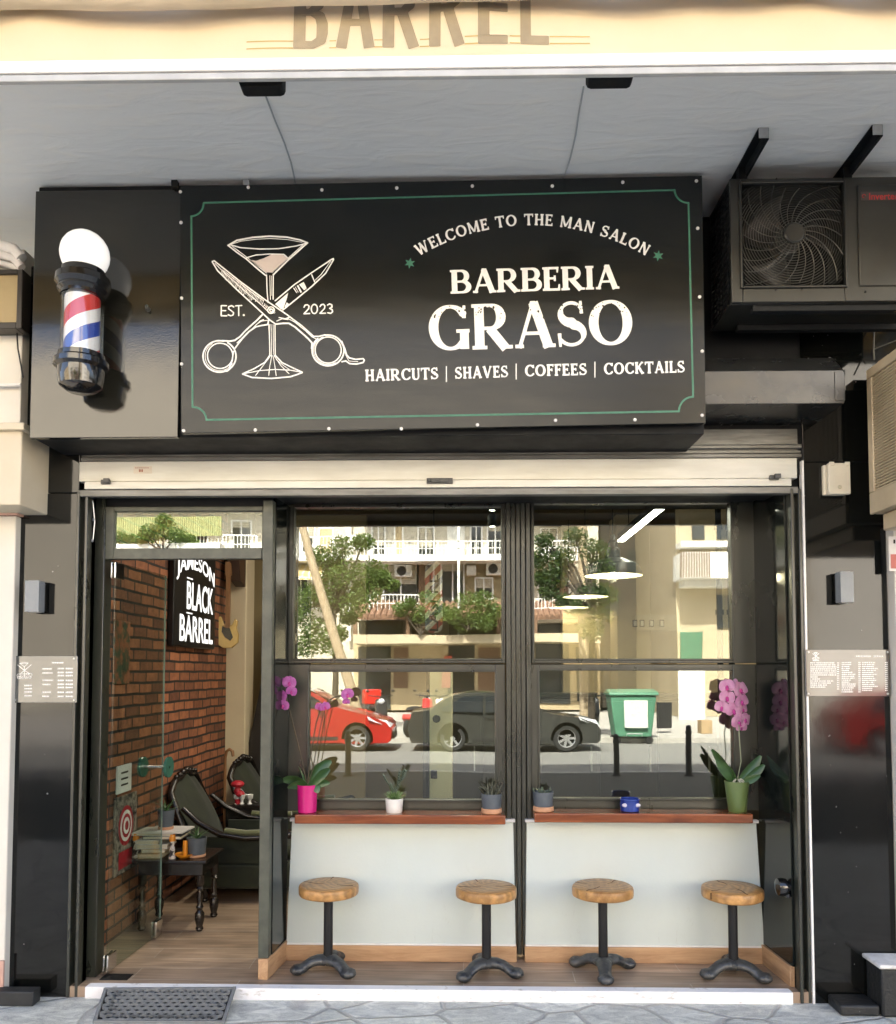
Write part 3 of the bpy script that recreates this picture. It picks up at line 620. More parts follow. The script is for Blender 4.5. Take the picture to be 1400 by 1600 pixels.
# emblem: a martini glass with crossed barber scissors
W1, W2 = 1.15, .7
em = [z4s([(255,278),(300,252),(380,237),(470,230),(560,235),(630,250),(668,265)],1.3), z4s([(262,274),(320,290),(420,297),(520,295),(610,281),(664,266)],.95),
      z4s([(272,272),(320,256),(400,246),(470,242),(560,247),(640,262)],.5),
      z4s([(255,278),(300,314),(350,349),(400,393),(450,434)],1.2), z4s([(278,284),(350,338),(400,378),(455,422)],.6), z4s([(668,265),(570,352),(490,431)],1.2), z4s([(648,272),(570,342),(484,420)],.6),
      z4s([(352,342),(400,328),(470,323),(545,325),(567,345)],.9),
      z4s([(455,432),(458,520),(463,575)],.85), z4s([(490,430),(489,558)],.85), z4s([(472,436),(475,560)],.55), z4s([(481,436),(482,540)],.4),
      z4s([(468,690),(471,790),(472,850)],.85), z4s([(499,692),(500,850)],.85), z4s([(478,690),(481,790),(480,850)],.5), z4s([(489,690),(491,846)],.5),
      z4s([(472,850),(445,888),(390,920),(332,946)],.95), z4s([(500,850),(535,888),(590,915),(640,938)],.95),
      z4s([(330,948),(380,966),(480,971),(580,962),(640,941)],1.1), z4s([(335,946),(420,930),(500,924),(580,928),(640,939)],.7),
      z4s([(476,852),(440,900),(398,955)],.55), z4s([(482,852),(472,905),(466,955)],.55), z4s([(488,852),(498,905),(505,957)],.55), z4s([(494,852),(530,905),(572,946)],.55), z4s([(505,872),(545,905),(575,925)],.45),
      # blade to the upper left
      z4s([(172,362),(182,358),(240,404),(320,468),(440,556),(560,638),(640,698),(700,752)],1.05), z4s([(172,364),(200,410),(300,508),(400,600),(470,665),(502,688)],1.05),
      z4s([(186,372),(240,425),(330,505),(430,590),(470,630)],.6), z4s([(230,408),(300,462),(380,525),(440,566)],.5),
      # blade to the upper right
      z4s([(803,347),(795,350),(690,420),(600,482),(500,566)],1.05), z4s([(804,352),(762,424),(690,492),(600,566),(540,614)],1.05), z4s([(788,362),(740,428),(705,462)],.5), z4s([(690,430),(705,468)],.8), z4s([(596,500),(612,524)],.7), z4s([(604,494),(620,522)],.5),
      # handles
      z4s([(436,636),(405,668),(375,694),(345,722),(318,752),(290,772),(262,777),(225,774)],1.25), z4s([(466,662),(462,690),(430,695),(400,702),(362,728),(330,762),(306,792),(292,812)],1.1), z4s([(440,664),(420,672),(385,708),(352,735),(322,766),(300,786)],.6),
      z4s([(400,690),(430,672),(458,668)],.6),
      z4s([(502,688),(540,684),(572,684),(604,704),(640,735),(672,764),(692,786),(690,815)],1.25), z4s([(520,654),(552,660),(575,652)],.8), z4s([(508,672),(536,660),(566,664)],.7), z4s([(560,656),(600,676),(650,716),(694,756),(720,768)],.6), z4s([(700,752),(726,752),(760,744)],1.1),
      z4s([(846,778),(862,815),(872,848),(886,864),(920,872),(958,868),(964,876),(958,888),(925,896),(888,894),(868,880),(848,884)],1.15), z4s([(856,800),(868,850),(884,880),(930,884)],.5)]
def ring(cx, cy, rx, ry, w, a0=0, a1=360): return _poly([z4(cx+rx*math.cos(R(a0+(a1-a0)*i/40)), cy+ry*math.sin(R(a0+(a1-a0)*i/40))) for i in range(41)], w)
em += [ring(210,856,86,82,1.2,-60,285), ring(213,853,66,66,.95), ring(211,855,76,75,.5,30,240), z4s([(282,830),(276,880),(262,912),(262,924),(248,934),(240,926)],1.0),
       ring(775,825,83,80,1.2,-100,230), ring(776,823,68,68,.95), ring(776,824,76,74,.5,60,250), ring(478,615,17,17,.9), ring(480,617,8,8,.8)]
fills = [('p',[z4(*p) for p in ((500,584),(540,548),(572,520),(560,556),(548,604),(532,612))]), ('p',[z4(*p) for p in ((548,598),(560,574),(575,586),(556,604))]),
         ('p',[z4(*p) for p in ((624,482),(648,468),(664,502),(650,512))]), ('p',[z4(*p) for p in ((612,488),(620,484),(640,520),(632,526))])]
for i in range(34):
    t = i/33; x = 225+215*t; y = 404+160*t; L = 20+16*math.sin(3.1*t)+random.uniform(-7,9)
    fills.append(z4s([(x,y),(x-L*.35,y+L)], random.uniform(.25,.55)))
for i in range(14):
    t = i/13; x = 445+55*t; y = 580+45*t; fills.append(z4s([(x,y),(x-6,y+16*random.random()+4)], .35))
px_mesh('emblem', [em+fills], WTXT, .55, sg)
px_mesh('emblem_drink', [[('p',[z4(*p) for p in ((400,358),(440,345),(486,420),(455,418))]),('p',[z4(*p) for p in ((440,345),(480,326),(540,326),(566,346),(486,420))]),('p',[z4(*p) for p in ((362,352),(400,358),(470,418),(452,416))])]], M('pale_pink_paint', (.72,.62,.56), rough=.6), .6, sg)
SCREW = M('screw_cover_white', (.80,.79,.76), rough=.35)
for (x, y) in [(282,300),(388,293),(503,297),(620,294),(738,291),(863,291),(973,285),(1088,283),(283,348),(284,466),(284,569),(287,673),(399,672),(514,670),(627,670),(746,664),(868,657),(992,656),(1097,649),(1090,357),(1093,464),(1097,549)]:
    p = at(x, y, YB); MB().lathe([(.0085,0),(.0085,-.003),(.006,-.0055),(0,-.0062)], p, 12, 'y').build('screw', SCREW, sg)

# ================================================================ barber pole
p0 = at(125, 500, YS-.13)
bp_ = thing('barber_pole_lamp', 'striped barber pole with white globe on the black panel left of the sign', 'barber pole', p0)
def ZP(y): return ZW(128, y, YS-.13)
CX, CY = XW(128.5,500,YS-.13), YS-.13
k = (XW(160,500,YS-.13)-XW(100,500,YS-.13))/60   # metres per pixel there
GLB = M('frosted_globe', (.86,.86,.85), (.85,.85,.84), rough=.25, spec=.5, coat=.3, emit=(1,.98,.95), estr=.10)
MB().ball((CX+.006, CY, ZP(398)), 36.5*k, 28).build('globe', GLB, bp_)
GLS = M('black_gloss_plastic', (.008,.008,.009), rough=.10, spec=.7, coat=.5)
def zr(r, y): return (r*k, ZP(y))
MB().lathe([zr(20,420),zr(32,424),zr(33,432),zr(40,436),zr(41,446),zr(36,452),zr(37,456),zr(32,460),zr(32,465),zr(26,467),zr(0,467)][::-1], (CX,CY,0), 32).build('top_collar', GLS, bp_)
MB().lathe([zr(0,613),zr(20,612),zr(31,604),zr(34,590),zr(34,578),zr(40,574),zr(40,566),zr(34,562),zr(34,555),zr(27,553),zr(0,553)], (CX,CY,0), 32).build('bottom_cap', GLS, bp_)
STRP = M('barber_stripes', (.8,.8,.8), rough=.3, coat=.6); n, l, b = nodes(STRP)
tc = n.new('ShaderNodeTexCoord'); sp = n.new('ShaderNodeSeparateXYZ'); l.new(tc.outputs['Object'], sp.inputs[0])
at2 = n.new('ShaderNodeMath'); at2.operation = 'ARCTAN2'; l.new(sp.outputs['Y'], at2.inputs[0]); l.new(sp.outputs['X'], at2.inputs[1])
d1 = n.new('ShaderNodeMath'); d1.operation = 'MULTIPLY'; d1.inputs[1].default_value = 1/(2*math.pi); l.new(at2.outputs[0], d1.inputs[0])
m1 = n.new('ShaderNodeMath'); m1.operation = 'MULTIPLY_ADD'; m1.inputs[1].default_value = -1/(92*k); l.new(sp.outputs['Z'], m1.inputs[0]); l.new(d1.outputs[0], m1.inputs[2])
a5 = n.new('ShaderNodeMath'); a5.operation = 'ADD'; a5.inputs[1].default_value = 10.58; l.new(m1.outputs[0], a5.inputs[0])
fr = n.new('ShaderNodeMath'); fr.operation = 'FRACT'; l.new(a5.outputs[0], fr.inputs[0])
cr = n.new('ShaderNodeValToRGB'); cr.color_ramp.interpolation = 'CONSTANT'; e = cr.color_ramp.elements
e[0].position = 0; e[0].color = (.55,.02,.02,1); e[1].position = .27; e[1].color = (.78,.80,.84,1); x = e.new(.5); x.color = (.02,.06,.38,1); x = e.new(.75); x.color = (.78,.80,.84,1)
l.new(fr.outputs[0], cr.inputs[0]); l.new(cr.outputs[0], b.inputs['Base Color'])
pole_mid = ZP(510)
sc_ = MB().lathe([(26*k, ZP(553)-pole_mid),(26*k, ZP(467)-pole_mid)], (0,0,0), 32)
o = sc_.build('striped_cylinder', STRP, None); o.parent = bp_; o.location = Vector((CX,CY,pole_mid))-p0
MB().lathe([(31*k, ZP(553)),(31*k, ZP(467))], (CX,CY,0), 32, 'z', None, False).build('clear_sleeve', glass('clear_sleeve_glass', .10, (.97,.98,.98), 0), bp_)
for yb_ in (575,450): MB().tube([(CX,CY+.02,ZP(yb_)),(CX,YS,ZP(yb_))], .02, 12).lathe([(.035,0),(.035,-.012)],(CX,YS,ZP(yb_)),20,'y').build('wall_bracket', GLS, bp_)
# bolt end left on the panel
p = at(232,484,YS); tag(MB().tube([(p.x-.008,p.y,p.z+.02),(p.x-.004,p.y-.02,p.z+.01),(p.x,p.y-.022,p.z-.01)], .007, 8).lathe([(.012,0),(.012,-.006)],p,12,'y').build('bolt_hook', IRON), 'small black hook bolt on the panel between barber pole and sign', 'hook')
# ================================================================ shop windows (two sash pairs), posts, door
GW = glass('window_glass', .15, (.80,.84,.80), .05, 1.3)
GD = glass('door_glass', .05, (.84,.90,.87), .0)
GT = glass('transom_glass', .2, (.7,.75,.7), .03)
YW = 0.0
def frame_rect(mb, ox0, oy0, ox1, oy1, ix0, iy0, ix1, iy1, Y, d):
    """a four-sided frame between an outer and an inner pixel box at depth Y"""
    A = at(ox0,oy0,Y); B = at(ox1,oy1,Y); a = at(ix0,iy0,Y); b = at(ix1,iy1,Y)
    mb.box(A.x, a.x, Y, Y+d, B.z, A.z).box(b.x, B.x, Y, Y+d, B.z, A.z).box(a.x, b.x, Y, Y+d, a.z, A.z).box(a.x, b.x, Y, Y+d, B.z, b.z)
    return (a.x, b.x, b.z, a.z)
def sash_window(label, outer, up, lo):
    x0, y0, x1, y1 = outer; c = at((x0+x1)/2, y1, YW)
    w = thing('shop_window', label, 'window', c, 'dark framed sash windows above the counters')
    for nm, (ix0,iy0,ix1,iy1), (oy0, oy1), dy in (('upper_sash', up, (y0,1036), 0.0), ('lower_sash', lo, (1038,y1), .012)):
        m = MB(); r = frame_rect(m, x0, oy0, x1, oy1, ix0, iy0, ix1, iy1, YW+dy, .06)
        # glazing bead
        m.box(r[0]-.012, r[0], YW+dy-.008, YW+dy, r[2]-.012, r[3]+.012).box(r[1], r[1]+.012, YW+dy-.008, YW+dy, r[2]-.012, r[3]+.012).box(r[0], r[1], YW+dy-.008, YW+dy, r[3], r[3]+.012).box(r[0], r[1], YW+dy-.008, YW+dy, r[2]-.012, r[2])
        f = m.build(nm, FRM, w, bevel=.003); sub(f, w)
        MB().box(r[0], r[1], YW+dy+.025, YW+dy+.031, r[2], r[3]).build('glass_pane', GW, f)
    return w
sash_window('dark framed sash window left of the central post reflecting a red car', (445,776,790,1268), (460,793,784,1029), (483,1050,774,1250))
sash_window('dark framed sash window right of the central post with pendant lamp behind', (829,774,1186,1266), (834,787,1145,1029), (843,1048,1148,1248))
cp = MB()
a, b = XW(790,900,YW), XW(829,900,YW); zt_, zb_ = ZW(800,775,YW), ZW(800,1495,YW-.03); w = (b-a)/5
for i in range(5): cp.box(a+i*w+.002, a+(i+1)*w-.002, YW-(.015,.004,.0,.004,.015)[i], YW+.06, zb_ if 1 <= i <= 3 else ZW(800,1290,YW), zt_)
tag(cp.build('window_post', FRM, bevel=.003), 'dark grooved post between the two sash windows reaching down to the floor', 'post')
# return panels beside the windows: left one ends the door bay, right one meets the shutter rail
DGL = M('black_glass_panel', (.008,.011,.010), (.012,.014,.012), scale=3, rough=.05, rough2=.12, spec=.5)
WSK = wood('oak_skirting', (.36,.20,.10), (.56,.36,.20), 3, 'x', .42, .1)
WSKY = wood('oak_skirting_return', (.36,.20,.10), (.56,.36,.20), 3, 'y', .42, .1)
pl0 = at(424, 1510, -.30); pl1 = at(446, 1486, YW)
dp = thing('door_post', 'dark post and black return panel between door opening and left window', 'post', (pl0.x, -.3, .056))
MB().box(XW(409,1000,-.32), XW(425,1000,-.32), -.325, -.265, ZW(415,1497,-.32), ZW(415,782,-.32)).build('post', FRL, dp, bevel=.003)
m = MB(); x = XW(425,1000,-.30)
ztop = ZW(430,776,-.3)
def slant(mb, xa, ya, xb, yb, th, z0, z1): return mb.add([(xa,ya,z0),(xb,yb,z0),(xb+th,yb,z0),(xa+th,ya,z0),(xa,ya,z1),(xb,yb,z1),(xb+th,yb,z1),(xa+th,ya,z1)], [(3,2,1,0),(4,5,6,7),(0,1,5,4),(1,2,6,5),(2,3,7,6),(3,0,4,7)])
xw = XW(447,1400,YW)
slant(m, x-.035, -.262, xw-.04, YW+.0, .045, .16, ztop).build('return_panel', DGL, dp)
slant(MB(), x-.05, -.335, xw-.035, YW, .055, .0565, .165).build('skirting', WSKY, dp, bevel=.003)
rr = thing('side_return_panel', 'black glossy return panel between right window and shutter rail', 'panel', (XW(1215,1500,-.2), -.2, .056))
xa, xb = XW(1187,1400,YW), XW(1238,1400,YF+.05)
slant(MB(), xa+.004, YW, xb, YF+.06, .04, .165, ZW(1200,774,YW)).build('panel', DGL, rr)
slant(MB(), xa-.008, YW-.03, xb-.012, YF+.07, .05, .0565, .163).build('skirting', WSKY, rr, bevel=.003)
# header above windows and door
MB().box(XW(425,780,YW), XW(1240,780,YW), YW-.01, YW+.2, ZW(800,776,YW)+.0, ZW(800,740,YW)+.3).build('window_header', DRK, bld)
MB().box(XW(134,780,-.3), XW(425,780,-.3), -.3, -.2, ZW(300,797,-.3), ZW(300,797,-.3)+.5).build('door_header', DRK, bld)
# soffit of the recess
MB().box(XL, XR, YF+.31, YW+.2, ZW(800,768,YF)+.03, ZW(800,768,YF)+.3).build('recess_soffit', DRK, bld)

# transom window over the door
tw = thing('transom_window', 'narrow window over the door reflecting green plants on a balcony', 'window', (XW(290,850,-.31), -.31, ZW(290,870,-.31)))
m = MB(); r = frame_rect(m, 161, 792, 411, 873, 178, 799, 409, 856, -.31, .05); f = m.build('frame', FRL, tw, bevel=.003); sub(f, tw)
MB().box(r[0], r[1], -.29, -.284, r[2], r[3]).build('glass_pane', GT, f)
dpst = MB().box(XW(137,1000,-.3), XW(163,1000,-.3), -.32, -.22, .056, ZW(150,780,-.3)); dpst.box(XW(137,1000,-.3)-.03, XW(137,1000,-.3), -.37, -.3, .056, ZW(150,780,-.3))
tag(dpst.build('door_jamb', FRM, bevel=.004), 'black door jamb between shutter rail and open glass door', 'door frame')
# the glass door, swung open into the shop
dx = XW(166,1500,-.30); dy1 = .36; dz0 = .072; dz1 = ZW(168,877,-.30)
gd = thing('glass_door', 'frameless glass door swung open against the brick wall', 'door', (dx, -.3, .056))
ang = R(3); e = Vector((math.sin(ang), math.cos(ang), 0)); hinge = Vector((dx, -.29, 0)); nrm = Vector((e.y, -e.x, 0))
m = MB(); Wd = .68
m.obox(hinge + e*(Wd/2) + Vector((0,0,(dz0+dz1)/2)), e*(Wd/2), nrm*.005, (0,0,(dz1-dz0)/2)).build('glass_pane', GD, gd)
EDG = M('polished_glass_edge', (.45,.55,.50), rough=.25, spec=.8)
m = MB(); m.obox(hinge + e*(Wd+.0012) + Vector((0,0,(dz0+dz1)/2)), e*.001, nrm*.0045, (0,0,(dz1-dz0)/2)).build('glass_edge', EDG, gd)
for z in (dz0+.05, dz1-.05):
    q = MB(); c = hinge + e*.03 + Vector((0,0,z))
    for s_ in (-1,1): q.obox(c + nrm*s_*.011, e*.05, nrm*.005, (0,0,.045))
    q.build('hinge', CHROME, gd, bevel=.003)
q = MB(); c = hinge + e*(Wd-.05) + Vector((0,0,dz0+.045))
for s_ in (-1,1): q.obox(c + nrm*s_*.012, e*.045, nrm*.006, (0,0,.05))
q.build('patch_lock', CHROME, gd, bevel=.003)
hh = at(228,1201,.2); HGL = M('green_glass_knob', (.05,.16,.12), rough=.08, spec=.9)
hc = hinge + e*(Wd-.10); hc.z = hh.z
hb = MB().tube([hc - nrm*.09, hc + nrm*.09], .009, 10).build('handle', CHROME, gd); sub(hb, gd)
for s_ in (-1,1): MB().tube([hc + nrm*(s_*.075), hc + nrm*(s_*.09)], .065, 22).build('handle_disc', HGL, hb)
MB().box(dx-.01, dx+.14, -.36, -.27, .0565, .0595).build('floor_pivot_plate', MET, gd)
# ================================================================ counters under the windows
def counter(label, x0, x1, tx0, tx1):
    Y = YW-.03; c = at((x0+x1)/2, 1497, Y)
    t = thing('counter_wall', label, 'half wall', (c.x, Y, .056))
    zt, zs = ZW(600,1284,Y), ZW(600,1476,Y)
    a0, a1 = XW(x0,1476,Y), XW(x1,1476,Y); b0, b1 = XW(tx0,1290,Y), XW(tx1,1290,Y)
    m = MB(); m.add([(a0,Y,zs),(a1,Y,zs),(b1,Y,zt),(b0,Y,zt),(a0,Y+.12,zs),(a1,Y+.12,zs),(b1,Y+.12,zt),(b0,Y+.12,zt)], [(0,1,2,3),(7,6,5,4),(0,4,5,1),(1,5,6,2),(2,6,7,3),(3,7,4,0)]).build('panel', WPANEL, t, bevel=.004)
    MB().box(b0-.010, b1+.010, Y-.012, Y+.03, zt+.001, zt+.018).build('top_trim', WHITE, t, bevel=.003)
    MB().box(a0-.004, a1+.004, Y-.014, Y+.1, .0565, zs-.002).build('skirting', WSK, t, bevel=.002)
    MB().box(a0, a1, Y-.008, Y, zs-.001, zs+.008).build('sealant_line', WHITE, t)
    return t
counter('pale half wall with wooden skirting under the left window', 447, 806, 456, 802)
counter('pale half wall with wooden skirting under the right window', 821, 1195, 823, 1182)
MAH = wood('mahogany_varnish', (.10,.022,.007), (.30,.085,.025), 2.2, 'x', .22, .12, coat=.6)
YQ = YW - .175
def shelf(label, x0, x1, y0, y1):
    c = at((x0+x1)/2, y1, YQ); m = MB().box(XW(x0,(y0+y1)/2,YQ), XW(x1,(y0+y1)/2,YQ), YQ, YW-.012, ZW((x0+x1)/2,y1,YQ), ZW((x0+x1)/2,y0,YQ))
    o = m.build('wooden_shelf', MAH, bevel=.006, seg=3); tag(o, label, 'shelf', 'varnished wooden counter shelves'); return ZW((x0+x1)/2, y0, YQ)
ZL = shelf('varnished red wood shelf under the left window holding the pink pot', 460, 790, 1273.5, 1288)
ZR = shelf('varnished red wood shelf under the right window holding the blue pot', 835, 1177, 1271.5, 1286)

# ================================================================ stools
SEAT = wood('stool_seat_pine', (.36,.17,.05), (.64,.36,.125), 1.7, 'x', .40, .2, coat=.15)
n, l, b = nodes(SEAT)   # growth rings seen on the cut disc
tc = n.new('ShaderNodeTexCoord'); wv = n.new('ShaderNodeTexWave'); wv.wave_type = 'RINGS'; wv.rings_direction = 'Z'; wv.inputs['Scale'].default_value = 9; wv.inputs['Distortion'].default_value = 6; wv.inputs['Detail'].default_value = 3; wv.inputs['Detail Scale'].default_value = 2
mp = n.new('ShaderNodeMapping'); mp.inputs['Location'].default_value = (.05,.02,0); oi = n.new('ShaderNodeObjectInfo'); l.new(tc.outputs['Object'], mp.inputs[0])
va = n.new('ShaderNodeVectorMath'); va.operation = 'ADD'; l.new(mp.outputs[0], va.inputs[0]); sc3 = n.new('ShaderNodeVectorMath'); sc3.operation = 'SCALE'; sc3.inputs['Scale'].default_value = .12
cx3 = n.new('ShaderNodeCombineXYZ'); l.new(oi.outputs['Random'], cx3.inputs[0]); l.new(cx3.outputs[0], sc3.inputs[0]); l.new(sc3.outputs[0], va.inputs[1]); l.new(va.outputs[0], wv.inputs['Vector'])
old = b.inputs['Base Color'].links[0].from_socket; mx = n.new('ShaderNodeMixRGB'); mx.blend_type = 'MULTIPLY'; mx.inputs[0].default_value = .35; l.new(old, mx.inputs[1]); l.new(wv.outputs['Color'], mx.inputs[2]); l.new(mx.outputs[0], b.inputs['Base Color'])
CRK = M('wood_crack', (.09,.045,.02), rough=.9)
HS, RS = .475, .166
def make_stool():
    t = thing('bar_stool', 'x', 'stool', (0,0,0), 'round wooden stools at the counter')
    rnd = random.Random(5); ph = [rnd.uniform(0,6.28) for _ in range(4)]
    wob = lambda a: 1 + .012*math.sin(2*a+ph[0]) + .010*math.sin(3*a+ph[1]) + .006*math.sin(7*a+ph[2])
    h = HS; s = MB().lathe([(RS*.93,h-.055),(RS*.985,h-.051),(RS,h-.043),(RS*1.004,h-.026),(RS,h-.012),(RS*.985,h-.004),(RS*.955,h),(RS*.6,h+.0005),(0,h+.0005)], (0,0,0), 48, 'z', wob).build('seat', SEAT, t, angle=55); sub(s, t)
    for (a0, r0, r1, bend) in ((-.6,.03,.155,.3),(2.5,.05,.145,-.25),(-1.9,.09,.157,.12)):
        pts = [(r0+(r1-r0)*i/6, a0+bend*math.sin(i*.9)*.25) for i in range(7)]
        m = MB().strip([(r*math.cos(a), r*math.sin(a), h+.0016) for r, a in pts], [.0004,.0012,.0018,.0022,.0025,.003,.0036], (-math.sin(a0), math.cos(a0), 0), .001)
        if a0 < 0: m.box((RS-.002)*math.cos(a0)-.003, (RS-.002)*math.cos(a0)+.003, (RS-.002)*math.sin(a0)-.003, (RS-.002)*math.sin(a0)+.003, h-.042, h-.008)
        m.build('crack', CRK, s)
    pm = MB().box(-.085,.085,-.03,.03,h-.064,h-.056).box(-.03,.03,-.085,.085,h-.0642,h-.0562)
    for (x,y) in ((.07,0),(-.07,0),(0,.07),(0,-.07)): pm.lathe([(.011,-.012),(.013,-.006),(.013,0)], (x,y,h-.064), 8)
    pm.build('mounting_plate', MET, t, bevel=.002)
    MB().lathe([(.0255,.07),(.0255,h-.06)], (0,0,0), 24).build('column', MET, t)
    bs = MB().lathe([(.050,.050),(.060,.062),(.060,.074),(.052,.083),(.040,.087),(.0265,.089),(.0265,.085)], (0,0,0), 28)
    for k in range(3):
        a = 2*math.pi*k/3; c, s_ = math.cos(a), math.sin(a)
        prof = [(.02,.064,.046),(.055,.068,.043),(.09,.062,.038),(.118,.047,.034),(.14,.034,.036),(.160,.029,.044),(.180,.027,.043),(.197,.022,.026)]
        bs.tube([(r*c, r*s_, z) for r,z,_ in prof], [q for _,_,q in prof], 14, flat=(1,1,.66))
        bs.ball((.165*c,.165*s_,.028), .045, 14, (1,1,.62))
    bs.build('cast_foot', IRON, t)
    return t
st0 = make_stool()
SP = [(513,1393,-.205,R(200),'round wooden stool nearest the open door in front of the left counter'),
      (760,1396,-.235,R(222),'round wooden stool beside the central dark post with a split in its seat edge'),
      (942,1392,-.20,R(265),'round wooden stool in the middle of the right counter'),
      (1145,1395,-.225,R(320),'round wooden stool nearest the right black pillar')]
for i, (px, py, Y, rz, lab) in enumerate(SP):
    x = XW(px, 1440, Y); zc = .057
    if i == 0: st0.location = (x, Y, zc); st0.rotation_euler = (0,0,rz); st0['label'] = lab
    else: copy_tree(st0, (x, Y, zc), rz, lab)

# ================================================================ plants and pots on the shelves
LEAF = M('orchid_leaf', (.055,.12,.035), (.03,.075,.025), scale=6, rough=.32, spec=.6, stretch=(1,1,3))
LEAFL = M('light_green_leaf', (.20,.30,.10), (.10,.18,.06), scale=9, rough=.45)
LEAFG = M('grey_green_leaf', (.15,.19,.13), (.06,.09,.06), scale=40, rough=.55)
LEAFD = M('dusty_succulent', (.12,.13,.09), (.05,.05,.035), scale=30, rough=.6)
STEM = M('plant_stem', (.10,.075,.04), (.05,.04,.025), rough=.6)
SOIL = M('potting_soil', (.03,.022,.016), (.05,.04,.03), scale=50, rough=.95, bump=.8)
PINKP = M('magenta_glaze', (.62,.012,.20), rough=.25, coat=.5)
WPOT = M('white_glaze', (.80,.79,.76), rough=.3, coat=.3)
GPOT = M('grey_clay_pot', (.085,.10,.12), (.065,.08,.095), scale=20, rough=.55, bump=.05)
TERR = M('terracotta', (.58,.32,.19), (.48,.25,.14), scale=20, rough=.7)
OLV = M('olive_glaze', (.13,.19,.065), (.11,.165,.055), scale=4, rough=.35, coat=.25)
BLUE = M('blue_glaze', (.02,.05,.30), (.012,.03,.20), scale=6, rough=.18, coat=.6)
PETD = M('magenta_petal', (.66,.22,.56), (.48,.09,.42), scale=30, rough=.5)
PETL = M('pink_petal', (.82,.52,.70), (.74,.34,.60), scale=25, rough=.5)
for mt_ in (PETD, PETL):
    n, l, b = nodes(mt_); tr = n.new('ShaderNodeBsdfTranslucent'); l.new(b.inputs['Base Color'].links[0].from_socket, tr.inputs[0]); mxs = n.new('ShaderNodeMixShader'); mxs.inputs[0].default_value = .4; l.new(b.outputs[0], mxs.inputs[1]); l.new(tr.outputs[0], mxs.inputs[2]); l.new(mxs.outputs[0], n['Material Output'].inputs[0])
LIP = M('deep_pink_lip', (.55,.05,.25), (.4,.04,.3), rough=.5)
def pot_mb(x, y, z, r0, r1, h, w=.006):
    return MB().lathe([(0,0),(r0*.93,0),(r0,.004),(r1,h-.006),(r1,h-.001),(r1-w*.5,h),(r1-w,h-.004),(r1-w-.003,h-.025),(0,h-.025)], (x,y,z), 30)
def kpx(Y): return (at(701,1200,Y)-at(700,1200,Y)).x
def leaf_path(o, az, el0, el1, L, n=8):
    p = Vector(o); out = [p.copy()]
    for i in range(n):
        e_ = el0 + (el1-el0)*(i/(n-1)); d = Vector((math.cos(az)*math.cos(e_), math.sin(az)*math.cos(e_), math.sin(e_))); p = p + d*(L/n); out.append(p.copy())
    return out
def leafw(W, n=8, tip=.05): return [W*max(tip, math.sin(math.pi*min(.97,(.10+.88*i/n)))**.6) for i in range(n+1)]
def flower(parent, c, face, r, mat, roll=0, name='flower'):
    f = Vector(face).normalized(); u = f.cross(Vector((0,0,1))).normalized(); v = u.cross(f); c = Vector(c); m = MB()
    for (a, L, w) in ((90,1,.48),(210,.95,.45),(330,.95,.45)):
        a = R(a)+roll; d = u*math.cos(a)+v*math.sin(a); m.strip([c-f*.002+d*(r*L*t)+f*(.10*r*math.sin(3*t)) for t in (0,.2,.45,.7,.9,1)], [r*w*q for q in (.25,.75,1,.92,.55,.1)], d.cross(f), .0012, .12)
    for (a, L, w) in ((18,1.0,.72),(162,1.0,.72)):
        a = R(a)+roll; d = u*math.cos(a)+v*math.sin(a); m.strip([c+d*(r*L*t)+f*(.16*r*math.sin(3*t)+.002) for t in (0,.2,.45,.7,.9,1)], [r*w*q for q in (.2,.8,1,.95,.6,.12)], d.cross(f), .0012, .10)
    o = m.build(name, mat, parent); sub(o, root_of(parent))
    MB().ball(c+f*r*.2-v*r*.12, r*.20, 10, (1,1,1.3)).strip([c+f*r*.22-v*r*.15, c+f*r*.34-v*r*.35, c+f*r*.22-v*r*.55], [r*.1,r*.22,r*.05], u, .002, .3).build('lip', LIP, o)
    return o
Y1 = YW-.095
# pink pot orchid
c = at(480,1272,Y1); x, y, z = c.x, Y1, ZL+.0005; kk = kpx(Y1)
t = thing('orchid_plant', 'magenta orchid in a bright pink pot at the left end of the counter shelf', 'potted plant', (x,y,z), 'potted plants on the counter shelves')
H = 43*kk; pot_mb(x,y,z, 14.5*kk, 16*kk, H).build('pot', PINKP, t); MB().lathe([(15*kk,0),(0,.004)],(x,y,z+H-.022),20).build('soil', SOIL, t)
top = (x,y,z+H-.01)
for (az, e0, e1, L, w) in ((R(14),1.15,.45,.20,.042),(R(-12),.8,.45,.17,.040),(R(178),.65,-.25,.16,.036),(R(205),.45,-.5,.12,.032),(R(-30),.5,-1.3,.10,.030),(R(4),.4,-.15,.13,.03),(R(150),1.2,.8,.13,.026)):
    MB().strip(leaf_path(top, az, e0, e1, L), leafw(w), (-math.sin(az), .6*math.cos(az), 1.1), .002, .22).build('leaf', LEAF, t)
def stem_to(pts, r, parent, mat=STEM): return MB().tube([Vector(q) for q in pts], r, 7).build('stem', mat, parent)
a1 = at(446,1062,Y1-.02); a2 = at(438,1088,Y1-.02)
stem_to([top, at(470,1180,Y1), at(455,1120,Y1-.01), at(447,1090,Y1-.02), a1], .0036, t); stem_to([top, at(484,1190,Y1), at(494,1130,Y1), at(502,1105,Y1-.01), at(520,1090,Y1-.01), at(541,1086,Y1)], .0036, t)
stem_to([top, at(489,1200,Y1), at(500,1140,Y1), at(507,1110,Y1-.01)], .003, t)
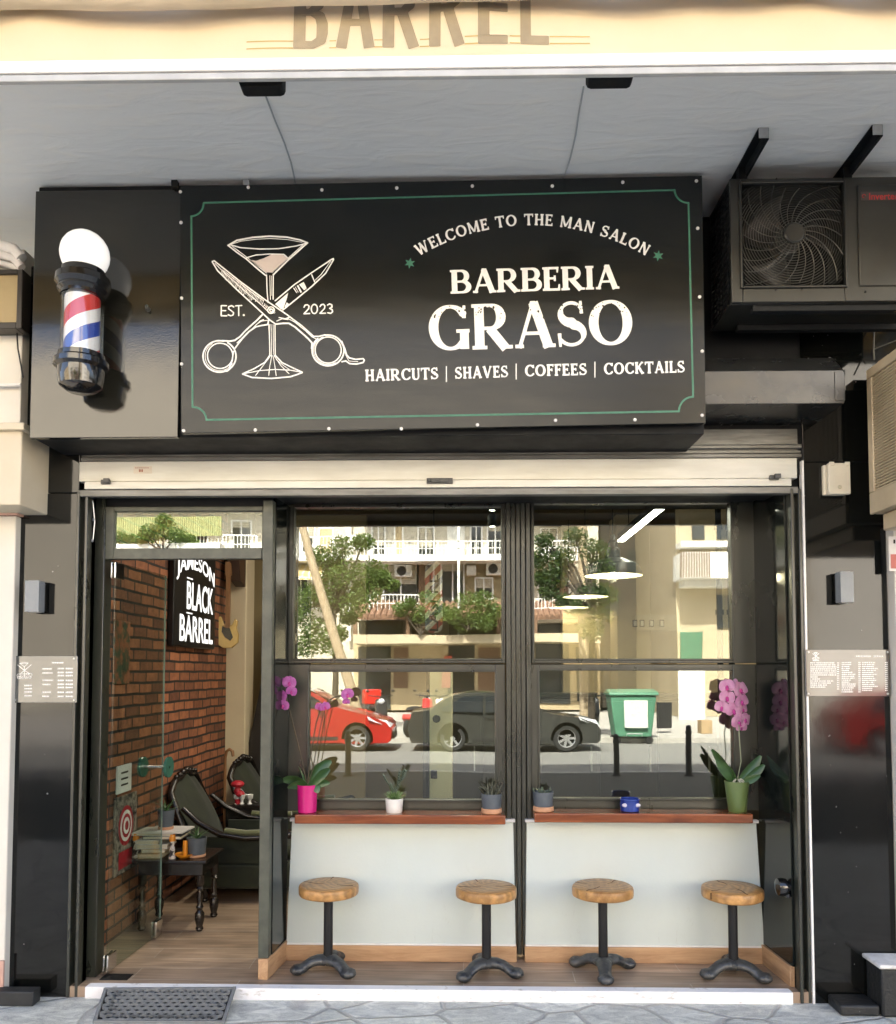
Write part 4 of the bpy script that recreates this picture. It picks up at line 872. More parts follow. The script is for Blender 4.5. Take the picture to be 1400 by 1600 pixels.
for (px, py, r, fx, fz) in ((452,1067,11,.2,.1),(455,1080,9,.4,-.2),(440,1088,10,-.3,.1),(432,1099,9,-.2,-.2),(442,1102,10,.1,-.3),(543,1085,10,.2,.0),(541,1096,6,.1,-.5),(508,1104,8,.4,-.2),(499,1105,7,-.3,-.1)):
    flower(t, at(px,py,Y1-.03), (fx,-1,fz), r*kk, PETD, random.uniform(-.4,.4))
MB().tube([at(441,1064,Y1-.02), a1], .0015, 6).ball(at(441,1063,Y1-.02), 4*kk, 8, (1,1,1.3)).ball(at(427,1075,Y1-.02), 3*kk, 8).build('bud', PETD, t)
# white pot succulent
c = at(616,1270,Y1); x, z = c.x, ZL+.0005
t = thing('succulent_plant', 'small succulent and cactus arm in a white pot on the left shelf', 'potted plant', (x,y,z), 'potted plants on the counter shelves')
H = 22*kk; pot_mb(x,y,z, 12.5*kk, 14*kk, H).build('pot', WPOT, t); MB().lathe([(13*kk,0),(0,.004)],(x,y,z+H-.018),20).build('soil', SOIL, t)
rn = random.Random(2); top = Vector((x,y,z+H-.01)); m = MB()
for i in range(34):
    az = i*2.4; e0 = R(15+60*(i/34)); L = .075*(1-.35*i/34); m.strip(leaf_path(top, az, e0, e0+.35, L, 5), [.011,.012,.010,.007,.004,.0008], (-math.sin(az), math.cos(az), 0), .003, .15)
m.build('rosette', LEAFL, t)
m = MB()
for (b0, tip_) in (((-.012,.0,.03),(-.05,0,.135)),((.0,.01,.04),(.045,0,.16)),((-.005,-.01,.03),(-.01,0,.09)),((.02,0,.10),(.075,0,.165))):
    b0 = top+Vector(b0)*.9; tp = top+Vector(tip_)
    for i in range(26):
        t_ = i/25; p = b0.lerp(tp,t_)+Vector((.008*math.sin(t_*5),0,0)); az = i*2.1; m.strip(leaf_path(p, az, .5, .9, .024, 4), [.004,.0055,.004,.002,.0005], (-math.sin(az), math.cos(az), 0), .002, .1)
m.build('arm', LEAFG, t)
# grey pots with terracotta saucers
def grey_pot(px, py, Zs, lab, hh, seed, style):
    c = at(px, py, Y1); x = c.x; z = Zs+.0005; rn = random.Random(seed)
    t = thing('succulent_plant', lab, 'potted plant', (x,y,z), 'potted plants on the counter shelves')
    MB().lathe([(0,0),(15*kk,0),(16*kk,.004),(16*kk,7*kk),(15*kk,7.6*kk),(0,7.6*kk)],(x,y,z),28).build('saucer', TERR, t)
    pot_mb(x,y,z+7*kk, 14.6*kk, 16*kk, 23*kk).build('pot', GPOT, t); top = Vector((x,y,z+27*kk)); MB().lathe([(15*kk,0),(0,.003)],(x,y,z+26*kk),20).build('soil', SOIL, t)
    m = MB()
    for i in range(46 if style else 22):
        a = rn.uniform(0,6.28); r = rn.uniform(0,13)*kk; p = top+Vector((r*math.cos(a), r*math.sin(a), -.004)); az = rn.uniform(0,6.28)
        L = rn.uniform(.4,1)*hh; m.strip(leaf_path(p, az, rn.uniform(.7,1.4), rn.uniform(.4,1.5), L, 5), [.0035,.005,.005,.004,.003,.0007], (-math.sin(az), math.cos(az), 0), .003, .1)
    m.build('leaves', LEAFD if style else LEAFG, t); return t
grey_pot(768,1270,ZL,'bushy little succulent in a grey pot on terracotta saucer, right end of the left shelf',.085,4,1)
grey_pot(849,1268,ZR,'sparse little cactus in a grey pot on terracotta saucer, left end of the right shelf',.05,9,0)
# blue pot with pale ear handles
c = at(984,1268,Y1); x, z = c.x, ZR+.0005
t = thing('blue_ceramic_pot', 'small glossy blue ceramic pot with pale patches on the right shelf', 'pot', (x,y,z))
bl = MB().lathe([(0,0),(13*kk,0),(14.5*kk,.004),(15.3*kk,10*kk),(15*kk,17*kk),(16*kk,18.5*kk),(15.5*kk,20*kk),(13.8*kk,19*kk),(13.5*kk,4*kk),(0,3*kk)],(x,y,z),30)
bl.build('bowl', BLUE, t)
for s_ in (-1,1): MB().ball((x+s_*9.5*kk, y-11.8*kk, z+11*kk), 5*kk, 12, (1,.45,.6)).build('pale_patch', M('lilac_glaze', (.62,.60,.72), rough=.3), t)
# green pot orchid
c = at(1152,1268,Y1); x, z = c.x, ZR+.0005
t = thing('orchid_plant', 'pale pink orchid in a tall olive green pot at the right end of the shelf', 'potted plant', (x,y,z), 'potted plants on the counter shelves')
H = 47*kk; pot_mb(x,y,z, 13.5*kk, 18.5*kk, H).build('pot', OLV, t); MB().lathe([(16*kk,0),(0,.006)],(x,y,z+H-.022),20).build('soil', SOIL, t); top = Vector((x,y,z+H-.008))
for (az, e0, e1, L, w, bx) in ((R(165),1.15,.85,.22,.036,-.015),(R(190),1.0,.75,.17,.034,-.012),(R(8),.75,.95,.20,.030,.012),(R(-8),.55,.75,.17,.030,.015),(R(-30),.35,.45,.12,.026,.016)):
    MB().strip(leaf_path(top+Vector((bx,-.005,0)), az, e0, e1, L), leafw(w), (-math.sin(az), .6*math.cos(az), 1.1), .002, .25).build('leaf', LEAF, t)
rm = MB(); rn = random.Random(11)
for i in range(9):
    a = rn.uniform(-2.6,-.3); rm.tube([top, top+Vector((.02*math.cos(a),.02*math.sin(a)-.006,.016+rn.uniform(0,.008))), top+Vector((.042*math.cos(a),.042*math.sin(a),.008)), top+Vector((.05*math.cos(a+.4),.05*math.sin(a+.4)+.004,-.004))], .0022, 6)
rm.build('aerial_root', M('pale_root', (.62,.62,.52), rough=.6), t)
stem_to([top, at(1158,1190,Y1), at(1155,1150,Y1), at(1154,1110,Y1+.045), at(1150,1080,Y1+.05), at(1142,1066,Y1+.05)], .003, t, M('wire_stem_pale', (.30,.33,.22), rough=.5))
for (px, py, r, fx, fz) in ((1136,1073,12,-.3,.2),(1156,1078,13,.4,.1),(1136,1090,12,-.2,.1),(1158,1096,12,.4,-.1),(1128,1105,11,-.5,-.1),(1146,1110,13,.0,-.1),(1160,1108,9,.6,-.2),(1154,1128,13,.2,-.2),(1163,1124,11,.6,-.1),(1158,1136,9,.1,-.5)):
    flower(t, at(px,py,Y1+.040+random.uniform(-.010,.010)), (fx,-1,fz), r*kk*1.02, PETL, random.uniform(-.5,.5))
MB().ball(at(1149,1065,Y1+.045), 4.2*kk, 10, (1,1,1.2)).ball(at(1143,1066,Y1+.045), 3*kk, 8, (1,1,1.2)).build('bud', PETL, t)
# ================================================================ wall lights, notice boards, sockets
GRYM = M('grey_powder_coat', (.24,.26,.275), (.22,.24,.255), scale=30, rough=.45)
def wall_light(x0, y0, x1, y1, lab):
    Yf = YF-.085; a = at(x0,y0,Yf); b = at(x1,y1,Yf)
    t = thing('wall_light', lab, 'wall lamp', ((a.x+b.x)/2, YF, (a.z+b.z)/2), 'grey box wall lights on the pillars')
    cx = (a.x+b.x)/2; w = b.x-a.x; zc = (a.z+b.z)/2; h = a.z-b.z
    MB().box(cx-w/2, cx+w/2, Yf, YF-.022, zc-h/2, zc+h/2).build('housing', GRYM, t, bevel=.002)
    MB().box(cx-w/2+.008, cx+w/2-.008, YF-.022, YF, zc-h/2+.01, zc+h/2-.01).build('mount', MET, t)
    g = MB().box(cx-w/2+.012, cx+w/2-.012, Yf+.012, YF-.03, zc-h/2-.002, zc-h/2+.004).box(cx-w/2+.012, cx+w/2-.012, Yf+.012, YF-.03, zc+h/2-.004, zc+h/2+.002)
    g.build('lens', M('lens_frost', (.5,.5,.48), rough=.3), t)
wall_light(39,907,60,956,'grey box wall light on the left pillar above the opening hours board')
wall_light(1313,893,1335,941,'grey box wall light on the right pillar above the price board')
ACR = M('mirror_acrylic_bronze', (.085,.09,.09), (.07,.075,.075), scale=4, rough=.05, spec=.9)
ACR2 = M('bronze_board', (.095,.085,.075), (.11,.095,.085), scale=4, rough=.06, spec=.8)
def board(x0, y0, x1, y1, lab, mat):
    Yb = YF-.014; a = at(x0,y0,Yb); b = at(x1,y1,Yb)
    t = thing('notice_board', lab, 'sign', ((a.x+b.x)/2, YF, (a.z+b.z)/2), 'notice boards on the pillars')
    MB().box(a.x, b.x, Yb, Yb+.006, b.z, a.z).build('plate', mat, t, bevel=.0015)
    for (px, py) in ((x0+4,y0+4),(x1-4,y0+4),(x0+4,y1-4),(x1-4,y1-4)):
        p = at(px,py,Yb); MB().lathe([(.006,.014),(.006,-.003),(.004,-.005),(0,-.005)], p, 12, 'y').build('stud', ALU, t)
    return t, Yb-.001
def runs(mb, x0, x1, y, h, Y, rnd, gap=.18):
    x = x0
    while x < x1:
        w = rnd.uniform(1.2, 3.2); e_ = min(x+w, x1); a = at(x, y, Y); b = at(e_, y+h, Y)
        mb.add([(a.x,Y,b.z),(b.x,Y,b.z),(b.x,Y,a.z),(a.x,Y,a.z)], [(0,1,2,3)]); x = e_ + (.45 if rnd.random() > gap else 1.1)
def mini_logo(parent, x, y, s, Y):
    pl = lambda u, v: at(u, v, Y); f = lambda u, v: (x+(u-478)*s, y+(v-600)*s)
    def P_(pts, w): return _poly([f(*q) for q in pts], w)
    g = [P_([(255,278),(470,240),(668,265),(480,440),(255,278)],.35), P_([(255,278),(470,300),(668,265)],.25), P_([(480,440),(482,850)],.5), P_([(482,850),(330,945),(480,972),(640,940),(482,850)],.3), P_([(170,360),(470,610),(700,750)],.5), P_([(804,350),(480,625),(280,780)],.5)]
    for c_ in ((212,855),(775,825)): g.append(_poly([f(c_[0]+78*math.cos(R(a)), c_[1]+76*math.sin(R(a))) for a in range(0,361,24)],.35))
    px_mesh('emblem', [g], WTXT, .35, parent, pl=pl)
rn = random.Random(4)
t, Y = board(19,1025,120,1098,'small reflective board listing opening hours on the left pillar',ACR)
mini_logo(t, 38, 1047, .033, Y)
px_mesh('lettering', serif_line('GRASO', 27,1061,49,1060.5,5,S=.11,T=.05,q=.04,gap=.1), WTXT, .3, t, pl=lambda u,v: at(u,v,Y))
m = MB(); runs(m, 29,46,1052.3,1.4,Y,rn); runs(m, 81,99,1034.5,2,Y,rn,0)
for y in (1044,1050.5,1062,1068.5,1080.5,1087): runs(m, 66,66+rn.uniform(11,17),y,2,Y,rn,0)
for y in (1043.5,1049.5,1054.5,1062,1068,1073,1080.5,1087): runs(m, 90,100,y,2.3,Y,rn,0); runs(m, 102.5,114,y,2.3,Y,rn,0)
for y in (1070,1075,1080,1086): runs(m, 38,50,y,2,Y,rn,0)
m.build('small_print', WTXT, t)
t, Y = board(1259,1015,1391,1088,'bronze reflective price board with three columns on the right pillar',ACR2)
mini_logo(t, 1274.5, 1025, .015, Y); m = MB()
runs(m, 1337,1361,1024.5,2,Y,rn); runs(m, 1365,1380,1024.5,2,Y,rn); runs(m,1270,1280,1031,2,Y,rn,0)
for i in range(13): runs(m, 1266, 1266+(38,40,41,41,41,41,41,12,15,36,32,26,0)[i] if i<12 else 1290, 1035+i*3.15, 1.5, Y, rn); 
for i in range(13): runs(m, 1308,1311,1035+i*3.4,1.5,Y,rn,0)
for i in range(16): runs(m, 1315, 1315+rn.uniform(12,23), 1034.5+i*3.05, 1.5, Y, rn); runs(m, 1341,1345,1034.5+i*3.05,1.5,Y,rn,0)
for i in range(15): runs(m, 1347, 1347+rn.uniform(12,28), 1034.5+i*3.1, 1.5, Y, rn); runs(m, 1383,1387,1034.5+i*3.1,1.5,Y,rn,0)
m.build('small_print', WTXT, t)
# weatherproof socket
IVO = M('ivory_plastic', (.72,.67,.54), (.64,.58,.45), scale=8, rough=.45)
Yb = YF-.06; a = at(1294,723,Yb); b = at(1330,772,Yb); t = thing('outdoor_socket', 'ivory weatherproof socket box high on the right pillar', 'socket', ((a.x+b.x)/2, YF, a.z))
MB().box(a.x-.012, b.x-.006, YF-.03, YF, b.z+.003, a.z-.003).build('back_box', IVO, t, bevel=.006)
MB().box(a.x, b.x, Yb, YF-.032, b.z, a.z).build('flap', IVO, t, bevel=.006)
MB().box(a.x+.004, a.x+.03, Yb-.005, Yb+.002, a.z-.016, a.z+.004).box(b.x-.03, b.x-.004, Yb-.005, Yb+.002, a.z-.016, a.z+.004).build('hinge', IVO, t, bevel=.002)
MB().lathe([(.010,0),(.010,-.004),(.007,-.006),(0,-.005)], at(1312,761,Yb), 16, 'y').build('latch', M('aged_plastic', (.5,.46,.33), rough=.5), t)
# door holder on the right return
p = at(1228,1386,-.36); tag(MB().tube([(p.x+.07,p.y,p.z),(p.x,p.y,p.z)], .028, 16).lathe([(.02,-.03),(.044,-.025),(.048,0),(.044,.02),(.0,.022)], (p.x-.02,p.y,p.z), 20, 'x').box(p.x-.01,p.x+.01,p.y-.03,p.y+.03,p.z-.05,p.z-.03).build('shutter_motor_knob', GLS), 'round black knob low on the right shutter rail', 'knob')
# loop of chain at the top of the left rail
q = MB(); pts = [at(145,782,YF+.06), at(138,815,YF+.06), at(141,843,YF+.06), at(145,846,YF+.06), at(148,815,YF+.06), at(145,782,YF+.06)]
q.tube(pts, .0035, 6)
for a_ in ((144,784),(146,812),(144,845)): q.ball(at(*a_,YF+.055), .009, 8)
tag(q.build('pull_cord', ALU), 'thin pull cord loop hanging at the top of the left shutter rail', 'cord')

# ================================================================ soffit fittings: black boxes, cables
for (x0, x1, y1, lab) in ((379,447,153,'black rounded box under the awning bar, the left of two'),(915,986,141,'black rounded box under the awning bar, the right of two')):
    Yk = -1.62; a = at(x0,y1-1,Yk+.06); b = at(x1,y1-30,Yk+.06); w = b.x-a.x; h = b.z-a.z+.04; rr_ = .02
    o = [(a.x, a.z+h),(a.x,a.z+rr_),(a.x+rr_*.3,a.z+rr_*.3),(a.x+rr_,a.z),(b.x-rr_,a.z),(b.x-rr_*.3,a.z+rr_*.3),(b.x,a.z+rr_),(b.x,a.z+h)]
    t = thing('awning_box', lab, 'box', ((a.x+b.x)/2, Yk, a.z), 'black boxes under the awning bar')
    MB().prism(o, 'y', Yk, Yk+.06).build('housing', DRK, t, bevel=.004)
    MB().box((a.x+b.x)/2-.02, (a.x+b.x)/2+.02, Yk+.02, Yk+.05, a.z+h-.002, ZS).build('stem', DRK, t)
CAB = M('painted_cable', (.45,.48,.50), (.38,.41,.43), rough=.6)
for (xa, ya, xb, yb, lab) in ((415,150,461,284,'thin painted cable across the soffit towards the left half of the sign'),(912,136,880,279,'thin painted cable across the soffit towards the right half of the sign')):
    a = gnd(xa,ya,ZS-.004); b = gnd(xb,yb,ZS-.004)
    mid = a.lerp(b,.5)+Vector((.012,0,0)); tag(MB().tube([a, a.lerp(b,.25)+Vector((.004,0,0)), mid, a.lerp(b,.75)+Vector((.012,0,0)), b, b+Vector((0,.01,-.04))], .0042, 8).build('cable', CAB), lab, 'cable', 'cables on the soffit')
# small cut brackets over the sign
for (px, lab) in ((272,'tiny black bracket at the top left corner of the sign'),(384,'tiny pale bracket above the second screw of the sign')):
    p = at(px, 290, YS-.01); tag(MB().box(p.x-.015,p.x+.015,p.y,p.y+.03,p.z-.01,ZS).box(p.x-.006,p.x+.02,p.y-.012,p.y,p.z-.012,p.z+.012).build('sign_bracket', DRK if px<300 else ALU), lab, 'bracket')
# ================================================================ awning
YA = -1.88
CLO = M('cream_awning_cloth', (.92,.82,.60), (.90,.79,.56), scale=3, rough=.8, bump=.08, bscale=200, sheen=.2)
n, l, b = nodes(CLO); tr = n.new('ShaderNodeBsdfTranslucent'); tr.inputs[0].default_value = (.86,.68,.36,1); mxs = n.new('ShaderNodeMixShader'); mxs.inputs[0].default_value = .35
l.new(b.outputs[0], mxs.inputs[1]); l.new(tr.outputs[0], mxs.inputs[2]); l.new(mxs.outputs[0], n['Material Output'].inputs[0])
def za(y): return ZW(700,y,YA)
tilt = lambda x: (at(1400,100,YA).z-at(0,116,YA).z)/(XW(1400,100,YA)-XW(0,116,YA))*x*.72
aw = thing('awning', 'cream cloth awning with a white front bar and brown lettering above the shop', 'awning', (0, YA, za(100)))
def slab(mb, y0, y1, Ya, Yb_, x0=-3.2, x1=3.2):
    return mb.add([(x,yy,z+tilt(x)) for (yy) in (Ya,Yb_) for (x,z) in ((x0,y0),(x1,y0),(x1,y1),(x0,y1))], [(0,1,2,3),(7,6,5,4),(0,4,5,1),(1,5,6,2),(2,6,7,3),(3,7,4,0)])
FB = M('white_aluminium_bar', (.86,.85,.83), (.82,.81,.79), scale=2, rough=.35)
m = MB(); slab(m, za(105), za(86), YA, YA+.035); m.build('front_bar', FB, aw, bevel=.004)
m = MB(); slab(m, za(117), za(106.5), YA+.006, YA+.026); m.build('front_bar_lip', M('grey_aluminium', (.50,.51,.50), rough=.45), aw, bevel=.003)
random.seed(21)
def fold(x, v):
    s = .016*math.sin(x*3.1+1.2+v*1.3)+.012*math.sin(x*7.3+v*2.2)+.006*math.sin(x*15.+v*4)
    f = math.exp(-((x-1.75+v*.5)/.38)**2)*.05*math.sin((x-1.2)*6+v*4)+math.exp(-((x+2.0)/.5)**2)*.03*math.sin(x*8+v*3)
    return (s+f)*(.25+v)
zb0, zb1 = za(87), za(-110); NX, NV = 220, 16; vs = []
for j in range(NV+1):
    v = j/NV
    for i in range(NX+1):
        x = -3.2+6.4*i/NX; vs.append((x, YA+.03+v*.05-fold(x,v), zb0+(zb1-zb0)*v+tilt(x)))
m = MB(); m.add(vs, [(j*(NX+1)+i, j*(NX+1)+i+1, (j+1)*(NX+1)+i+1, (j+1)*(NX+1)+i) for j in range(NV) for i in range(NX)], True)
co = m.build('cloth', CLO, aw, angle=180); so_ = co.modifiers.new('thick','SOLIDIFY'); so_.thickness = .0015; so_.offset = 1
BRN = M('brown_awning_print', (.36,.29,.18), (.30,.24,.15), scale=12, rough=.85)
GLD = M('gold_line_print', (.58,.42,.12), rough=.8)
def clothp(px, py):
    p = at(px,py,YA); v = (p.z-tilt(p.x)-zb0)/(zb1-zb0); p.y = YA+.03+v*.05-fold(p.x,v)-.003; return p
def sub_poly(mb, pts, n=10):
    """quad a,b,c,d (px) split so that it follows the cloth"""
    a,b_,c,d = pts; vs = []
    for j in range(n+1):
        for i in range(n+1):
            u, v = i/n, j/n; vs.append(clothp((a[0]*(1-u)+b_[0]*u)*(1-v)+(d[0]*(1-u)+c[0]*u)*v, (a[1]*(1-u)+b_[1]*u)*(1-v)+(d[1]*(1-u)+c[1]*u)*v))
    mb.add(vs, [(j*(n+1)+i, j*(n+1)+i+1, (j+1)*(n+1)+i+1, (j+1)*(n+1)+i) for j in range(n) for i in range(n)])
# BARREL, heavy condensed capitals 80 px tall, their tops under the rolled cloth
def yb(x): return 65 - (x-455)*.0125
lt = []
def hv(pts, w=8.5): return _poly(pts, w)
def L_(ch, x, w):
    y1 = yb(x); h = 124; f = lambda u, v: (x+u*w, y1-v*h)
    if ch == 'B': return [_bar(*f(.17,0),*f(.17,1),w*.17), ('s',[f(.2,.055),f(.55,.055),f(.78,.12),f(.81,.22),f(.81,.34),f(.74,.45),f(.5,.51),f(.2,.51)],[6.5,6.5,8,9,9,8,6,6]), ('s',[f(.5,.53),f(.7,.6),f(.76,.72),f(.72,.86),f(.55,.93),f(.2,.93)],[6,8,9,8,6.5,6.5])]
    if ch == 'A': return [_bar(*f(.13,0),*f(.45,1),w*.145,w*.12), _bar(*f(.87,0),*f(.55,1),w*.145,w*.12), _bar(*f(.2,.35),*f(.8,.35),6)]
    if ch == 'R': return [_bar(*f(.16,0),*f(.16,1),w*.16), ('s',[f(.2,.93),f(.55,.93),f(.76,.86),f(.8,.72),f(.74,.58),f(.55,.50),f(.2,.50)],[6.5,6.5,8,9,8,6.5,6.5]), _bar(*f(.52,.5),*f(.86,0),w*.15)]
    if ch == 'E': return [_bar(*f(.18,0),*f(.18,1),w*.18)]+[_bar(*f(.18,v),*f(.94,v),7.5) for v in (.06,.5,.94)]
    if ch == 'L': return [_bar(*f(.18,0),*f(.18,1),w*.18), _bar(*f(.18,.06),*f(.98,.06),7.5)]
m = MB()
for ch, x, w in (('B',455,56),('A',523,60),('R',596,58),('R',670,56),('E',747,50),('L',814,46)):
    for c_ in sdf_cells(L_(ch,x,w), 1.6):
        m.add([clothp(u,v) for u,v in c_], [list(range(len(c_)))])
m.build('lettering', BRN, aw)
m = MB()
for (xa, xb, y) in ((381,924,52),(381,924,63.8)):
    gaps = [(455,512),(523,583),(596,655),(670,726),(747,797),(814,860)]; cuts = [xa]+[g for ab in gaps for g in ab]+[xb]
    for k in range(0, len(cuts), 2):
        p, q_ = cuts[k], cuts[k+1]; yy = lambda x: y+1.5-(x-381)*.0145
        sub_poly(m, [(p,yy(p)-.8),(q_,yy(q_)-.8),(q_,yy(q_)+.8),(p,yy(p)+.8)], 8)
m.build('gold_lines', GLD, aw)
# the rolled, dirty top of the cloth that hangs over the lettering
ROL = M('weathered_canvas', (.58,.49,.36), (.46,.39,.28), scale=9, rough=.9, bump=.4, bscale=25, stretch=(.3,1,3))
vs = []; NV2 = 12
for j in range(NV2+1):
    a_ = -math.pi*.5 - math.pi*1.1*j/NV2
    for i in range(NX+1):
        x = -3.2+6.4*i/NX; r_ = .075+.003*math.sin(x*5)+.002*math.sin(x*13); zc_ = za(-19)+.005*math.sin(x*2.6+.7)+.003*math.sin(x*6.1)+.006*x
        vs.append((x, YA-.01+r_*math.cos(a_)*.8, zc_+r_*math.sin(a_)*.9+tilt(x)))
MB().add(vs, [(j*(NX+1)+i, j*(NX+1)+i+1, (j+1)*(NX+1)+i+1, (j+1)*(NX+1)+i) for j in range(NV2) for i in range(NX)], True).build('rolled_cloth', ROL, aw, angle=180)
for x in (-2.9,2.9): MB().bar((x,YA+.06,za(96)+tilt(x)),(x+.12,-1.2,ZS+.0),.04,.05).build('folding_arm', FB, aw)

# ================================================================ cooling units
ACB = M('weathered_dark_steel', (.035,.036,.031), (.022,.022,.019), scale=3, rough=.30, rough2=.45, spec=.7, metal=.35, bump=.06, bscale=8)
YC = -.92
a = at(1140,279,YC); b = at(1420,470,YC); x1c = a.x+.93
ac = thing('air_conditioner', 'dark steel outdoor cooling unit with round fan grille hung under the soffit', 'air conditioner', ((a.x+x1c)/2, YC, b.z))
za_, zb_ = a.z, b.z; g0 = at(1155,286,YC); g1 = at(1323,450,YC); dpth = .34
m = MB(); gx0, gx1, gz0, gz1 = g0.x+.008, g1.x-.008, g1.z+.012, g0.z-.008
m.box(a.x, gx0, YC, YC+.02, zb_, za_).box(gx1, x1c, YC, YC+.02, zb_, za_).box(gx0, gx1, YC, YC+.02, zb_, gz0).box(gx0, gx1, YC, YC+.02, gz1, za_)
m.box(a.x+.02, x1c, YC+dpth-.02, YC+dpth, zb_, za_).box(a.x, x1c, YC+.021, YC+dpth, za_-.012, za_).box(a.x, x1c, YC+.021, YC+dpth, zb_, zb_+.012).box(x1c-.012, x1c, YC+.021, YC+dpth-.021, zb_+.013, za_-.013)
m.build('casing', ACB, ac, bevel=.005)
# left side: wire-covered coil
m = MB()
for i in range(7): y_ = YC+.03+i*.048; m.box(a.x+.002, a.x+.008, y_, y_+.006, zb_+.02, za_-.02)
for i in range(20): z_ = zb_+.03+i*(za_-zb_-.06)/19; m.box(a.x+.001, a.x+.006, YC+.022, YC+dpth-.022, z_, z_+.005)
m.build('side_grille', MET, ac)
MB().box(a.x+.022, a.x+.04, YC+.03, YC+dpth-.03, zb_+.02, za_-.02).build('coil', M('coil_fins', (.10,.105,.10), (.04,.042,.04), scale=3, rough=.4, metal=.6, stretch=(1,1,30)), ac)
cx, cz = (gx0+gx1)/2, (gz0+gz1)/2; rg = min(gx1-gx0, gz1-gz0)/2
m = MB()
for i in range(24):
    r = .045+i*(rg*1.36-.045)/24
    pts = []
    for k in range(61):
        th = 2*math.pi*k/60; xx = cx+r*math.cos(th); zz = cz+r*math.sin(th)
        pts.append((xx,zz) if (gx0<xx<gx1 and gz0<zz<gz1) else None)
    run = []
    for p in pts+[None]:
        if p: run.append((p[0], YC+.006+.02*(1-min(1,r/rg))*-1, p[1]))
        else:
            if len(run) > 1: m.tube(run, .0016, 5)
            run = []
for k in range(22):
    pts = []
    for i in range(13):
        r = .05+(rg*1.36-.05)*i/12; th = 2*math.pi*k/22 - .9*i/12; xx = cx+r*math.cos(th); zz = cz+r*math.sin(th)
        if gx0<xx<gx1 and gz0<zz<gz1: pts.append((xx, YC+.004-.018*(1-min(1,r/rg)), zz))
    if len(pts) > 1: m.tube(pts, .0022, 5)
m.build('fan_grille', M('grille_wire', (.10,.10,.09), rough=.35, metal=.5), ac)
MB().lathe([(.05,0),(.05,-.008),(.043,-.014),(0,-.014)], (cx,YC-.012,cz), 28, 'y').build('hub_cap', ACB, ac)
m = MB()
for k in range(3):
    th0 = 2*math.pi*k/3+.5; vs = []
    for i in range(7):
        r = .05+(rg*.92-.05)*i/6
        for j in range(7):
            th = th0+(-.55+1.1*j/6)*(.8+.25*i/6)-.35*i/6; vs.append((cx+r*math.cos(th), YC+.10+.055*(j/6-.5)*2, cz+r*math.sin(th)))
    m.add(vs, [(i*7+j, i*7+j+1, (i+1)*7+j+1, (i+1)*7+j) for i in range(6) for j in range(6)], True)
fo = m.lathe([(.06,.02),(.06,-.05),(0,-.06)], (cx,YC+.11,cz), 24, 'y').build('fan', M('fan_plastic', (.035,.033,.03), rough=.4), ac); so2 = fo.modifiers.new('t','SOLIDIFY'); so2.thickness = .004
rim = MB()
for (x0_,x1_,z0_,z1_) in ((gx0-.012,gx0,gz0-.012,gz1+.012),(gx1,gx1+.012,gz0-.012,gz1+.012),(gx0,gx1,gz1,gz1+.012),(gx0,gx1,gz0-.012,gz0)): rim.box(x0_,x1_,YC-.012,YC+.004,z0_,z1_)
rim.build('grille_rim', ACB, ac, bevel=.004)
dk = MB().box(gx0-.01, gx1+.01, YC+.20, YC+.21, gz0-.02, gz1+.02); dk.build('inner_baffle', DRK, ac)
a2 = at(1338,290,YC); b2 = at(1338,448,YC)
MB().box(a2.x, x1c-.03, YC-.008, YC+.002, b2.z, a2.z).build('service_panel', ACB, ac, bevel=.006)
pnl = at(1345,300,YC-.009); pn2 = at(1345,313,YC-.009)
MB().box(pnl.x, x1c-.06, YC-.0105, YC-.0085, pn2.z, pnl.z).build('badge', M('dark_badge', (.06,.05,.045), rough=.4), ac)
m = MB(); e0 = at(1358,301.5,YC-.012); e1 = at(1404,311.5,YC-.012)
font_box(m, 'Inverter', lambda u, v: (e0.x+(e1.x-e0.x)*u, YC-.0115, e1.z+(e0.z-e1.z)*v), .012)
m.tube([(at(1350,306,YC-.012).x+.008*math.cos(i*.6), YC-.0112, at(1350,306,YC-.012).z+.008*math.sin(i*.6)) for i in range(9)], .0015, 5)
m.build('lettering', M('red_print', (.45,.03,.03), rough=.5), ac)
for (px, py) in ((1212,453),(1352,456),(1213,280),(1253,452)):
    p = at(px,py,YC); MB().lathe([(.005,0),(.005,-.003),(0,-.004)],p,8,'y').build('screw', DRK, ac)
# hanging brackets on the soffit
for (xa, ya, xb, yb_, lab) in ((1193,206,1143,280,'black steel angle on the soffit carrying the left side of the cooling unit'),(1371,201,1318,277,'black steel angle on the soffit carrying the right side of the cooling unit')):
    p = gnd(xa,ya,ZS-.02); q_ = p + Vector((0,.95,0)); t = thing('hanging_bracket', lab, 'bracket', (p.x,p.y,ZS), 'steel angles hanging the cooling unit')
    MB().box(p.x-.024,p.x+.024,p.y,p.y+1.05,ZS-.008,ZS-.002).box(p.x+.012,p.x+.024,p.y,p.y+1.05,ZS-.055,ZS-.008).build('angle', DRK, t)
    MB().box(p.x-.02,p.x+.02,YC+.05,YC+.09,za_-.005,ZS-.009).build('drop_rod', DRK, t)
    MB().box(p.x-.022,p.x+.022,p.y-.003,p.y+.0,ZS-.05,ZS-.002).build('cut_end', ALU, t)
m = MB().box(XW(1180,475,YC), x1c+.02, YC+.03, YC+.07, zb_-.03, zb_-.002).box(XW(1180,475,YC), x1c+.02, YC+.25, YC+.29, zb_-.03, zb_-.002)
tag(m.build('support_rail', DRK), 'pair of black rails the cooling unit rests on', 'rail')
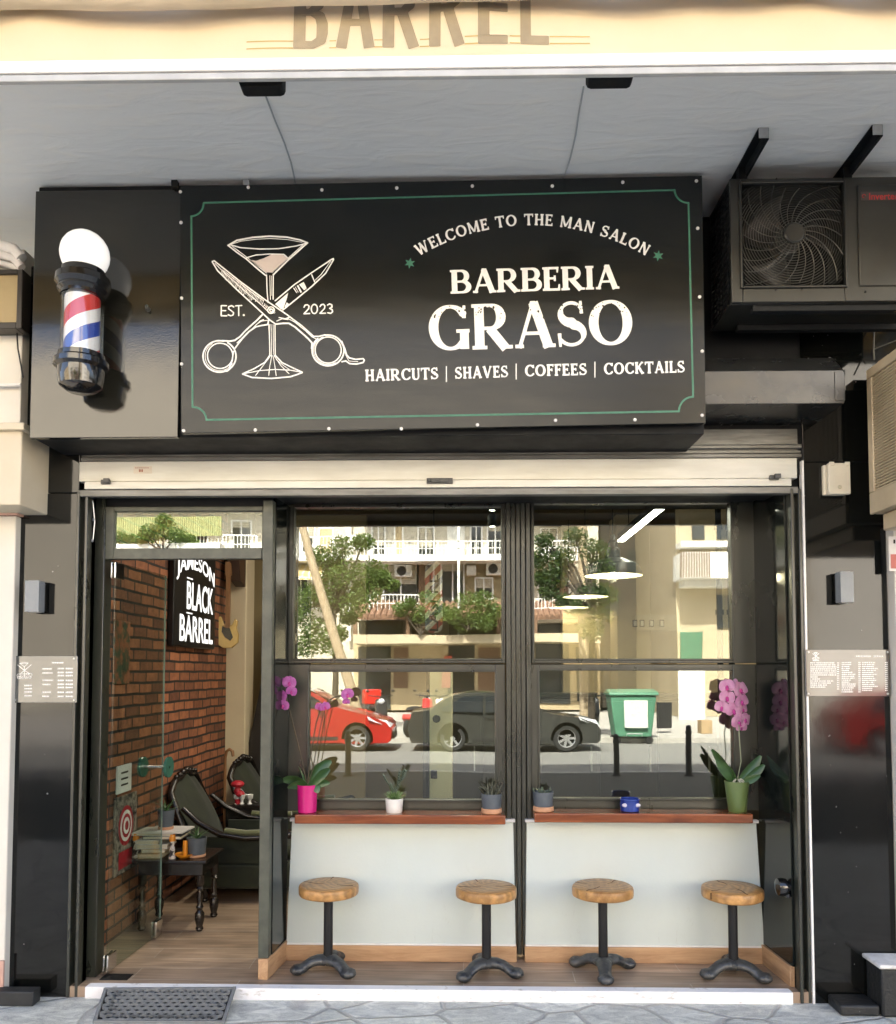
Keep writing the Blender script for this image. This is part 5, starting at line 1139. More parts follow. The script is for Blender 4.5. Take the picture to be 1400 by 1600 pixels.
# beige louvred unit at the right edge
BEI = M('beige_plastic_aged', (.62,.52,.36), (.50,.41,.27), scale=4, rough=.5, bump=.05)
p = at(1359,690,-.60); xs = p.x; zt2, zb2 = at(1360,577,-.60).z, at(1372,803,-.60).z
wu = thing('louvred_cooling_unit', 'aged beige louvred cooling unit projecting at the right edge of the photo', 'air conditioner', (xs+.3, -.6, zb2))
y0_, y1_ = -1.35, -.58
MB().box(xs+.02, xs+.62, y0_, y1_, zb2, zt2).build('cabinet', BEI, wu, bevel=.01)
m = MB(); fr_ = .05
m.box(xs, xs+.02, y0_, y1_, zt2-fr_, zt2).box(xs, xs+.02, y0_, y1_, zb2, zb2+.11).box(xs, xs+.02, y1_-fr_, y1_, zb2+.111, zt2-fr_-.001)
m.build('louvre_frame', BEI, wu, bevel=.004)
m = MB(); nL = 40
for i in range(nL):
    z_ = zb2+.112+(zt2-zb2-fr_-.115)*i/nL; m.box(xs+.004, xs+.019, y0_, y1_-fr_-.001, z_, z_+.007)
for i in range(12): y_ = y0_+.05+i*.058; m.box(xs+.008, xs+.015, y_, y_+.004, zb2+.111, zt2-fr_)
m.build('louvres', BEI, wu)
MB().box(xs+.05, xs+.6, y0_+.05, y1_-.03, zb2-.09, zb2-.002).build('drip_tray', BEI, wu, bevel=.008)
MB().box(xs+.0195, xs+.0205, y0_+.01, y1_-.06, zb2+.115, zt2-.06).build('dark_inside', DRK, wu)
# loose wires beside it
w0 = at(1366,545,-.5); tag(MB().tube([at(1378,487,-.5), at(1366,515,-.5), at(1365,545,-.5), at(1366,562,-.55)], .004, 6).tube([at(1365,546,-.5), at(1400,532,-.6)], .003, 6).build('loose_wire', M('grey_wire', (.22,.22,.20), rough=.5)), 'thin loose grey wires above the beige louvred unit', 'wire')
wd = MB(); p = at(1385,558,-.62); wd.box(p.x-.02, p.x+.3, p.y-.05, p.y+.05, zt2+.0, zt2+.05); tag(wd.build('wood_offcut', wood('raw_wood', (.30,.19,.09), (.5,.35,.2), 3, 'x', .7)), 'raw wooden offcut lying on top of the beige louvred unit', 'wood piece')

# ================================================================ neighbours' walls left and right
CRM = M('cream_stone', (.64,.58,.46), (.58,.51,.38), scale=2.5, rough=.5, bump=.06, lo=.4, hi=.7)
nb = thing('neighbour_shop', 'cream plastered neighbouring shop front at the left edge', 'building', (-2.6, -.5, 0))
xn = XW(18,1100,-.5)
NW = M('cream_render', (.70,.67,.60), (.65,.62,.55), scale=3, rough=.7, bump=.1)
MB().box(-6, xn-.002, -.5, 0, .0, ZW(20,806,-.5)).build('pier', NW, nb, bevel=.006)
PNK = M('pink_stone', (.58,.36,.29), (.50,.31,.25), scale=8, rough=.55, bump=.1)
MB().box(-6, xn+.012, -.512, 0, ZW(15,806,-.5)+.002, ZW(15,790,-.5)).build('pink_cap', PNK, nb, bevel=.004)
MB().box(-6, xn+.002, -.515, -.5, 0, ZW(10,1500,-.5)).build('pink_base', PNK, nb, bevel=.004)
yl = -.72
MB().box(-6, XW(33,730,yl), yl, -.3, ZW(20,789,yl), ZW(20,672,yl)).build('marble_lintel', CRM, nb, bevel=.006)
MB().box(-6, XW(37,668,yl-.03), yl-.03, -.3, ZW(20,671,yl-.03), ZW(20,660,yl-.03)).build('ledge', CRM, nb, bevel=.004)
MB().box(-6, XW(33,600,-.62), -.62, -.3, ZW(20,661,-.62), ZS-.25).build('upper_panel', NW, nb, bevel=.004)
MB().tube([at(-20,603,-.65), at(33,601,-.65)], .009, 8).build('conduit', WHITE, nb)
for (y, r) in ((384,.03),(398,.022),(411,.016)): MB().tube([at(-60,y-4,-.66), at(0,y,-.66), at(22,y+6,-.66), at(34,y+20,-.66)], r, 10).build('moulding', WHITE, nb)
wn = thing('neighbour_light_box', 'brown framed lightbox panel at the upper left edge', 'sign', (XW(5,470,-.72), -.72, ZW(5,512,-.72)))
m = MB(); r = frame_rect(m, -60, 421, 33, 513, -52, 428, 25, 503, -.72, .09); m.build('frame', M('dark_brown_frame', (.03,.025,.02), rough=.4), wn, bevel=.004)
MB().box(r[0], r[1], -.70, -.69, r[2], r[3]).build('panel', M('ochre_panel', (.42,.33,.17), (.34,.26,.13), scale=3, rough=.4), wn)
tag(MB().tube([at(26,512,-.66), at(28,545,-.66), at(33,572,-.65), at(36,590,-.64)], .004, 6).build('hanging_wire', MET), 'thin dark wire hanging below the brown framed panel at left', 'wire')
# grey beam end of the soffit at upper left
struct_ = MB(); p = gnd(36,370,ZS); 
nbr = thing('neighbour_wall', 'cream rendered neighbouring wall at the right edge', 'building', (x1r+.4, -.5, 0))
MB().box(x1r+.004, x1r+4, -.52, 0, 0, ZW(1395,820,-.5)).build('wall', NW, nb and nbr, bevel=.004)
p0_, p1_ = at(1389,838,-.53), at(1420,892,-.53)
t = thing('paper_notice', 'white and red paper notice on the cream wall at right edge', 'poster', ((p0_.x+p1_.x)/2, -.53, p1_.z))
MB().box(p0_.x, p1_.x, -.526, -.522, p1_.z, p0_.z).build('sheet', WHITE, t)
r0 = at(1392,866,-.53); r1 = at(1420,888,-.53); MB().box(r0.x, r1.x, -.5285, -.5265, r1.z, r0.z).build('red_block', M('faded_red_print', (.62,.20,.17), rough=.6), t)
r0 = at(1396.5,843,-.53); r1 = at(1399,849,-.53); MB().box(r0.x, r1.x, -.5285, -.5265, r1.z, r0.z).build('mark', DRK, t)

# ================================================================ things on the pavement
RUB = M('black_rubber', (.17,.18,.18), (.22,.23,.23), scale=25, rough=.6, bump=.2)
c0 = at(165,1544,-.478); c1 = at(366,1543,-.478); c2 = gnd(349,1595,.015); c3 = gnd(148,1594,.015)      # its back edge leans on the step
dm = thing('door_mat', 'black rubber door mat with honeycomb holes in front of the door', 'door mat', ((c0.x+c2.x)/2, (c0.y+c2.y)/2, 0))
cols, rows_ = 14, 8
def mp_(u, v): return (c0.lerp(c1,u)).lerp(c3.lerp(c2,u), v)
m = MB()
def wall(a, b, w=.0055):
    a = a-Vector((0,0,.013)); b = b-Vector((0,0,.013)); d = (b-a); s_ = Vector((-d.y,d.x,0)).normalized()*w
    m.add([a-s_,b-s_,b+s_,a+s_]+[q+Vector((0,0,.0135)) for q in (a-s_,b-s_,b+s_,a+s_)], [(3,2,1,0),(4,5,6,7),(0,1,5,4),(1,2,6,5),(2,3,7,6),(3,0,4,7)])
hu, hv_ = .94/cols, .94/(rows_*1.5+.5)*1.0
for j in range(rows_):
    for i in range(cols):
        u = .03+hu*(i+(.5 if j%2 else 0))+hu*.5; v = .03+hv_*(1+1.5*j); cs = []
        if u+hu*.5 > .99: continue
        for k in range(6):
            th = R(60*k+30); cs.append(mp_(u+hu*.5/.866*math.cos(th), v+hv_*math.sin(th)))
        for k in range(6):
            if k < 3 or i == 0 or j == 0 or j == rows_-1 or i == cols-1: wall(cs[k], cs[(k+1)%6])
m.build('honeycomb', RUB, dm)
m = MB(); E4 = [mp_(0,0),mp_(1,0),mp_(1,1),mp_(0,1)]
for k in range(4):
    a_, b_ = E4[k], E4[(k+1)%4]; d = (b_-a_).normalized()*.008; sv = m.v; wallm = m
    a3 = a_-Vector((0,0,.013))-d; b3 = b_-Vector((0,0,.013)); s_ = Vector((-d.y,d.x,0))
    m.add([a3-s_,b3-s_,b3+s_,a3+s_]+[q+Vector((0,0,.014)) for q in (a3-s_,b3-s_,b3+s_,a3+s_)], [(3,2,1,0),(4,5,6,7),(0,1,5,4),(1,2,6,5),(2,3,7,6),(3,0,4,7)])
m.build('rim', RUB, dm)
m = MB(); zs4 = [q-Vector((0,0,.0145)) for q in E4]; m.add(zs4+[q+Vector((0,0,.003)) for q in zs4], [(0,1,2,3),(7,6,5,4),(0,4,5,1),(1,5,6,2),(2,6,7,3),(3,7,4,0)]); m.build('backing', DRK, dm)
a = gnd(-8,1573,0); b = gnd(52,1573,0); zz = .075
tag(MB().box(a.x-.1, b.x, a.y, YF-.05, .002, zz).build('step_box', M('black_painted_wood', (.014,.016,.017), (.024,.026,.027), scale=12, rough=.45, bump=.2), bevel=.006), 'low black box step on the pavement at the left edge', 'step')
bx = at(1351,1475,YF); bx.y = -.62
t = thing('stone_step', 'black step with worn white top beside the right pillar', 'step', (bx.x+.2, bx.y+.2, 0))
PBK = M('chipped_black_paint', (.016,.017,.017), (.5,.5,.47), scale=22, rough=.5, bump=.4, lo=.24, hi=.30)
MB().box(bx.x, bx.x+.8, bx.y, YF-.005, .001, .240).build('body', PBK, t, bevel=.012)
MB().box(bx.x-.02, bx.x+.8, bx.y-.02, YF-.004, .2415, .263).build('top', M('worn_white_marble', (.78,.77,.74), (.55,.54,.51), scale=14, rough=.5, bump=.2), t, bevel=.008)
MB().box(bx.x-.20, bx.x-.006, YF-.16, YF-.003, .001, .055).build('low_kerb', PBK, t, bevel=.012)
tag(MB().box(XW(1258,1000,YF-.002), XW(1258,1000,YF)+.010, YF-.006, YF+.03, .0, ZW(1258,720,YF)).build('edge_strip', WHITE), 'thin white edge strip between shutter rail and right pillar', 'trim')
# ================================================================ inside the shop
LED = emis('led_diffuser', (1,.93,.80), 6.0)
a = gnd(970,846,2.78); b = gnd(1047,783,2.78)
t = thing('ceiling_light', 'long slim lit ceiling light seen through the upper right window', 'ceiling light', (a+b)/2)
d = (b-a); q = MB().bar(a+Vector((0,0,.035)), b+Vector((0,0,.035)), .06, .05); q.build('housing', DRK, t)
MB().tube([a.lerp(b,.2)+Vector((0,0,.06)), Vector((*a.lerp(b,.2)[:2],3.3))], .003, 6).tube([a.lerp(b,.8)+Vector((0,0,.06)), Vector((*a.lerp(b,.8)[:2],3.3))], .003, 6).build('hanging_cable', DRK, t)
MB().bar(a+Vector((0,0,.003)), b+Vector((0,0,.003)), .05, .012).build('diffuser', LED, t)
SHD = M('lamp_shade_black', (.03,.035,.035), rough=.35, spec=.6)
SHI = M('lamp_shade_inside', (.80,.78,.66), rough=.6)
BUL = emis('warm_bulb', (1,.80,.52), 30)
for (px, py, Y, lab) in ((958,899,1.0,'black dome pendant lamp nearest the glass of the upper right window'),(915,932,2.5,'second black dome pendant lamp, farther inside behind the first'),(889,949,3.7,'third black dome pendant lamp, deepest inside the shop')):
    c = at(px, py, Y); t = thing('pendant_lamp', lab, 'pendant lamp', c, 'dome pendant lamps inside the shop'); x, y, z = c; r = .205
    MB().lathe([(r,-.005),(r*.99,.02),(r*.86,.075),(r*.55,.105),(r*.42,.115),(.055,.125),(.05,.19),(.035,.20),(.034,.235),(.018,.25),(.016,.29),(0,.29)], c, 36, 'z', None, False).build('shade', SHD, t)
    MB().lathe([(r*.985,-.003),(r*.96,.018),(r*.83,.068),(r*.5,.10),(.0,.105)], c, 36, 'z', None, False).build('shade_lining', SHI, t)
    MB().ball((x,y,z+.045), .032, 12).build('bulb', BUL, t)
    MB().tube([(x,y,z+.28),(x,y,3.3)], .004, 6).build('cord', DRK, t)
    lp_ = bpy.data.lights.new('pendant_light', 'POINT'); lp_.energy = 1.2 if Y < 2 else .5; lp_.color = (1,.84,.6); lp_.shadow_soft_size = .04; lo_ = bpy.data.objects.new('pendant_light', lp_); SC.collection.objects.link(lo_); lo_.location = (x,y,z-.01)
for (px, lab) in ((1107,'dark vertical pipe on the beige wall, left of the pair'),(1124,'dark vertical pipe on the beige wall, right of the pair')):
    c = at(px,950,2.2); m = MB().tube([(c.x,1.9,.06),(c.x,1.9,3.3)], .024, 10)
    for z in (1.1,2.2,2.9): m.lathe([(.034,-.02),(.034,.02)], (c.x,1.9,z), 12)
    tag(m.build('wall_pipe', DRK), lab, 'pipe', 'pipes inside the shop')
    MB()
MB().box(XW(1062,900,2.3), 2.62, 2.3, 2.42, .056, 3.3).build('beige_partition', TAN, bld)
# row of little framed pictures on a beige beam
a = at(985,985,3.3); b = at(1060,950,3.3)
t = thing('picture_row', 'row of four small framed pictures on a pale rail deep inside', 'picture', ((a.x+b.x)/2, 3.3, b.z))
MB().box(at(982,0,3.3).x, at(1056,0,3.3).x, 3.3, 3.33, at(0,986,3.3).z, at(0,962,3.3).z).build('rail_board', M('cream_board', (.66,.58,.44)), t)
for px in (992,1003,1018,1034):
    c = at(px,974,3.29); f = MB().box(c.x-.022,c.x+.022,3.28,3.299,c.z-.035,c.z+.035).build('frame', DRK, t); sub(f, t); MB().box(c.x-.014,c.x+.014,3.278,3.28,c.z-.025,c.z+.025).build('print', WHITE, f)
# tall pale cabinet behind the left window
c0_ = at(671,1245,.75); c1_ = at(706,1046,.75)
t = thing('tall_cabinet', 'narrow tall beige cabinet with a round black knob behind the lower left window', 'cabinet', ((c0_.x+c1_.x)/2, .75, .056))
CAB2 = M('olive_beige_laminate', (.74,.68,.47), (.68,.62,.42), scale=2, rough=.4)
zt = at(690,1040,.75).z
MB().box(c0_.x, c1_.x, .75, 1.2, .056, zt).build('door_panel', CAB2, t, bevel=.004)
MB().box(c0_.x-.022, c0_.x-.003, .74, 1.2, .056, zt).build('black_edge', DRK, t)
MB().lathe([(.026,0),(.026,-.02),(.02,-.028),(0,-.028)], at(682,1123,.75), 22, 'y').build('knob', DRK, t)
e = at(678,1210,.745); MB().box(e.x-.022,e.x+.022,.735,.75,e.z-.028,e.z+.028).build('lock', DRK, t, bevel=.003)
# vertical barber sign hung inside the left upper window
VS = M('barber_banner_stripes', (.5,.5,.5), rough=.5); n, l, b = nodes(VS); tc = n.new('ShaderNodeTexCoord'); sp = n.new('ShaderNodeSeparateXYZ'); l.new(tc.outputs['Object'], sp.inputs[0])
mm_ = n.new('ShaderNodeMath'); mm_.operation = 'SUBTRACT'; l.new(sp.outputs['Z'], mm_.inputs[0]); l.new(sp.outputs['X'], mm_.inputs[1]); m2 = n.new('ShaderNodeMath'); m2.operation = 'MULTIPLY'; m2.inputs[1].default_value = 5.6; l.new(mm_.outputs[0], m2.inputs[0])
f2 = n.new('ShaderNodeMath'); f2.operation = 'FRACT'; l.new(m2.outputs[0], f2.inputs[0]); cr = n.new('ShaderNodeValToRGB'); cr.color_ramp.interpolation = 'CONSTANT'; ee = cr.color_ramp.elements
ee[0].position = 0; ee[0].color = (.42,.07,.05,1); ee[1].position = .26; ee[1].color = (.62,.58,.50,1); q = ee.new(.5); q.color = (.11,.13,.18,1); q = ee.new(.76); q.color = (.62,.58,.50,1)
l.new(f2.outputs[0], cr.inputs[0]); l.new(cr.outputs[0], b.inputs['Base Color'])
Yv = .42; a = at(664,989,Yv); b_ = at(691,876,Yv); t = thing('barber_banner', 'tall rounded sign with red white and blue stripes behind the upper left window', 'sign', ((a.x+b_.x)/2, Yv, a.z))
w = b_.x-a.x; r = w/2; cx = (a.x+b_.x)/2; o = [(cx+r*math.cos(R(th)), b_.z-r+r*math.sin(R(th))) for th in range(0,181,20)]+[(cx-r*math.cos(R(th)), a.z+r*.7-r*.7*math.sin(R(th))) for th in range(0,181,20)]
MB().prism(o, 'y', Yv, Yv+.03).build('panel', VS, t)
m = MB()
for (tx, y0, y1) in (('RE',927,898),('LASI',986,938)):
    A_ = at(671,y0,Yv); B_ = at(685,y1,Yv); font_box(m, tx, lambda u, v: (B_.x-(B_.x-A_.x)*v, Yv-.0015, A_.z+(B_.z-A_.z)*u), .012)
m.build('lettering', DRK, t)
MB().tube([(cx,Yv+.015,b_.z),(cx,Yv+.015,3.3)], .004, 6).build('hanger', DRK, t)
# wall sign with the whiskey lettering on the bricks
XWS = XB+.055
def wallp(px, py, X=XWS):
    d = ray(px, py); t_ = (X-CAM.x)/d.x; return CAM + d*t_
A0 = wallp(274,862); A1 = wallp(336,1008)
Yn, Yfar = A0.y, A1.y
zt1 = wallp(300,835).z; zb1 = wallp(300,1012).z
t = thing('lettered_wall_sign', 'black sign with tall white condensed lettering on the brick wall', 'sign', (XWS, (Yn+Yfar)/2, zb1))
o = []
MB().box(XB, XWS-.002, Yn, Yfar, zb1, zt1).build('board', M('sign_black_satin', (.008,.008,.009), rough=.35), t, bevel=.01)
m = MB()
def wl(text, u0, u1, v0, v1, arch=0):
    """text on the board: u along the wall (0..1), v height (0..1)"""
    def pl(u, v):
        uu = u0+(u1-u0)*u; vv = v0+(v1-v0)*v - arch*((u-.5)*2)**2
        return (XWS, Yn+(Yfar-Yn)*uu, zb1+(zt1-zb1)*vv)
    font_box(m, text, pl, .016)
wl('JAMESON', .04, .96, .655, .83, .10); wl('BLACK', .27, .93, .33, .58); wl('BARREL', .12, .93, .05, .28)
m.box(XWS-.001, XWS+.0005, Yn+(Yfar-Yn)*.27, Yn+(Yfar-Yn)*.40, zb1+(zt1-zb1)*.295, zb1+(zt1-zb1)*.305).box(XWS-.001, XWS+.0005, Yn+(Yfar-Yn)*.27, Yn+(Yfar-Yn)*.40, zb1+(zt1-zb1)*.60, zb1+(zt1-zb1)*.61)
m.build('lettering', emis('lit_sign_letters', (1,.97,.9), .30), t)
# electric guitar hung beside it
gY = 2.42; gx = XW(357,980,2.42); gz = ZW(357,985,2.42)
t = thing('electric_guitar', 'cream electric guitar with black pickguard hung on the brick wall', 'guitar', (gx-.1, gY, gz))
def gp(u, v, off=0): return (gx+u*.9, gY+u*.25+off, gz+v)
body = [(-.16,-.08),(-.155,-.20),(-.06,-.26),(.06,-.25),(.15,-.17),(.15,-.05),(.12,.04),(.14,.14),(.10,.17),(.06,.08),(.0,.06),(-.06,.09),(-.11,.20),(-.16,.18),(-.145,.06)]
m = MB(); nb_ = len(body); sc_ = .62
m.add([gp(u*sc_,v*sc_,-.02) for u,v in body]+[gp(u*sc_,v*sc_,.02) for u,v in body], [list(range(nb_)), list(range(nb_,2*nb_))[::-1]]+[(i,i+nb_,(i+1)%nb_+nb_,(i+1)%nb_) for i in range(nb_)])
m.build('body', M('cream_guitar_lacquer', (.62,.42,.14), rough=.2, coat=.5), t, bevel=.006)
pg = [(-.08,.06),(-.09,-.02),(-.04,-.10),(.04,-.15),(.08,-.10),(.05,-.02),(.03,.03),(-.04,.04)]
m = MB(); m.add([gp(u*sc_,v*sc_,-.0235) for u,v in pg]+[gp(u*sc_,v*sc_,-.0205) for u,v in pg], [list(range(8)), list(range(8,16))[::-1]]+[(i,i+8,(i+1)%8+8,(i+1)%8) for i in range(8)]); m.build('pickguard', GLS, t)
NK = wood('guitar_neck_wood', (.18,.08,.03), (.30,.15,.06), 4, 'z', .35)
m = MB(); m.obox(gp(.0,.26,-.02), (.018,.005,0), (0,.012,0), (-.0,0,.24)); m.obox(gp(.0,.55,-.02), (.026,.008,0), (0,.01,0), (0,0,.06)); m.build('neck', NK, t)
# dark wooden corbel on the pier
p = at(377,890,2.60); m = MB().prism([(2.44,p.z-.12),(2.60,p.z-.16),(2.60,p.z+.16),(2.36,p.z+.16)], 'x', p.x-.05, p.x+.04); tag(m.build('wooden_corbel', M('dark_brown_wood', (.07,.035,.018), rough=.5)), 'dark wooden corbel on the beige pier beside the guitar', 'bracket')
# ---- armchairs with carved dark frames
VEL = M('green_velvet', (.016,.022,.007), (.007,.011,.004), scale=7, rough=.75, sheen=.15, bump=.1)
CRV = M('carved_dark_wood', (.010,.008,.007), (.018,.013,.010), rough=.25, spec=.6)
def make_armchair():
    t = thing('armchair', 'x', 'armchair', (0,0,0), 'green armchairs along the brick wall')       # faces +x, origin under the middle
    MB().box(-.30,.36,-.36,.36,.12,.34).build('seat_base', VEL, t, bevel=.03, seg=3)
    MB().box(-.26,.38,-.27,.27,.345,.46).build('seat_cushion', VEL, t, bevel=.045, seg=4)
    m = MB(); vs = []; ny, nz = 12, 10
    for s_ in (0,1):
        for j in range(nz+1):
            v = j/nz
            for i in range(ny+1):
                u = i/ny*2-1; h = .52+.12*(1-u*u)+.05*math.cos(u*9)*.3
                vs.append((-.30-.20*v-.02+(.07*(1-s_)*(1-.5*u*u)*math.sin(math.pi*min(1,v*.9+.1))) - (0 if s_==0 else .03), u*.34*(1-.10*v), .40+h*v))
    q = (ny+1)*(nz+1)
    for s_ in (0,1):
        for j in range(nz):
            for i in range(ny):
                a = s_*q+j*(ny+1)+i; f = (a,a+1,a+ny+2,a+ny+1); m.f.append(f if s_==0 else f[::-1]); m.sm.append(True)
    m.v = [tuple(x) for x in vs]; m.build('backrest', VEL, t)
    fr_ = MB(); rim = []
    for i in range(25):
        u = i/24*2-1; rim.append((-.52, u*.31, .40+.54+.12*(1-u*u)+.016*math.cos(u*9)))
    fr_.tube([(-.34,-.345,.42),(-.44,-.335,.7)]+rim+[(-.44,.335,.7),(-.34,.345,.42)], .026, 10)
    for k in range(7): u = (k-3)*.07; fr_.ball((-.515, u, 1.085-abs(k-3)*.012), .030-abs(k-3)*.003, 10)
    fr_.build('carved_crest', CRV, t)
    for s_ in (-1,1):
        a = MB().tube([(-.42,s_*.335,.80),(-.30,s_*.35,.68),(-.14,s_*.37,.59),(.05,s_*.375,.56),(.25,s_*.375,.575),(.36,s_*.375,.60)], [.020,.024,.026,.028,.030,.034], 10).ball((.37,s_*.375,.595), .042, 12)
        a.tube([(.33,s_*.37,.58),(.30,s_*.36,.46),(.33,s_*.355,.34)], .022, 8); ao = a.build('arm', CRV, t); sub(ao, t)
        MB().tube([(-.10,s_*.37,.618),(.05,s_*.375,.60),(.22,s_*.375,.61)], .026, 10).build('arm_pad', M('pale_green_velvet', (.10,.11,.04), rough=.7, sheen=.6), ao)
        MB().box(-.28,.33,s_*.345-.012,s_*.345+.012,.34,.56).build('arm_panel', VEL, t)
        for x in (.30,-.26): MB().lathe([(.014,0),(.024,.012),(.018,.03),(.028,.06),(.020,.09),(.030,.12)], (x,s_*.30,0), 12).build('leg', CRV, t)
    return t
ac1 = make_armchair(); ac1.location = (-1.62, 1.45, .057); ac1.scale = (1,1,.84); ac1['label'] = 'green velvet armchair with carved crest behind the book table'
copy_tree(ac1, (-1.44, 2.36, .057), R(-4), 'green velvet armchair deeper inside beyond the first armchair')
# ---- side table with turned legs
TB = gnd(305,1449,.056)
tx0, tx1, ty0, ty1 = XW(212,1345,.50), XW(326,1345,.50), .44, .84; tz = at(280,1344,.46).z
t = thing('side_table', 'dark wooden side table with turned legs just inside the door', 'table', ((tx0+tx1)/2, .64, .056))
MB().box(tx0, tx1, ty0, ty1, tz-.022, tz).build('top', CRV, t, bevel=.006)
MB().box(tx0+.03, tx1-.03, ty0+.03, ty1-.03, tz-.10, tz-.023).build('apron', CRV, t, bevel=.003)
for x in (tx0+.05, tx1-.05):
    for y in (ty0+.05, ty1-.05):
        h = tz-.10-.057; MB().lathe([(.018,0),(.026,.012),(.020,.03),(.030,.07),(.030,.11),(.016,.13),(.024,.15),(.015,.17),(.021,h*.6),(.014,h*.72),(.026,h*.76),(.016,h*.80),(.026,h*.84),(.026,h)], (x,y,.057), 14).build('leg', CRV, t)
# books and things on it
PAP = M('book_paper', (.70,.64,.50), (.58,.52,.39), scale=60, rough=.8, stretch=(.2,.2,6))
def book(x0, x1, z0, z1, lab, colr, yo=0, rot=0):
    xm = (XW(x0,1320,.56)+XW(x1,1320,.56))/2; w = XW(x1,1320,.56)-XW(x0,1320,.56); hz = z1-z0
    t = thing('book', lab, 'book', (xm, .56+yo, z0), 'books stacked on the side table'); cov = M('book_cover', colr, rough=.5)
    m = MB().box(xm-w/2, xm+w/2, .48+yo, .70+yo, z0, z0+.003).box(xm-w/2, xm+w/2, .48+yo, .70+yo, z1-.004, z1-.001).box(xm-w/2, xm-w/2+.003, .48+yo, .70+yo, z0+.003, z1-.004)
    m.build('cover', cov, t); MB().box(xm-w/2+.004, xm+w/2-.005, .484+yo, .696+yo, z0+.0035, z1-.0045).build('pages', PAP, t); t.rotation_euler = (0,0,rot)
zs = tz+.001; bk = [(222,258,.034,'thick worn book at the very bottom of the stack on the side table',(.42,.30,.14)),(226,262,.026,'yellowed book second from the bottom of the stack',(.60,.46,.24)),(219,266,.030,'large white book in the middle of the stack',(.75,.72,.66)),(220,256,.028,'smaller white book above the large white one',(.72,.70,.66)),(228,287,.022,'black and white magazine volume overhanging the stack to the right',(.10,.10,.10)),(212,278,.018,'thin pale magazine near the top of the stack',(.62,.60,.54)),(230,292,.010,'thin glossy magazine on top of the stack under the grey pot',(.66,.64,.60))]
random.seed(5)
for i, (x0, x1, h, lab, colr) in enumerate(bk):
    book(x0, x1, zs, zs+h, lab, colr, random.uniform(-.01,.015), random.uniform(-.10,.10)); zs += h+.0008
def in_pot(px, zb, Y, lab, r, spikes):
    c = at(px,1300,Y); x = c.x; t = thing('potted_plant', lab, 'potted plant', (x,Y,zb)); k_ = kpx(Y)
    MB().lathe([(0,0),(r*.92*k_,0),(r*.98*k_,.004),(r*.98*k_,.018),(0,.018)],(x,Y,zb),24).build('saucer', TERR, t)
    pot_mb(x,Y,zb+.016, (r-1)*k_, (r+1)*k_, 26*k_).build('pot', GPOT, t); rn = random.Random(px); m = MB(); top = Vector((x,Y,zb+.016+24*k_))
    for i in range(spikes):
        az = i*2.39; m.strip(leaf_path(top, az, rn.uniform(.3,1.2), rn.uniform(-.4,.9), rn.uniform(.05,.13), 6), [.005,.007,.006,.005,.003,.002,.0006], (-math.sin(az), math.cos(az), .1), .002, .2)
    m.build('leaves', LEAF, t)
in_pot(259, zs, .58, 'dark grey pot plant standing on top of the stacked books', 12, 16)
in_pot(308, tz+.001, .56, 'dark grey pot with spiky leaves on terracotta saucer at the table corner', 14, 12)
ORG = M('orange_plastic', (.80,.30,.02), rough=.35); FIG = M('figurine_white_black', (.6,.56,.5), (.04,.03,.03), scale=30, rough=.35, lo=.45, hi=.5)
for (px, lab, Y) in ((269,'small figurine with an orange hat right of the books',.50),(212,'small figurine with an orange hat left of the books',.52)):
    c = at(px,1340,Y); t = thing('figurine', lab, 'figurine', (c.x,Y,tz), 'orange hatted figurines on the side table')
    MB().lathe([(0,0),(.022,0),(.024,.01),(.013,.03),(.018,.055),(.014,.075),(.010,.082),(.017,.10),(.012,.115),(0,.118)],(c.x,Y,tz+.001),18).build('body', FIG, t); MB().lathe([(.021,.112),(.021,.13),(.017,.155),(0,.16)],(c.x,Y,tz+.001),18).build('hat', ORG, t)
c = at(288,1338,.52); t = thing('candle_holder', 'orange candle on a round orange dish on the side table', 'candle', (c.x,.52,tz))
MB().lathe([(0,.002),(.03,.002),(.055,.02),(.06,.03),(.05,.024),(0,.01)],(c.x,.52,tz),24).build('dish', ORG, t); MB().lathe([(.016,.02),(.015,.11),(0,.112)],(c.x+.005,.52,tz),16).build('candle', ORG, t)
# carved small table with tray and cups behind, red ornament, walking stick
t = thing('carved_stand', 'dark carved stand beside the armchairs at the right edge of the doorway', 'table', (-1.02,1.55,.056))
MB().box(-1.17,-.88,1.4,1.75,.60,.63).build('top', CRV, t, bevel=.004)
for (x,y) in ((-1.14,1.43),(-.91,1.43),(-1.14,1.72),(-.91,1.72)): MB().lathe([(.02,0),(.028,.02),(.016,.06),(.026,.14),(.016,.26),(.028,.30),(.016,.34),(.026,.45),(.018,.52),(.026,.543)],(x,y,.057),14).build('leg', CRV, t)
m = MB()
for i in range(10): m.ball((-1.17+.032*i,1.395,.60), .014, 8)
m.build('beaded_edge', CRV, t)
tyY = 2.8
ct = at(378,1256,1.9)
t = thing('drinks_shelf', 'dark shelf holding tiny cups at the back of the doorway', 'shelf', (ct.x, 1.9, ct.z))
MB().box(ct.x-.14, ct.x+.25, 1.845, 1.955, ct.z-.03, ct.z).build('board', CRV, t, bevel=.004); MB().box(ct.x-.12, ct.x+.23, 1.855, 1.945, .057, ct.z-.031).build('cabinet', CRV, t)
for i, (px, lab) in enumerate(((370,'tiny white cup, left of three on the dark shelf'),(378,'tiny white cup, middle of three on the dark shelf'),(390,'tiny white cup, right of three on the dark shelf'))):
    c = at(px,1250,1.9); t = thing('cup', lab, 'cup', (c.x,1.9,ct.z), 'tiny cups on the dark shelf'); MB().lathe([(0,0),(.02,0),(.012,.012),(.012,.03),(.026,.045),(.03,.075),(.027,.075),(.0,.05)],(c.x,1.9,ct.z+.001),16).build('body', WHITE, t)
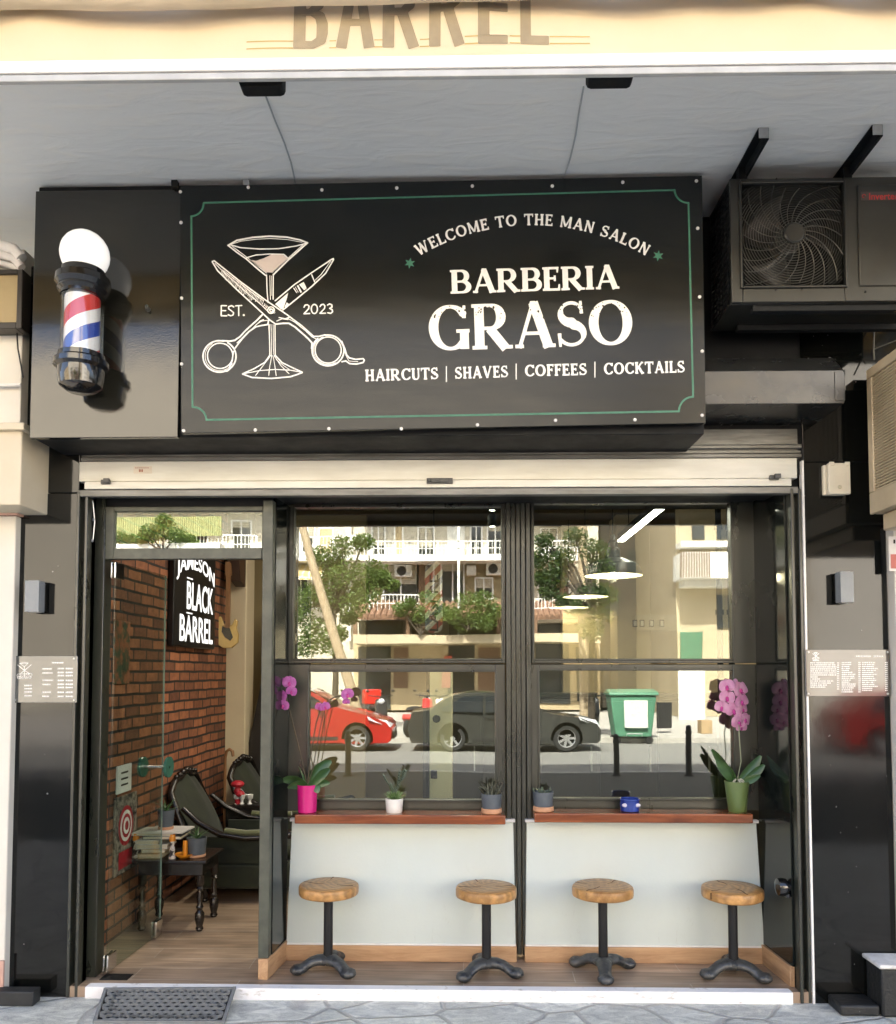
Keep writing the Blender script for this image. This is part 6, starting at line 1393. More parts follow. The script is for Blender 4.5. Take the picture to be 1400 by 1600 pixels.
c = at(371,1235,1.9); t = thing('red_ornament', 'red toadstool shaped ornament above the tiny cups', 'ornament', (c.x,1.9,ct.z)); RED = M('red_velvet', (.45,.015,.03), rough=.5)
MB().lathe([(0,0),(.02,0),(.018,.08),(.03,.10),(.015,.14),(0,.14)],(c.x,1.9,ct.z+.001),16).build('stem', RED, t); MB().ball((c.x,1.9,ct.z+.16), .055, 16, (1,1,.55)).ball((c.x+.02,1.9,ct.z+.08), .04, 12, (1,1,.7)).build('cap', RED, t)
c = at(352,1180,1.9); hz_ = c.z
tag(MB().tube([(c.x,1.9,.06),(c.x,1.9,hz_-.02),(c.x+.01,1.9,hz_+.03),(c.x+.035,1.9,hz_+.05),(c.x+.06,1.9,hz_+.03),(c.x+.065,1.9,hz_-.01)], [.012,.012,.013,.014,.014,.012], 10).build('walking_stick', NK), 'wooden walking stick with curved handle leaning by the beige pier', 'walking stick')
# posters stuck on the brick wall by the door
def poster(px0, py0, px1, py1, lab, fn, X=XB+.012):
    a = wallp(px0,py0,X); b = wallp(px1,py1,X); za_, zb_ = a.z, b.z; y0_, y1_ = a.y, b.y
    t = thing('poster', lab, 'poster', (X,(y0_+y1_)/2,min(za_,zb_)), 'posters on the brick wall by the door'); fn(t, X, y0_, y1_, zb_, za_); return t
def p_card(t, X, y0_, y1_, z0_, z1_):
    MB().box(XB+.002, X, y0_, y1_, z0_, z1_).build('sheet', WHITE, t); m = MB()
    for i in range(3): m.box(X, X+.001, y0_+(y1_-y0_)*.25, y0_+(y1_-y0_)*.75, z0_+(z1_-z0_)*(.25+.22*i), z0_+(z1_-z0_)*(.32+.22*i))
    m.build('print', DRK, t)
def p_round(t, X, y0_, y1_, z0_, z1_):
    MB().box(XB+.002, X, y0_, y1_, z0_, z1_).build('sheet', M('dark_collage', (.30,.26,.22), (.02,.02,.025), scale=22, rough=.5, lo=.42, hi=.58), t)
    ym, zm = (y0_+y1_)/2, z0_+(z1_-z0_)*.6; ry, rz = (y1_-y0_)*.34, (z1_-z0_)*.26
    for k, (s_, mt) in enumerate(((1,RED),(.78,WHITE),(.6,RED),(.42,WHITE),(.24,RED))): MB().add([(X+.0012*(k+1), ym+ry*s_*math.cos(R(a)), zm+rz*s_*math.sin(R(a))) for a in range(0,360,12)], [list(range(30))]).build('ring_print', mt, t)
    MB().box(X, X+.001, y0_+(y1_-y0_)*.2, y1_-(y1_-y0_)*.2, z0_+(z1_-z0_)*.06, z0_+(z1_-z0_)*.28).build('text_band', RED, t)
def p_flor(t, X, y0_, y1_, z0_, z1_): MB().box(XB+.002, X, y0_, y1_, z0_, z1_).build('sheet', M('floral_collage', (.30,.10,.05), (.04,.07,.04), scale=14, rough=.5, lo=.44, hi=.56), t)
poster(184,1198,205,1234,'white printed card on the brick wall above the round red poster',p_card)
poster(180,1248,212,1352,'dark poster with red and white rings on the brick wall by the door',p_round)
poster(180,968,202,1068,'narrow colourful floral poster on the brick wall behind the glass door',p_flor)
# unseen light strip, added to brighten the bricks and seats by the door
t = thing('ceiling_light', 'added unseen light strip over the armchairs, brightening the doorway', 'ceiling light', (-.7, 1.3, 3.24))
MB().bar((-.7,.5,3.275),(-.7,2.2,3.275), .10, .05).build('housing', DRK, t); MB().bar((-.7,.5,3.243),(-.7,2.2,3.243), .085, .012).build('diffuser', emis('added_strip_glow', (1,.90,.72), 15.0), t)
# dark cabinet row, added to hide the lit room behind the lower windows
t = thing('added_dark_cabinet', 'added long dark cabinet row hiding the lit room behind the lower windows', 'cabinet', (1.1, 2.0, .056))
DWD = M('dark_walnut', (.030,.026,.020), (.02,.017,.013), scale=4, rough=.35, stretch=(1,1,.3))
MB().box(-.35, 2.55, 2.0, 2.3, .057, 1.50).build('carcass', DWD, t, bevel=.004)
MB().box(-.38, 2.58, 1.97, 2.29, 1.502, 1.54).build('worktop', M('dark_stone_top', (.05,.05,.048), rough=.2), t, bevel=.004)
for i in range(6):
    x = -.33+i*.48; MB().box(x, x+.46, 1.982, 1.999, .12, 1.47).build('door', DWD, t, bevel=.003); MB().box(x+.40, x+.412, 1.962, 1.981, .9, 1.1).build('handle', ALU, t)
# two little ceiling spots near the central post
for i, (px, py, lab) in enumerate(((769,798,'small lit ceiling spot at the top right of the left window'),(769,823,'small lit ceiling spot just below the first, deeper inside'))):
    p = at(px, py, .42+.35*i); t = thing('ceiling_spot', lab, 'spot lamp', p, 'ceiling spots inside the shop')
    MB().lathe([(.022,.0),(.030,.01),(.030,.075),(.012,.09),(.006,.10)], p, 18, 'z', None, False).tube([(p.x,p.y,p.z+.09),(p.x,p.y,3.3)], .006, 6).build('housing', DRK, t); MB().lathe([(.021,.004),(0,.004)], p, 18).build('lens', emis('spot_lens', (1,.93,.8), 12), t)
    ls = bpy.data.lights.new('ceiling_spot_light', 'SPOT'); ls.energy = 14; ls.color = (1,.9,.72); ls.spot_size = R(100); ls.spot_blend = .8; ls.shadow_soft_size = .02; lo_ = bpy.data.objects.new('ceiling_spot_light', ls); SC.collection.objects.link(lo_)
    lo_.location = (p.x, p.y, p.z-.01); lo_.rotation_euler = (Vector((p.x,p.y,p.z))-Vector((-.2,.85,1.2))).to_track_quat('Z','Y').to_euler()
# ================================================================ the street behind the photographer (seen mirrored in the glass)
def wheel_parts(t, x, y, r, out):
    TYR = MATS['tyre']; RIM = MATS['rim']; s = out; w = .19
    ty = MB().lathe([(r*.66,-w/2),(r*.9,-w/2),(r,-w/2+.03),(r,w/2-.03),(r*.9,w/2),(r*.66,w/2)], (x,y,r), 32, 'y', None, False).build('tyre', TYR, t); sub(ty, t)
    MB().lathe([(r*.64,.02*s),(0,.02*s)], (x,y,r), 24, 'y', None, False).build('brake_disc', MATS['trim'], ty)
    m = MB().lathe([(r*.66,w/2*s),(r*.60,w/2*s-.02*s),(r*.60,w/2*s-.05*s)], (x,y,r), 32, 'y', None, False)
    yo = y+(w/2-.012)*s
    for k in range(7):
        a = 2*math.pi*k/7; c = Vector((math.cos(a),0,math.sin(a))); d = Vector((-math.sin(a),0,math.cos(a)))
        m.obox(Vector((x,yo-.012*s,r))+c*r*.36, c*r*.29, d*.028, (0,.010,0))
    m.lathe([(.07,.0),(.06,.02*s),(0,.022*s)], (x,yo-.014*s,r), 16, 'y'); m.build('rim', RIM, ty)
MATS = {'tyre': M('tyre_rubber', (.02,.02,.02), rough=.8), 'rim': M('alloy_rim', (.62,.62,.62), rough=.3, metal=.7), 'cglass': M('car_window', (.02,.025,.03), rough=.05, spec=.9), 'lamp': M('headlamp', (.75,.76,.78), rough=.08, spec=.9, coat=.6), 'trim': M('dark_car_trim', (.02,.02,.02), rough=.5), 'rlamp': M('rear_lamp_red', (.35,.01,.01), rough=.15, coat=.5), 'plate': M('plate_white', (.7,.7,.68), rough=.4)}
def make_car(name_label, paint, x_front, y_c, zg, prof, win, wb, r, width, nose=1, cat='car', group=None, grille=True):
    """prof: (x,z) over the top from the nose (x=0) to the tail (x=-L); win: side window outlines; wb: wheel x positions"""
    L = -prof[-1][0]; t = thing('parked_car', name_label, cat, (0,0,0), group); hw = width/2
    belt = max(p[1] for p in win[0][:1])
    low = []
    def archpts(xc): return [(xc+ (r+.055)*math.cos(R(a)), r+(r+.055)*math.sin(R(a))) for a in range(-20,201,20)]
    bot = .20; outline = list(prof)                       # nose low -> roof -> tail low
    tail = [(-L+.05,bot)]
    for xc in sorted(wb):
        a = archpts(xc)[::-1]; tail += [(a[0][0],bot)]+a+[(a[-1][0],bot)]
    outline += tail+[(-.10,bot)]
    zr = max(p[1] for p in prof)
    def yy(x, z, s):
        u = 0
        e = min(-x, x+L)                                    # distance from an end
        if e < .7: u += .16*((.7-max(e,0))/.7)**2
        if z > belt: u += .17*((z-belt)/(zr-belt))
        if z < .45: u += .03*(.45-z)/.3
        return s*hw*(1-u)
    m = MB(); n_ = len(outline); rows_ = 7; vs = []
    for j in range(rows_):
        s = -1+2*j/(rows_-1); crown = .035*(1-s*s)
        for (x,z) in outline: vs.append((x, yy(x,z,s), z+(crown if z > .6 else 0)))
    m.v = vs
    for j in range(rows_-1):
        for i in range(n_): m.f.append([j*n_+i, j*n_+(i+1)%n_, (j+1)*n_+(i+1)%n_, (j+1)*n_+i]); m.sm.append(True)
    m.f.append(list(range(n_))[::-1]); m.sm.append(False); m.f.append([(rows_-1)*n_+i for i in range(n_)]); m.sm.append(False)
    m.build('body', paint, t, bevel=.025, seg=3, angle=30)
    for s in (-1,1):
        for w in win:
            q = MB(); k_ = len(w); q.add([(x, yy(x,z,s)+s*.006, z) for x,z in w]+[(x, yy(x,z,s)-s*.004, z) for x,z in w], [list(range(k_)) if s<0 else list(range(k_))[::-1], [i+k_ for i in range(k_)]]+[(i,(i+1)%k_,(i+1)%k_+k_,i+k_) for i in range(k_)]); q.build('side_window', MATS['cglass'], t)
        for xc in wb: wheel_parts(t, xc, s*(hw-.10), r, s)
        q = MB(); lx = prof[1][0]; q.add([(lx-.03, yy(lx,.6,s)*1.0+s*.004,.58),(lx-.52, yy(lx-.52,.7,s)+s*.008,.74),(lx-.55, yy(lx-.5,.7,s)+s*.006,.82),(lx-.12, yy(lx,.7,s)*.92,.73),(lx+.012, yy(lx,.6,s)*.55,.64)], [(0,1,2,3,4) if s<0 else (4,3,2,1,0)]); q.build('headlight', MATS['lamp'], t)
        q = MB().ball((win[0][0][0]-.25, yy(win[0][0][0]-.2,belt,s)+s*.10, belt+.06), .11, 12, (.6,1,.65)); q.build('wing_mirror', paint, t)
        q = MB().box(win[0][0][0]-1.05,win[0][0][0]-.87, s*(hw+.004)-.006, s*(hw+.004)+.012, belt-.12, belt-.09); q.build('door_handle', paint, t)
        for xs_ in (win[0][0][0]-.12, win[0][-1][0]-.035, win[1][-1][0]-.05):
            q = MB(); zz_ = [.34+.06*i for i in range(int((belt-.34)/.06)+1)]; vs_ = []
            for z_ in zz_: vs_ += [(xs_-.007, yy(xs_,z_,s)+s*.004, z_), (xs_+.007, yy(xs_,z_,s)+s*.004, z_)]
            q.add(vs_, [(2*i,2*i+1,2*i+3,2*i+2) for i in range(len(zz_)-1)]); q.build('door_seam', MATS['trim'], t)
        q = MB(); q.add([(x, yy(x,.30,s)+s*.006, z) for x, z in ((wb[0]-.45,.26),(wb[1]+.45,.26),(wb[1]+.45,.34),(wb[0]-.45,.34))], [(0,1,2,3)]); q.build('sill_trim', MATS['trim'], t)
        q = MB().box(-L-.0, -L+.16, s*hw*.62, s*hw*.80, .62, .80); q.build('rear_light', MATS['rlamp'], t, bevel=.02)
    # windscreen and rear window
    top = [p for p in prof if p[1] > belt+.02]
    i0 = prof.index(top[0]); A_ = prof[i0-1]; B_ = top[1] if len(top) > 1 else top[0]
    q = MB(); q.add([(A_[0]-.05, yy(A_[0],A_[1],-1)*.86, A_[1]+.075),(A_[0]-.05, yy(A_[0],A_[1],1)*.86, A_[1]+.075),(B_[0]+.06, yy(B_[0],B_[1],1)*.88, B_[1]+.02),(B_[0]+.06, yy(B_[0],B_[1],-1)*.88, B_[1]+.02)], [(0,1,2,3)]); q.build('windscreen', MATS['cglass'], t)
    MB().box(.004, .016, -.26, .26, .44, .54).build('number_plate', MATS['plate'], t)
    if grille: MB().box(-.02, .03, -hw*.5, hw*.5, .28, .42).build('grille', MATS['trim'], t, bevel=.01)
    MB().box(-.9*L, -.1*L, -hw*.8, hw*.8, .16, .3).build('underbody', MATS['trim'], t)
    t.location = (x_front, y_c, zg); t.rotation_euler = (0,0,0 if nose > 0 else math.pi); return t
ZR_ = -.138
PR = M('car_paint_red', (.36,.012,.010), (.33,.010,.009), rough=.25, coat=.8); PB = M('car_paint_black', (.045,.046,.042), rough=.15, coat=1); PS = M('car_paint_silver', (.30,.31,.32), rough=.25, coat=.7, metal=.3)
HATCH = [(-.02,.26),(.0,.50),(-.12,.68),(-.45,.82),(-.95,.94),(-1.25,1.02),(-1.75,1.32),(-2.1,1.46),(-2.7,1.50),(-3.3,1.43),(-3.75,1.08),(-3.98,.92),(-4.02,.55),(-3.98,.26)]
HW_ = [[(-1.45,1.03),(-2.02,1.38),(-2.45,1.42),(-2.45,1.0)],[(-2.52,1.0),(-2.52,1.42),(-3.1,1.37),(-3.5,1.08),(-3.45,1.02)]]
SEDAN = [(-.02,.26),(.0,.50),(-.10,.64),(-.5,.78),(-1.15,.88),(-1.35,.92),(-1.95,1.24),(-2.3,1.36),(-3.0,1.38),(-3.5,1.28),(-3.95,.98),(-4.4,.92),(-4.48,.6),(-4.44,.28)]
SW_ = [[(-1.58,.94),(-2.15,1.27),(-2.65,1.30),(-2.65,.92)],[(-2.72,.92),(-2.72,1.30),(-3.15,1.28),(-3.7,1.0),(-3.65,.94)]]
LC = 14.95
xf = mir(611,1150,LC-.85).x
make_car('red hatchback parked across the street, mirrored in the lower left window', PR, xf, -LC, ZR_, HATCH, HW_, (-.80,-3.25), .315, 1.74, group='cars parked across the street')
xf2 = mir(941,1150,LC-.85).x
make_car('black saloon car parked across the street, mirrored across the two lower windows', PB, xf2, -LC, ZR_, SEDAN, SW_, (-.82,-3.42), .315, 1.80, group='cars parked across the street')
make_car('second red hatchback, parked far along at right and mirrored in the right pillar', PR, 12.3, -LC, ZR_, HATCH, HW_, (-.80,-3.25), .315, 1.74, group='cars parked across the street')
# scooters
def make_scooter(lab, px, L, colr, box_col, flip=1):
    p = mir(px,1140,L); t = thing('motor_scooter', lab, 'scooter', (0,0,0), 'scooters parked on the far pavement')
    PT = M('scooter_paint', colr, rough=.25, coat=.6)
    for x in (.62,-.62):
        w = MB().lathe([(.16,-.05),(.22,-.055),(.25,-.03),(.25,.03),(.22,.055),(.16,.05)], (x,0,.25), 24, 'y', None, False).build('tyre', MATS['tyre'], t); sub(w, t); q = MB().lathe([(.16,-.02),(.16,.02)],(x,0,.25),24,'y'); q.build('rim', MATS['rim'], w)
    MB().prism([(.45,.35),(.62,.55),(.50,.95),(.38,1.0),(.36,.5),(.25,.28),(-.15,.26),(-.3,.5),(-.72,.62),(-.78,.5),(-.55,.3),(-.3,.2),(.3,.2)], 'y', -.15, .15).build('fairing', PT, t, bevel=.05, seg=3)
    MB().ball((-.35,0,.72), .3, 16, (1.25,.48,.28)).build('saddle', MATS['trim'], t)
    m = MB().tube([(.62,0,.25),(.50,0,.7),(.42,0,1.02)], .03, 10).tube([(.36,-.33,1.08),(.42,0,1.04),(.36,.33,1.08)], .016, 8); m.build('handlebar', MATS['trim'], t)
    MB().ball((.52,0,.92), .09, 12, (.6,1,.9)).build('headlight', MATS['lamp'], t); MB().ball((.34,-.34,1.2), .05, 10, (.4,1,.8)).ball((.34,.34,1.2), .05, 10, (.4,1,.8)).build('mirror', MATS['trim'], t)
    if box_col: MB().box(-1.02,-.60,-.24,.24,.80,1.22).build('top_box', M('delivery_box', box_col, rough=.4), t, bevel=.03)
    t.location = (p.x,p.y,0); t.rotation_euler = (0,0,R(60)*flip); return t
make_scooter('black scooter with a big red delivery box on the far pavement', 590, 17.6, (.03,.03,.03), (.75,.03,.02), 1.2)
make_scooter('red motor scooter parked between the red and the black car', 655, 17.4, (.6,.06,.05), None, -1.1)
make_scooter('dark scooter parked left of the red delivery scooter', 505, 18.2, (.04,.045,.05), None, .7)
make_scooter('white scooter standing in the gap between the red and the black car', 676, 17.8, (.7,.7,.68), None, 1.0)
make_scooter('dark scooter parked near the vertical pole behind the black saloon', 925, 18.6, (.03,.03,.035), None, 1.5)
# waste container
BG = M('bin_green_plastic', (.10,.27,.17), (.08,.22,.14), scale=4, rough=.4)
LB = 16.3; a = mir(957,1152,LB); b = mir(1026,1080,LB); zt = b.z; bw = b.x-a.x; z0 = -.138
t = thing('waste_container', 'green wheeled waste container with a white label across the street', 'waste container', ((a.x+b.x)/2, -LB-.4, z0))
xm = (a.x+b.x)/2
m = MB(); f0, f1 = bw/2*.82, bw/2; y0, y1 = -LB-.85, -LB; zb_ = z0+.18; zt_ = zt-.12
m.add([(xm-f0,y0+.1,zb_),(xm+f0,y0+.1,zb_),(xm+f0,y1-.1,zb_),(xm-f0,y1-.1,zb_),(xm-f1,y0,zt_),(xm+f1,y0,zt_),(xm+f1,y1,zt_),(xm-f1,y1,zt_)], [(3,2,1,0),(4,5,6,7),(0,1,5,4),(1,2,6,5),(2,3,7,6),(3,0,4,7)]); m.build('body', BG, t, bevel=.03)
MB().prism([(y0-.04,zt_+.002),(y1+.05,zt_+.002),(y1+.03,zt_+.08),((y0+y1)/2,zt_+.16),(y0,zt_+.1)], 'x', xm-f1-.05, xm+f1+.05).build('lid', BG, t, bevel=.02)
MB().box(xm-f0*.5, xm+f0*.75, y1-.06, y1+.01, zb_+.25, zt_-.12).build('label', M('worn_white_label', (.75,.75,.72), (.55,.57,.55), scale=10, rough=.6), t)
MB().tube([(xm-.2,y1-.02,zb_+.02),(xm-.2,y1+.07,zb_+.1),(xm+.2,y1+.07,zb_+.1),(xm+.2,y1-.02,zb_+.02)], .016, 8).build('pedal', ALU, t)
for x in (xm-f0+.05, xm+f0-.05):
    for y in (y0+.2, y1-.15): MB().lathe([(.09,-.03),(.10,-.015),(.10,.015),(.09,.03)], (x,y,z0+.10), 18, 'y').box(x-.03,x+.03,y-.04,y+.04,z0+.14,zb_+.01).build('wheel', MATS['tyre'], t)
# bollards on the near kerb
for (px, py0, py1, lab) in ((542,1143,1212,'black bollard on the kerb mirrored below the red car'),(964,1148,1206,'black bollard on the kerb mirrored before the green container'),(1079,1134,1204,'black bollard on the kerb mirrored at the right of the green container')):
    g = gnd(px,py1,0); Lb = 8.75; p = mir(px,py1,Lb); t = thing('bollard', lab, 'bollard', (p.x,-Lb,0), 'black bollards on the near kerb'); h = mir(px,py0,Lb).z
    MB().lathe([(.065,.012),(.05,.05),(.048,h-.14),(.056,h-.13),(.056,h-.10),(.046,h-.09),(.046,h-.02),(.03,h),(0,h+.004)], (p.x,-Lb,0), 18).build('post', MATS['trim'], t); MB().lathe([(.085,.0),(.085,.014),(.05,.02)], (p.x,-Lb,0), 18).build('base', MATS['trim'], t)
# poles
PW = wood('weathered_pole_wood', (.30,.22,.13), (.52,.42,.29), 3, 'z', .8)
a = mir(472,825,18); b = mir(543,1062,18.0); d = a-b; t0 = b.lerp(a, -(b.z)/(a.z-b.z)) if a.z != b.z else b
tag(MB().tube([b+d*(-(b.z)/d.z), b, a, a+d*.9], [.16,.15,.115,.10], 14).build('utility_pole', PW), 'leaning wooden utility pole mirrored in the left window', 'utility pole', 'wooden utility poles')
c = mir(913,1060,17.5); tag(MB().tube([(c.x,-17.5,-.1),(c.x+.02,-17.5,4),(c.x,-17.5,9)], [.16,.13,.10], 14).build('utility_pole', PW), 'upright wooden utility pole mirrored in the right window', 'utility pole', 'wooden utility poles')
c2_ = mir(913,1060,17.5)
for i, (dz, lab) in enumerate(((0,'upper overhead cable strung between the two wooden poles'),(-.5,'lower overhead cable strung between the two wooden poles'))):
    A_ = a+d*.5+Vector((0,0,dz)); B_ = Vector((c2_.x,-17.5,A_.z-.2)); pts = [A_.lerp(B_,k/12)-Vector((0,0,.5*math.sin(math.pi*k/12))) for k in range(13)]
    tag(MB().tube(pts, .02, 6).build('overhead_cable', MATS['trim']), lab, 'cable', 'overhead cables across the street')
# trees and bushes
TL1 = M('tree_leaf_light', (.13,.19,.045), (.06,.105,.025), scale=1.2, rough=.55); TL2 = M('tree_leaf_dark', (.05,.085,.028), (.025,.05,.018), scale=1.2, rough=.55); BARK = M('bark', (.09,.07,.05), (.05,.04,.03), scale=12, rough=.9, bump=.5)
for mt in (TL1, TL2):
    n, l, b = nodes(mt); tr = n.new('ShaderNodeBsdfTranslucent'); tr.inputs[0].default_value = (.22,.32,.05,1); mxs = n.new('ShaderNodeMixShader'); mxs.inputs[0].default_value = .3; l.new(b.outputs[0], mxs.inputs[1]); l.new(tr.outputs[0], mxs.inputs[2]); l.new(mxs.outputs[0], n['Material Output'].inputs[0])
def foliage(m, clumps, n, size, rn):
    """leaf clumps: (centre, radius); n leaf quads in each"""
    for (c, r) in clumps:
        c = Vector(c)
        for i in range(n):
            d = Vector((rn.gauss(0,1),rn.gauss(0,1),rn.gauss(0,1))).normalized()*(rn.random()**.45)*r; p = c+Vector((d.x,d.y,d.z*.8))
            u = Vector((rn.gauss(0,1),rn.gauss(0,1),rn.gauss(0,.6))).normalized(); v = u.cross(Vector((rn.gauss(0,1),rn.gauss(0,1),rn.gauss(0,1)))).normalized(); s = size*rn.uniform(.4,1.5)
            m.add([p-u*s, p+v*s*.45, p+u*s, p-v*s*.45], [(0,1,2,3)])
def make_tree(lab, base, trunk, clumps, leaf, n, size, seed, group='trees across the street'):
    rn = random.Random(seed); t = thing('street_tree', lab, 'tree', base, group); m = MB(); m.tube(trunk, [.11*(1-.6*i/(len(trunk)-1)) for i in range(len(trunk))], 10)
    for (c, r) in clumps: m.tube([trunk[len(trunk)//2], Vector(trunk[-1]).lerp(Vector(c),.5)+Vector((0,0,-.1)), c], [.05,.035,.012], 7)
    m.build('trunk', BARK, t); f = MB(); foliage(f, clumps, n, size, rn); f.build('crown', leaf, t)
LT = 19.2
def mp3(px, py, L, dy=0): p = mir(px,py,L); p.y += dy; return p
cl = [(mp3(535,855,LT),.45),(mp3(570,850,LT,.3),.35),(mp3(520,905,LT),.55),(mp3(555,900,LT,.4),.65),(mp3(585,895,LT),.5),(mp3(540,930,LT,-.3),.6),(mp3(575,925,LT,.2),.5),(mp3(510,940,LT),.45),(mp3(520,880,LT,-.3),.4),(mp3(596,905,LT),.35),(mp3(546,965,LT),.3),(mp3(480,930,LT),.5),(mp3(468,960,LT),.5)]
bs = mp3(520,1100,LT); make_tree('leafy street tree mirrored beside the leaning pole', (bs.x,bs.y,0), [(bs.x,bs.y,-.02),(bs.x+.05,bs.y,1.6),mp3(523,960,LT),mp3(540,910,LT)], cl+[(mp3(492,985,LT),.5),(mp3(515,1005,LT,.2),.45),(mp3(478,1010,LT),.45),(mp3(560,945,LT,.5),.5),(mp3(500,870,LT),.4),(mp3(610,915,LT),.3),(mp3(530,990,LT),.3)], TL1, 620, .052, 3)
LT = 15.8
cl = [(mp3(842,872,LT),.32),(mp3(862,885,LT),.45),(mp3(880,870,LT),.35),(mp3(928,862,LT,.2),.4),(mp3(940,885,LT),.35),(mp3(858,925,LT),.3),(mp3(880,938,LT),.25),(mp3(926,925,LT),.4),(mp3(934,960,LT),.42),(mp3(925,985,LT),.35),(mp3(845,905,LT),.25)]
bs = mp3(938,1150,LT); make_tree('thin dark leaved tree mirrored around the upright pole', (bs.x,-17.2,0), [(bs.x,-17.2,-.02),(bs.x,-17.0,2.2),mp3(930,960,LT),mp3(922,890,LT)], cl+[(mp3(850,845,LT),.3),(mp3(900,950,LT),.3),(mp3(868,905,LT),.35),(mp3(945,930,LT),.4),(mp3(900,840,LT),.35)], TL2, 560, .045, 8)
# ---- block of flats across the street
LBD = 32.0; S_ = F/(4.8+LBD)
FAC = M('sunlit_cream_facade', (.60,.56,.46), (.50,.46,.38), scale=.7, rough=.85, bump=.1); FACW = M('white_balcony_paint', (.82,.81,.77), rough=.7); FACO = M('ochre_facade', (.50,.40,.25), (.44,.35,.21), scale=.8, rough=.85)
BLND, _, _ = bricks('roller_blind', (.48,.44,.34), (.42,.38,.30), (.22,.20,.16), 30, .09, .012, 'XZ', rough=.7, bump=.3); AWN, _, _ = bricks('striped_street_awning', (.55,.42,.18), (.50,.38,.16), (.62,.58,.48), .3, 30, .05, 'XZ', rough=.8, bump=0)
WIN = M('dark_window', (.03,.035,.035), rough=.08, spec=.9); WD2 = M('brown_shutter', (.16,.09,.05), rough=.6); TILE = M('roof_tile', (.30,.17,.11), (.16,.09,.06), scale=6, rough=.85, bump=.4); BANDM = M('beige_fascia_band', (.50,.42,.29), (.46,.38,.26), scale=1, rough=.7)
def bx(mb, px0, py0, px1, py1, L0, L1):
    a = mir(px0,py0,L0); b = mir(px1,py1,L0); return mb.box(a.x, b.x, -L1, -L0, b.z, a.z)
fl = thing('apartment_block', 'cream apartment block with white railed balconies across the street', 'building', (0,-LBD,0))
gx0, gx1 = mir(150,1000,LBD).x, mir(938,1000,LBD).x
MB().box(gx0-10, gx1, -LBD-9, -LBD, 0, 16).build('wall', FAC, fl)
zs_ = {'u': mir(600,868,LBD-1.3).z, 'l': mir(600,958,LBD-1.3).z}
def balcony(x0, x1, ys, yrail, L=LBD-1.3, dep=1.28, posts=True, name='balcony'):
    m = MB(); bx(m, x0, ys, x1, ys+8, L, L+dep); o = m.build(name, FACW, fl); sub(o, fl); r = MB(); a = mir(x0,yrail,L); b = mir(x1,ys,L)
    r.box(a.x, b.x, -L-.02, -L+.02, a.z-.05, a.z).box(a.x, b.x, -L-.02, -L+.02, (a.z+b.z)/2-.02, (a.z+b.z)/2+.02)
    n_ = max(3, int((b.x-a.x)/.16)); 
    for i in range(n_+1): x = a.x+(b.x-a.x)*i/n_; wv_ = .035 if i % 9 == 0 else .012; r.box(x-wv_, x+wv_, -L-.015, -L+.015, b.z, a.z-.051)
    r.build('railing', FACW, o); return o
balcony(578,800,868,845); balcony(800,905,868,845); balcony(420,575,868,838); balcony(150,405,868,840)
balcony(150,420,958,930); balcony(578,655,958,930); balcony(800,905,965,935)
balcony(150,420,778,750); balcony(560,905,778,750)
m = MB(); bx(m, 578,877,800,960, LBD-.03, LBD); bx(m, 150,877,440,956, LBD-.03, LBD); m.build('recess_shade_sheet', M('tan_recess_shade', (.27,.22,.13), (.22,.18,.10), scale=1, rough=.85), fl)  # flat sheets on the wall, shade of the balcony recess put into their tan
# windows, doors and blinds behind the balconies
for (x0,y0,x1,y1,mt) in ((583,822,600,866,WIN),(618,824,628,866,FACO),(655,826,676,866,WIN),(700,824,722,866,FACW),(736,824,752,866,WIN),(764,822,786,866,WIN),(600,880,652,948,WIN),(655,880,676,945,WD2),(690,880,722,950,WIN),(744,906,770,934,WIN),(460,882,480,960,WIN),(490,884,515,950,WD2),(842,880,860,958,WIN),(868,884,890,958,WD2),(845,826,870,866,WIN),(470,820,490,862,WIN),(500,826,520,866,FACO),(200,878,230,930,WIN),(262,878,290,930,WD2),(320,880,350,930,WIN),(370,820,396,866,WIN),(210,815,260,866,FACO),(280,818,330,866,WIN)):
    f = MB(); a = mir(x0,y0,LBD); b = mir(x1,y1,LBD); f.box(a.x-.08, b.x+.08, -LBD-.05, -LBD+.05, b.z-.08, a.z+.08); o = f.build('window', FACW, fl); sub(o, fl)
    MB().box(a.x, b.x, -LBD, -LBD+.058, b.z, a.z).build('pane', mt, o)
    hb_ = random.choice((0,.2,.35,.5,.7))*(a.z-b.z)
    if mt is WIN and hb_: MB().box(a.x+.02, b.x-.02, -LBD, -LBD+.064, a.z-hb_, a.z-.01).build('blind', BLND, o)
    if mt is WIN: MB().box((a.x+b.x)/2-.03, (a.x+b.x)/2+.03, -LBD, -LBD+.068, b.z, a.z).build('mullion', FACW, o)
m = MB(); bx(m, 728,884,744,900, LBD-.45, LBD); m.build('wall_cooling_unit', FACW, fl, bevel=.03)
m = MB(); bx(m, 713,800,717,1000, LBD-1.32, LBD-1.2); bx(m, 545,800,549,1000, LBD-.3, LBD-.2); m.build('drain_pipe', FACW, fl)
random.seed(12)
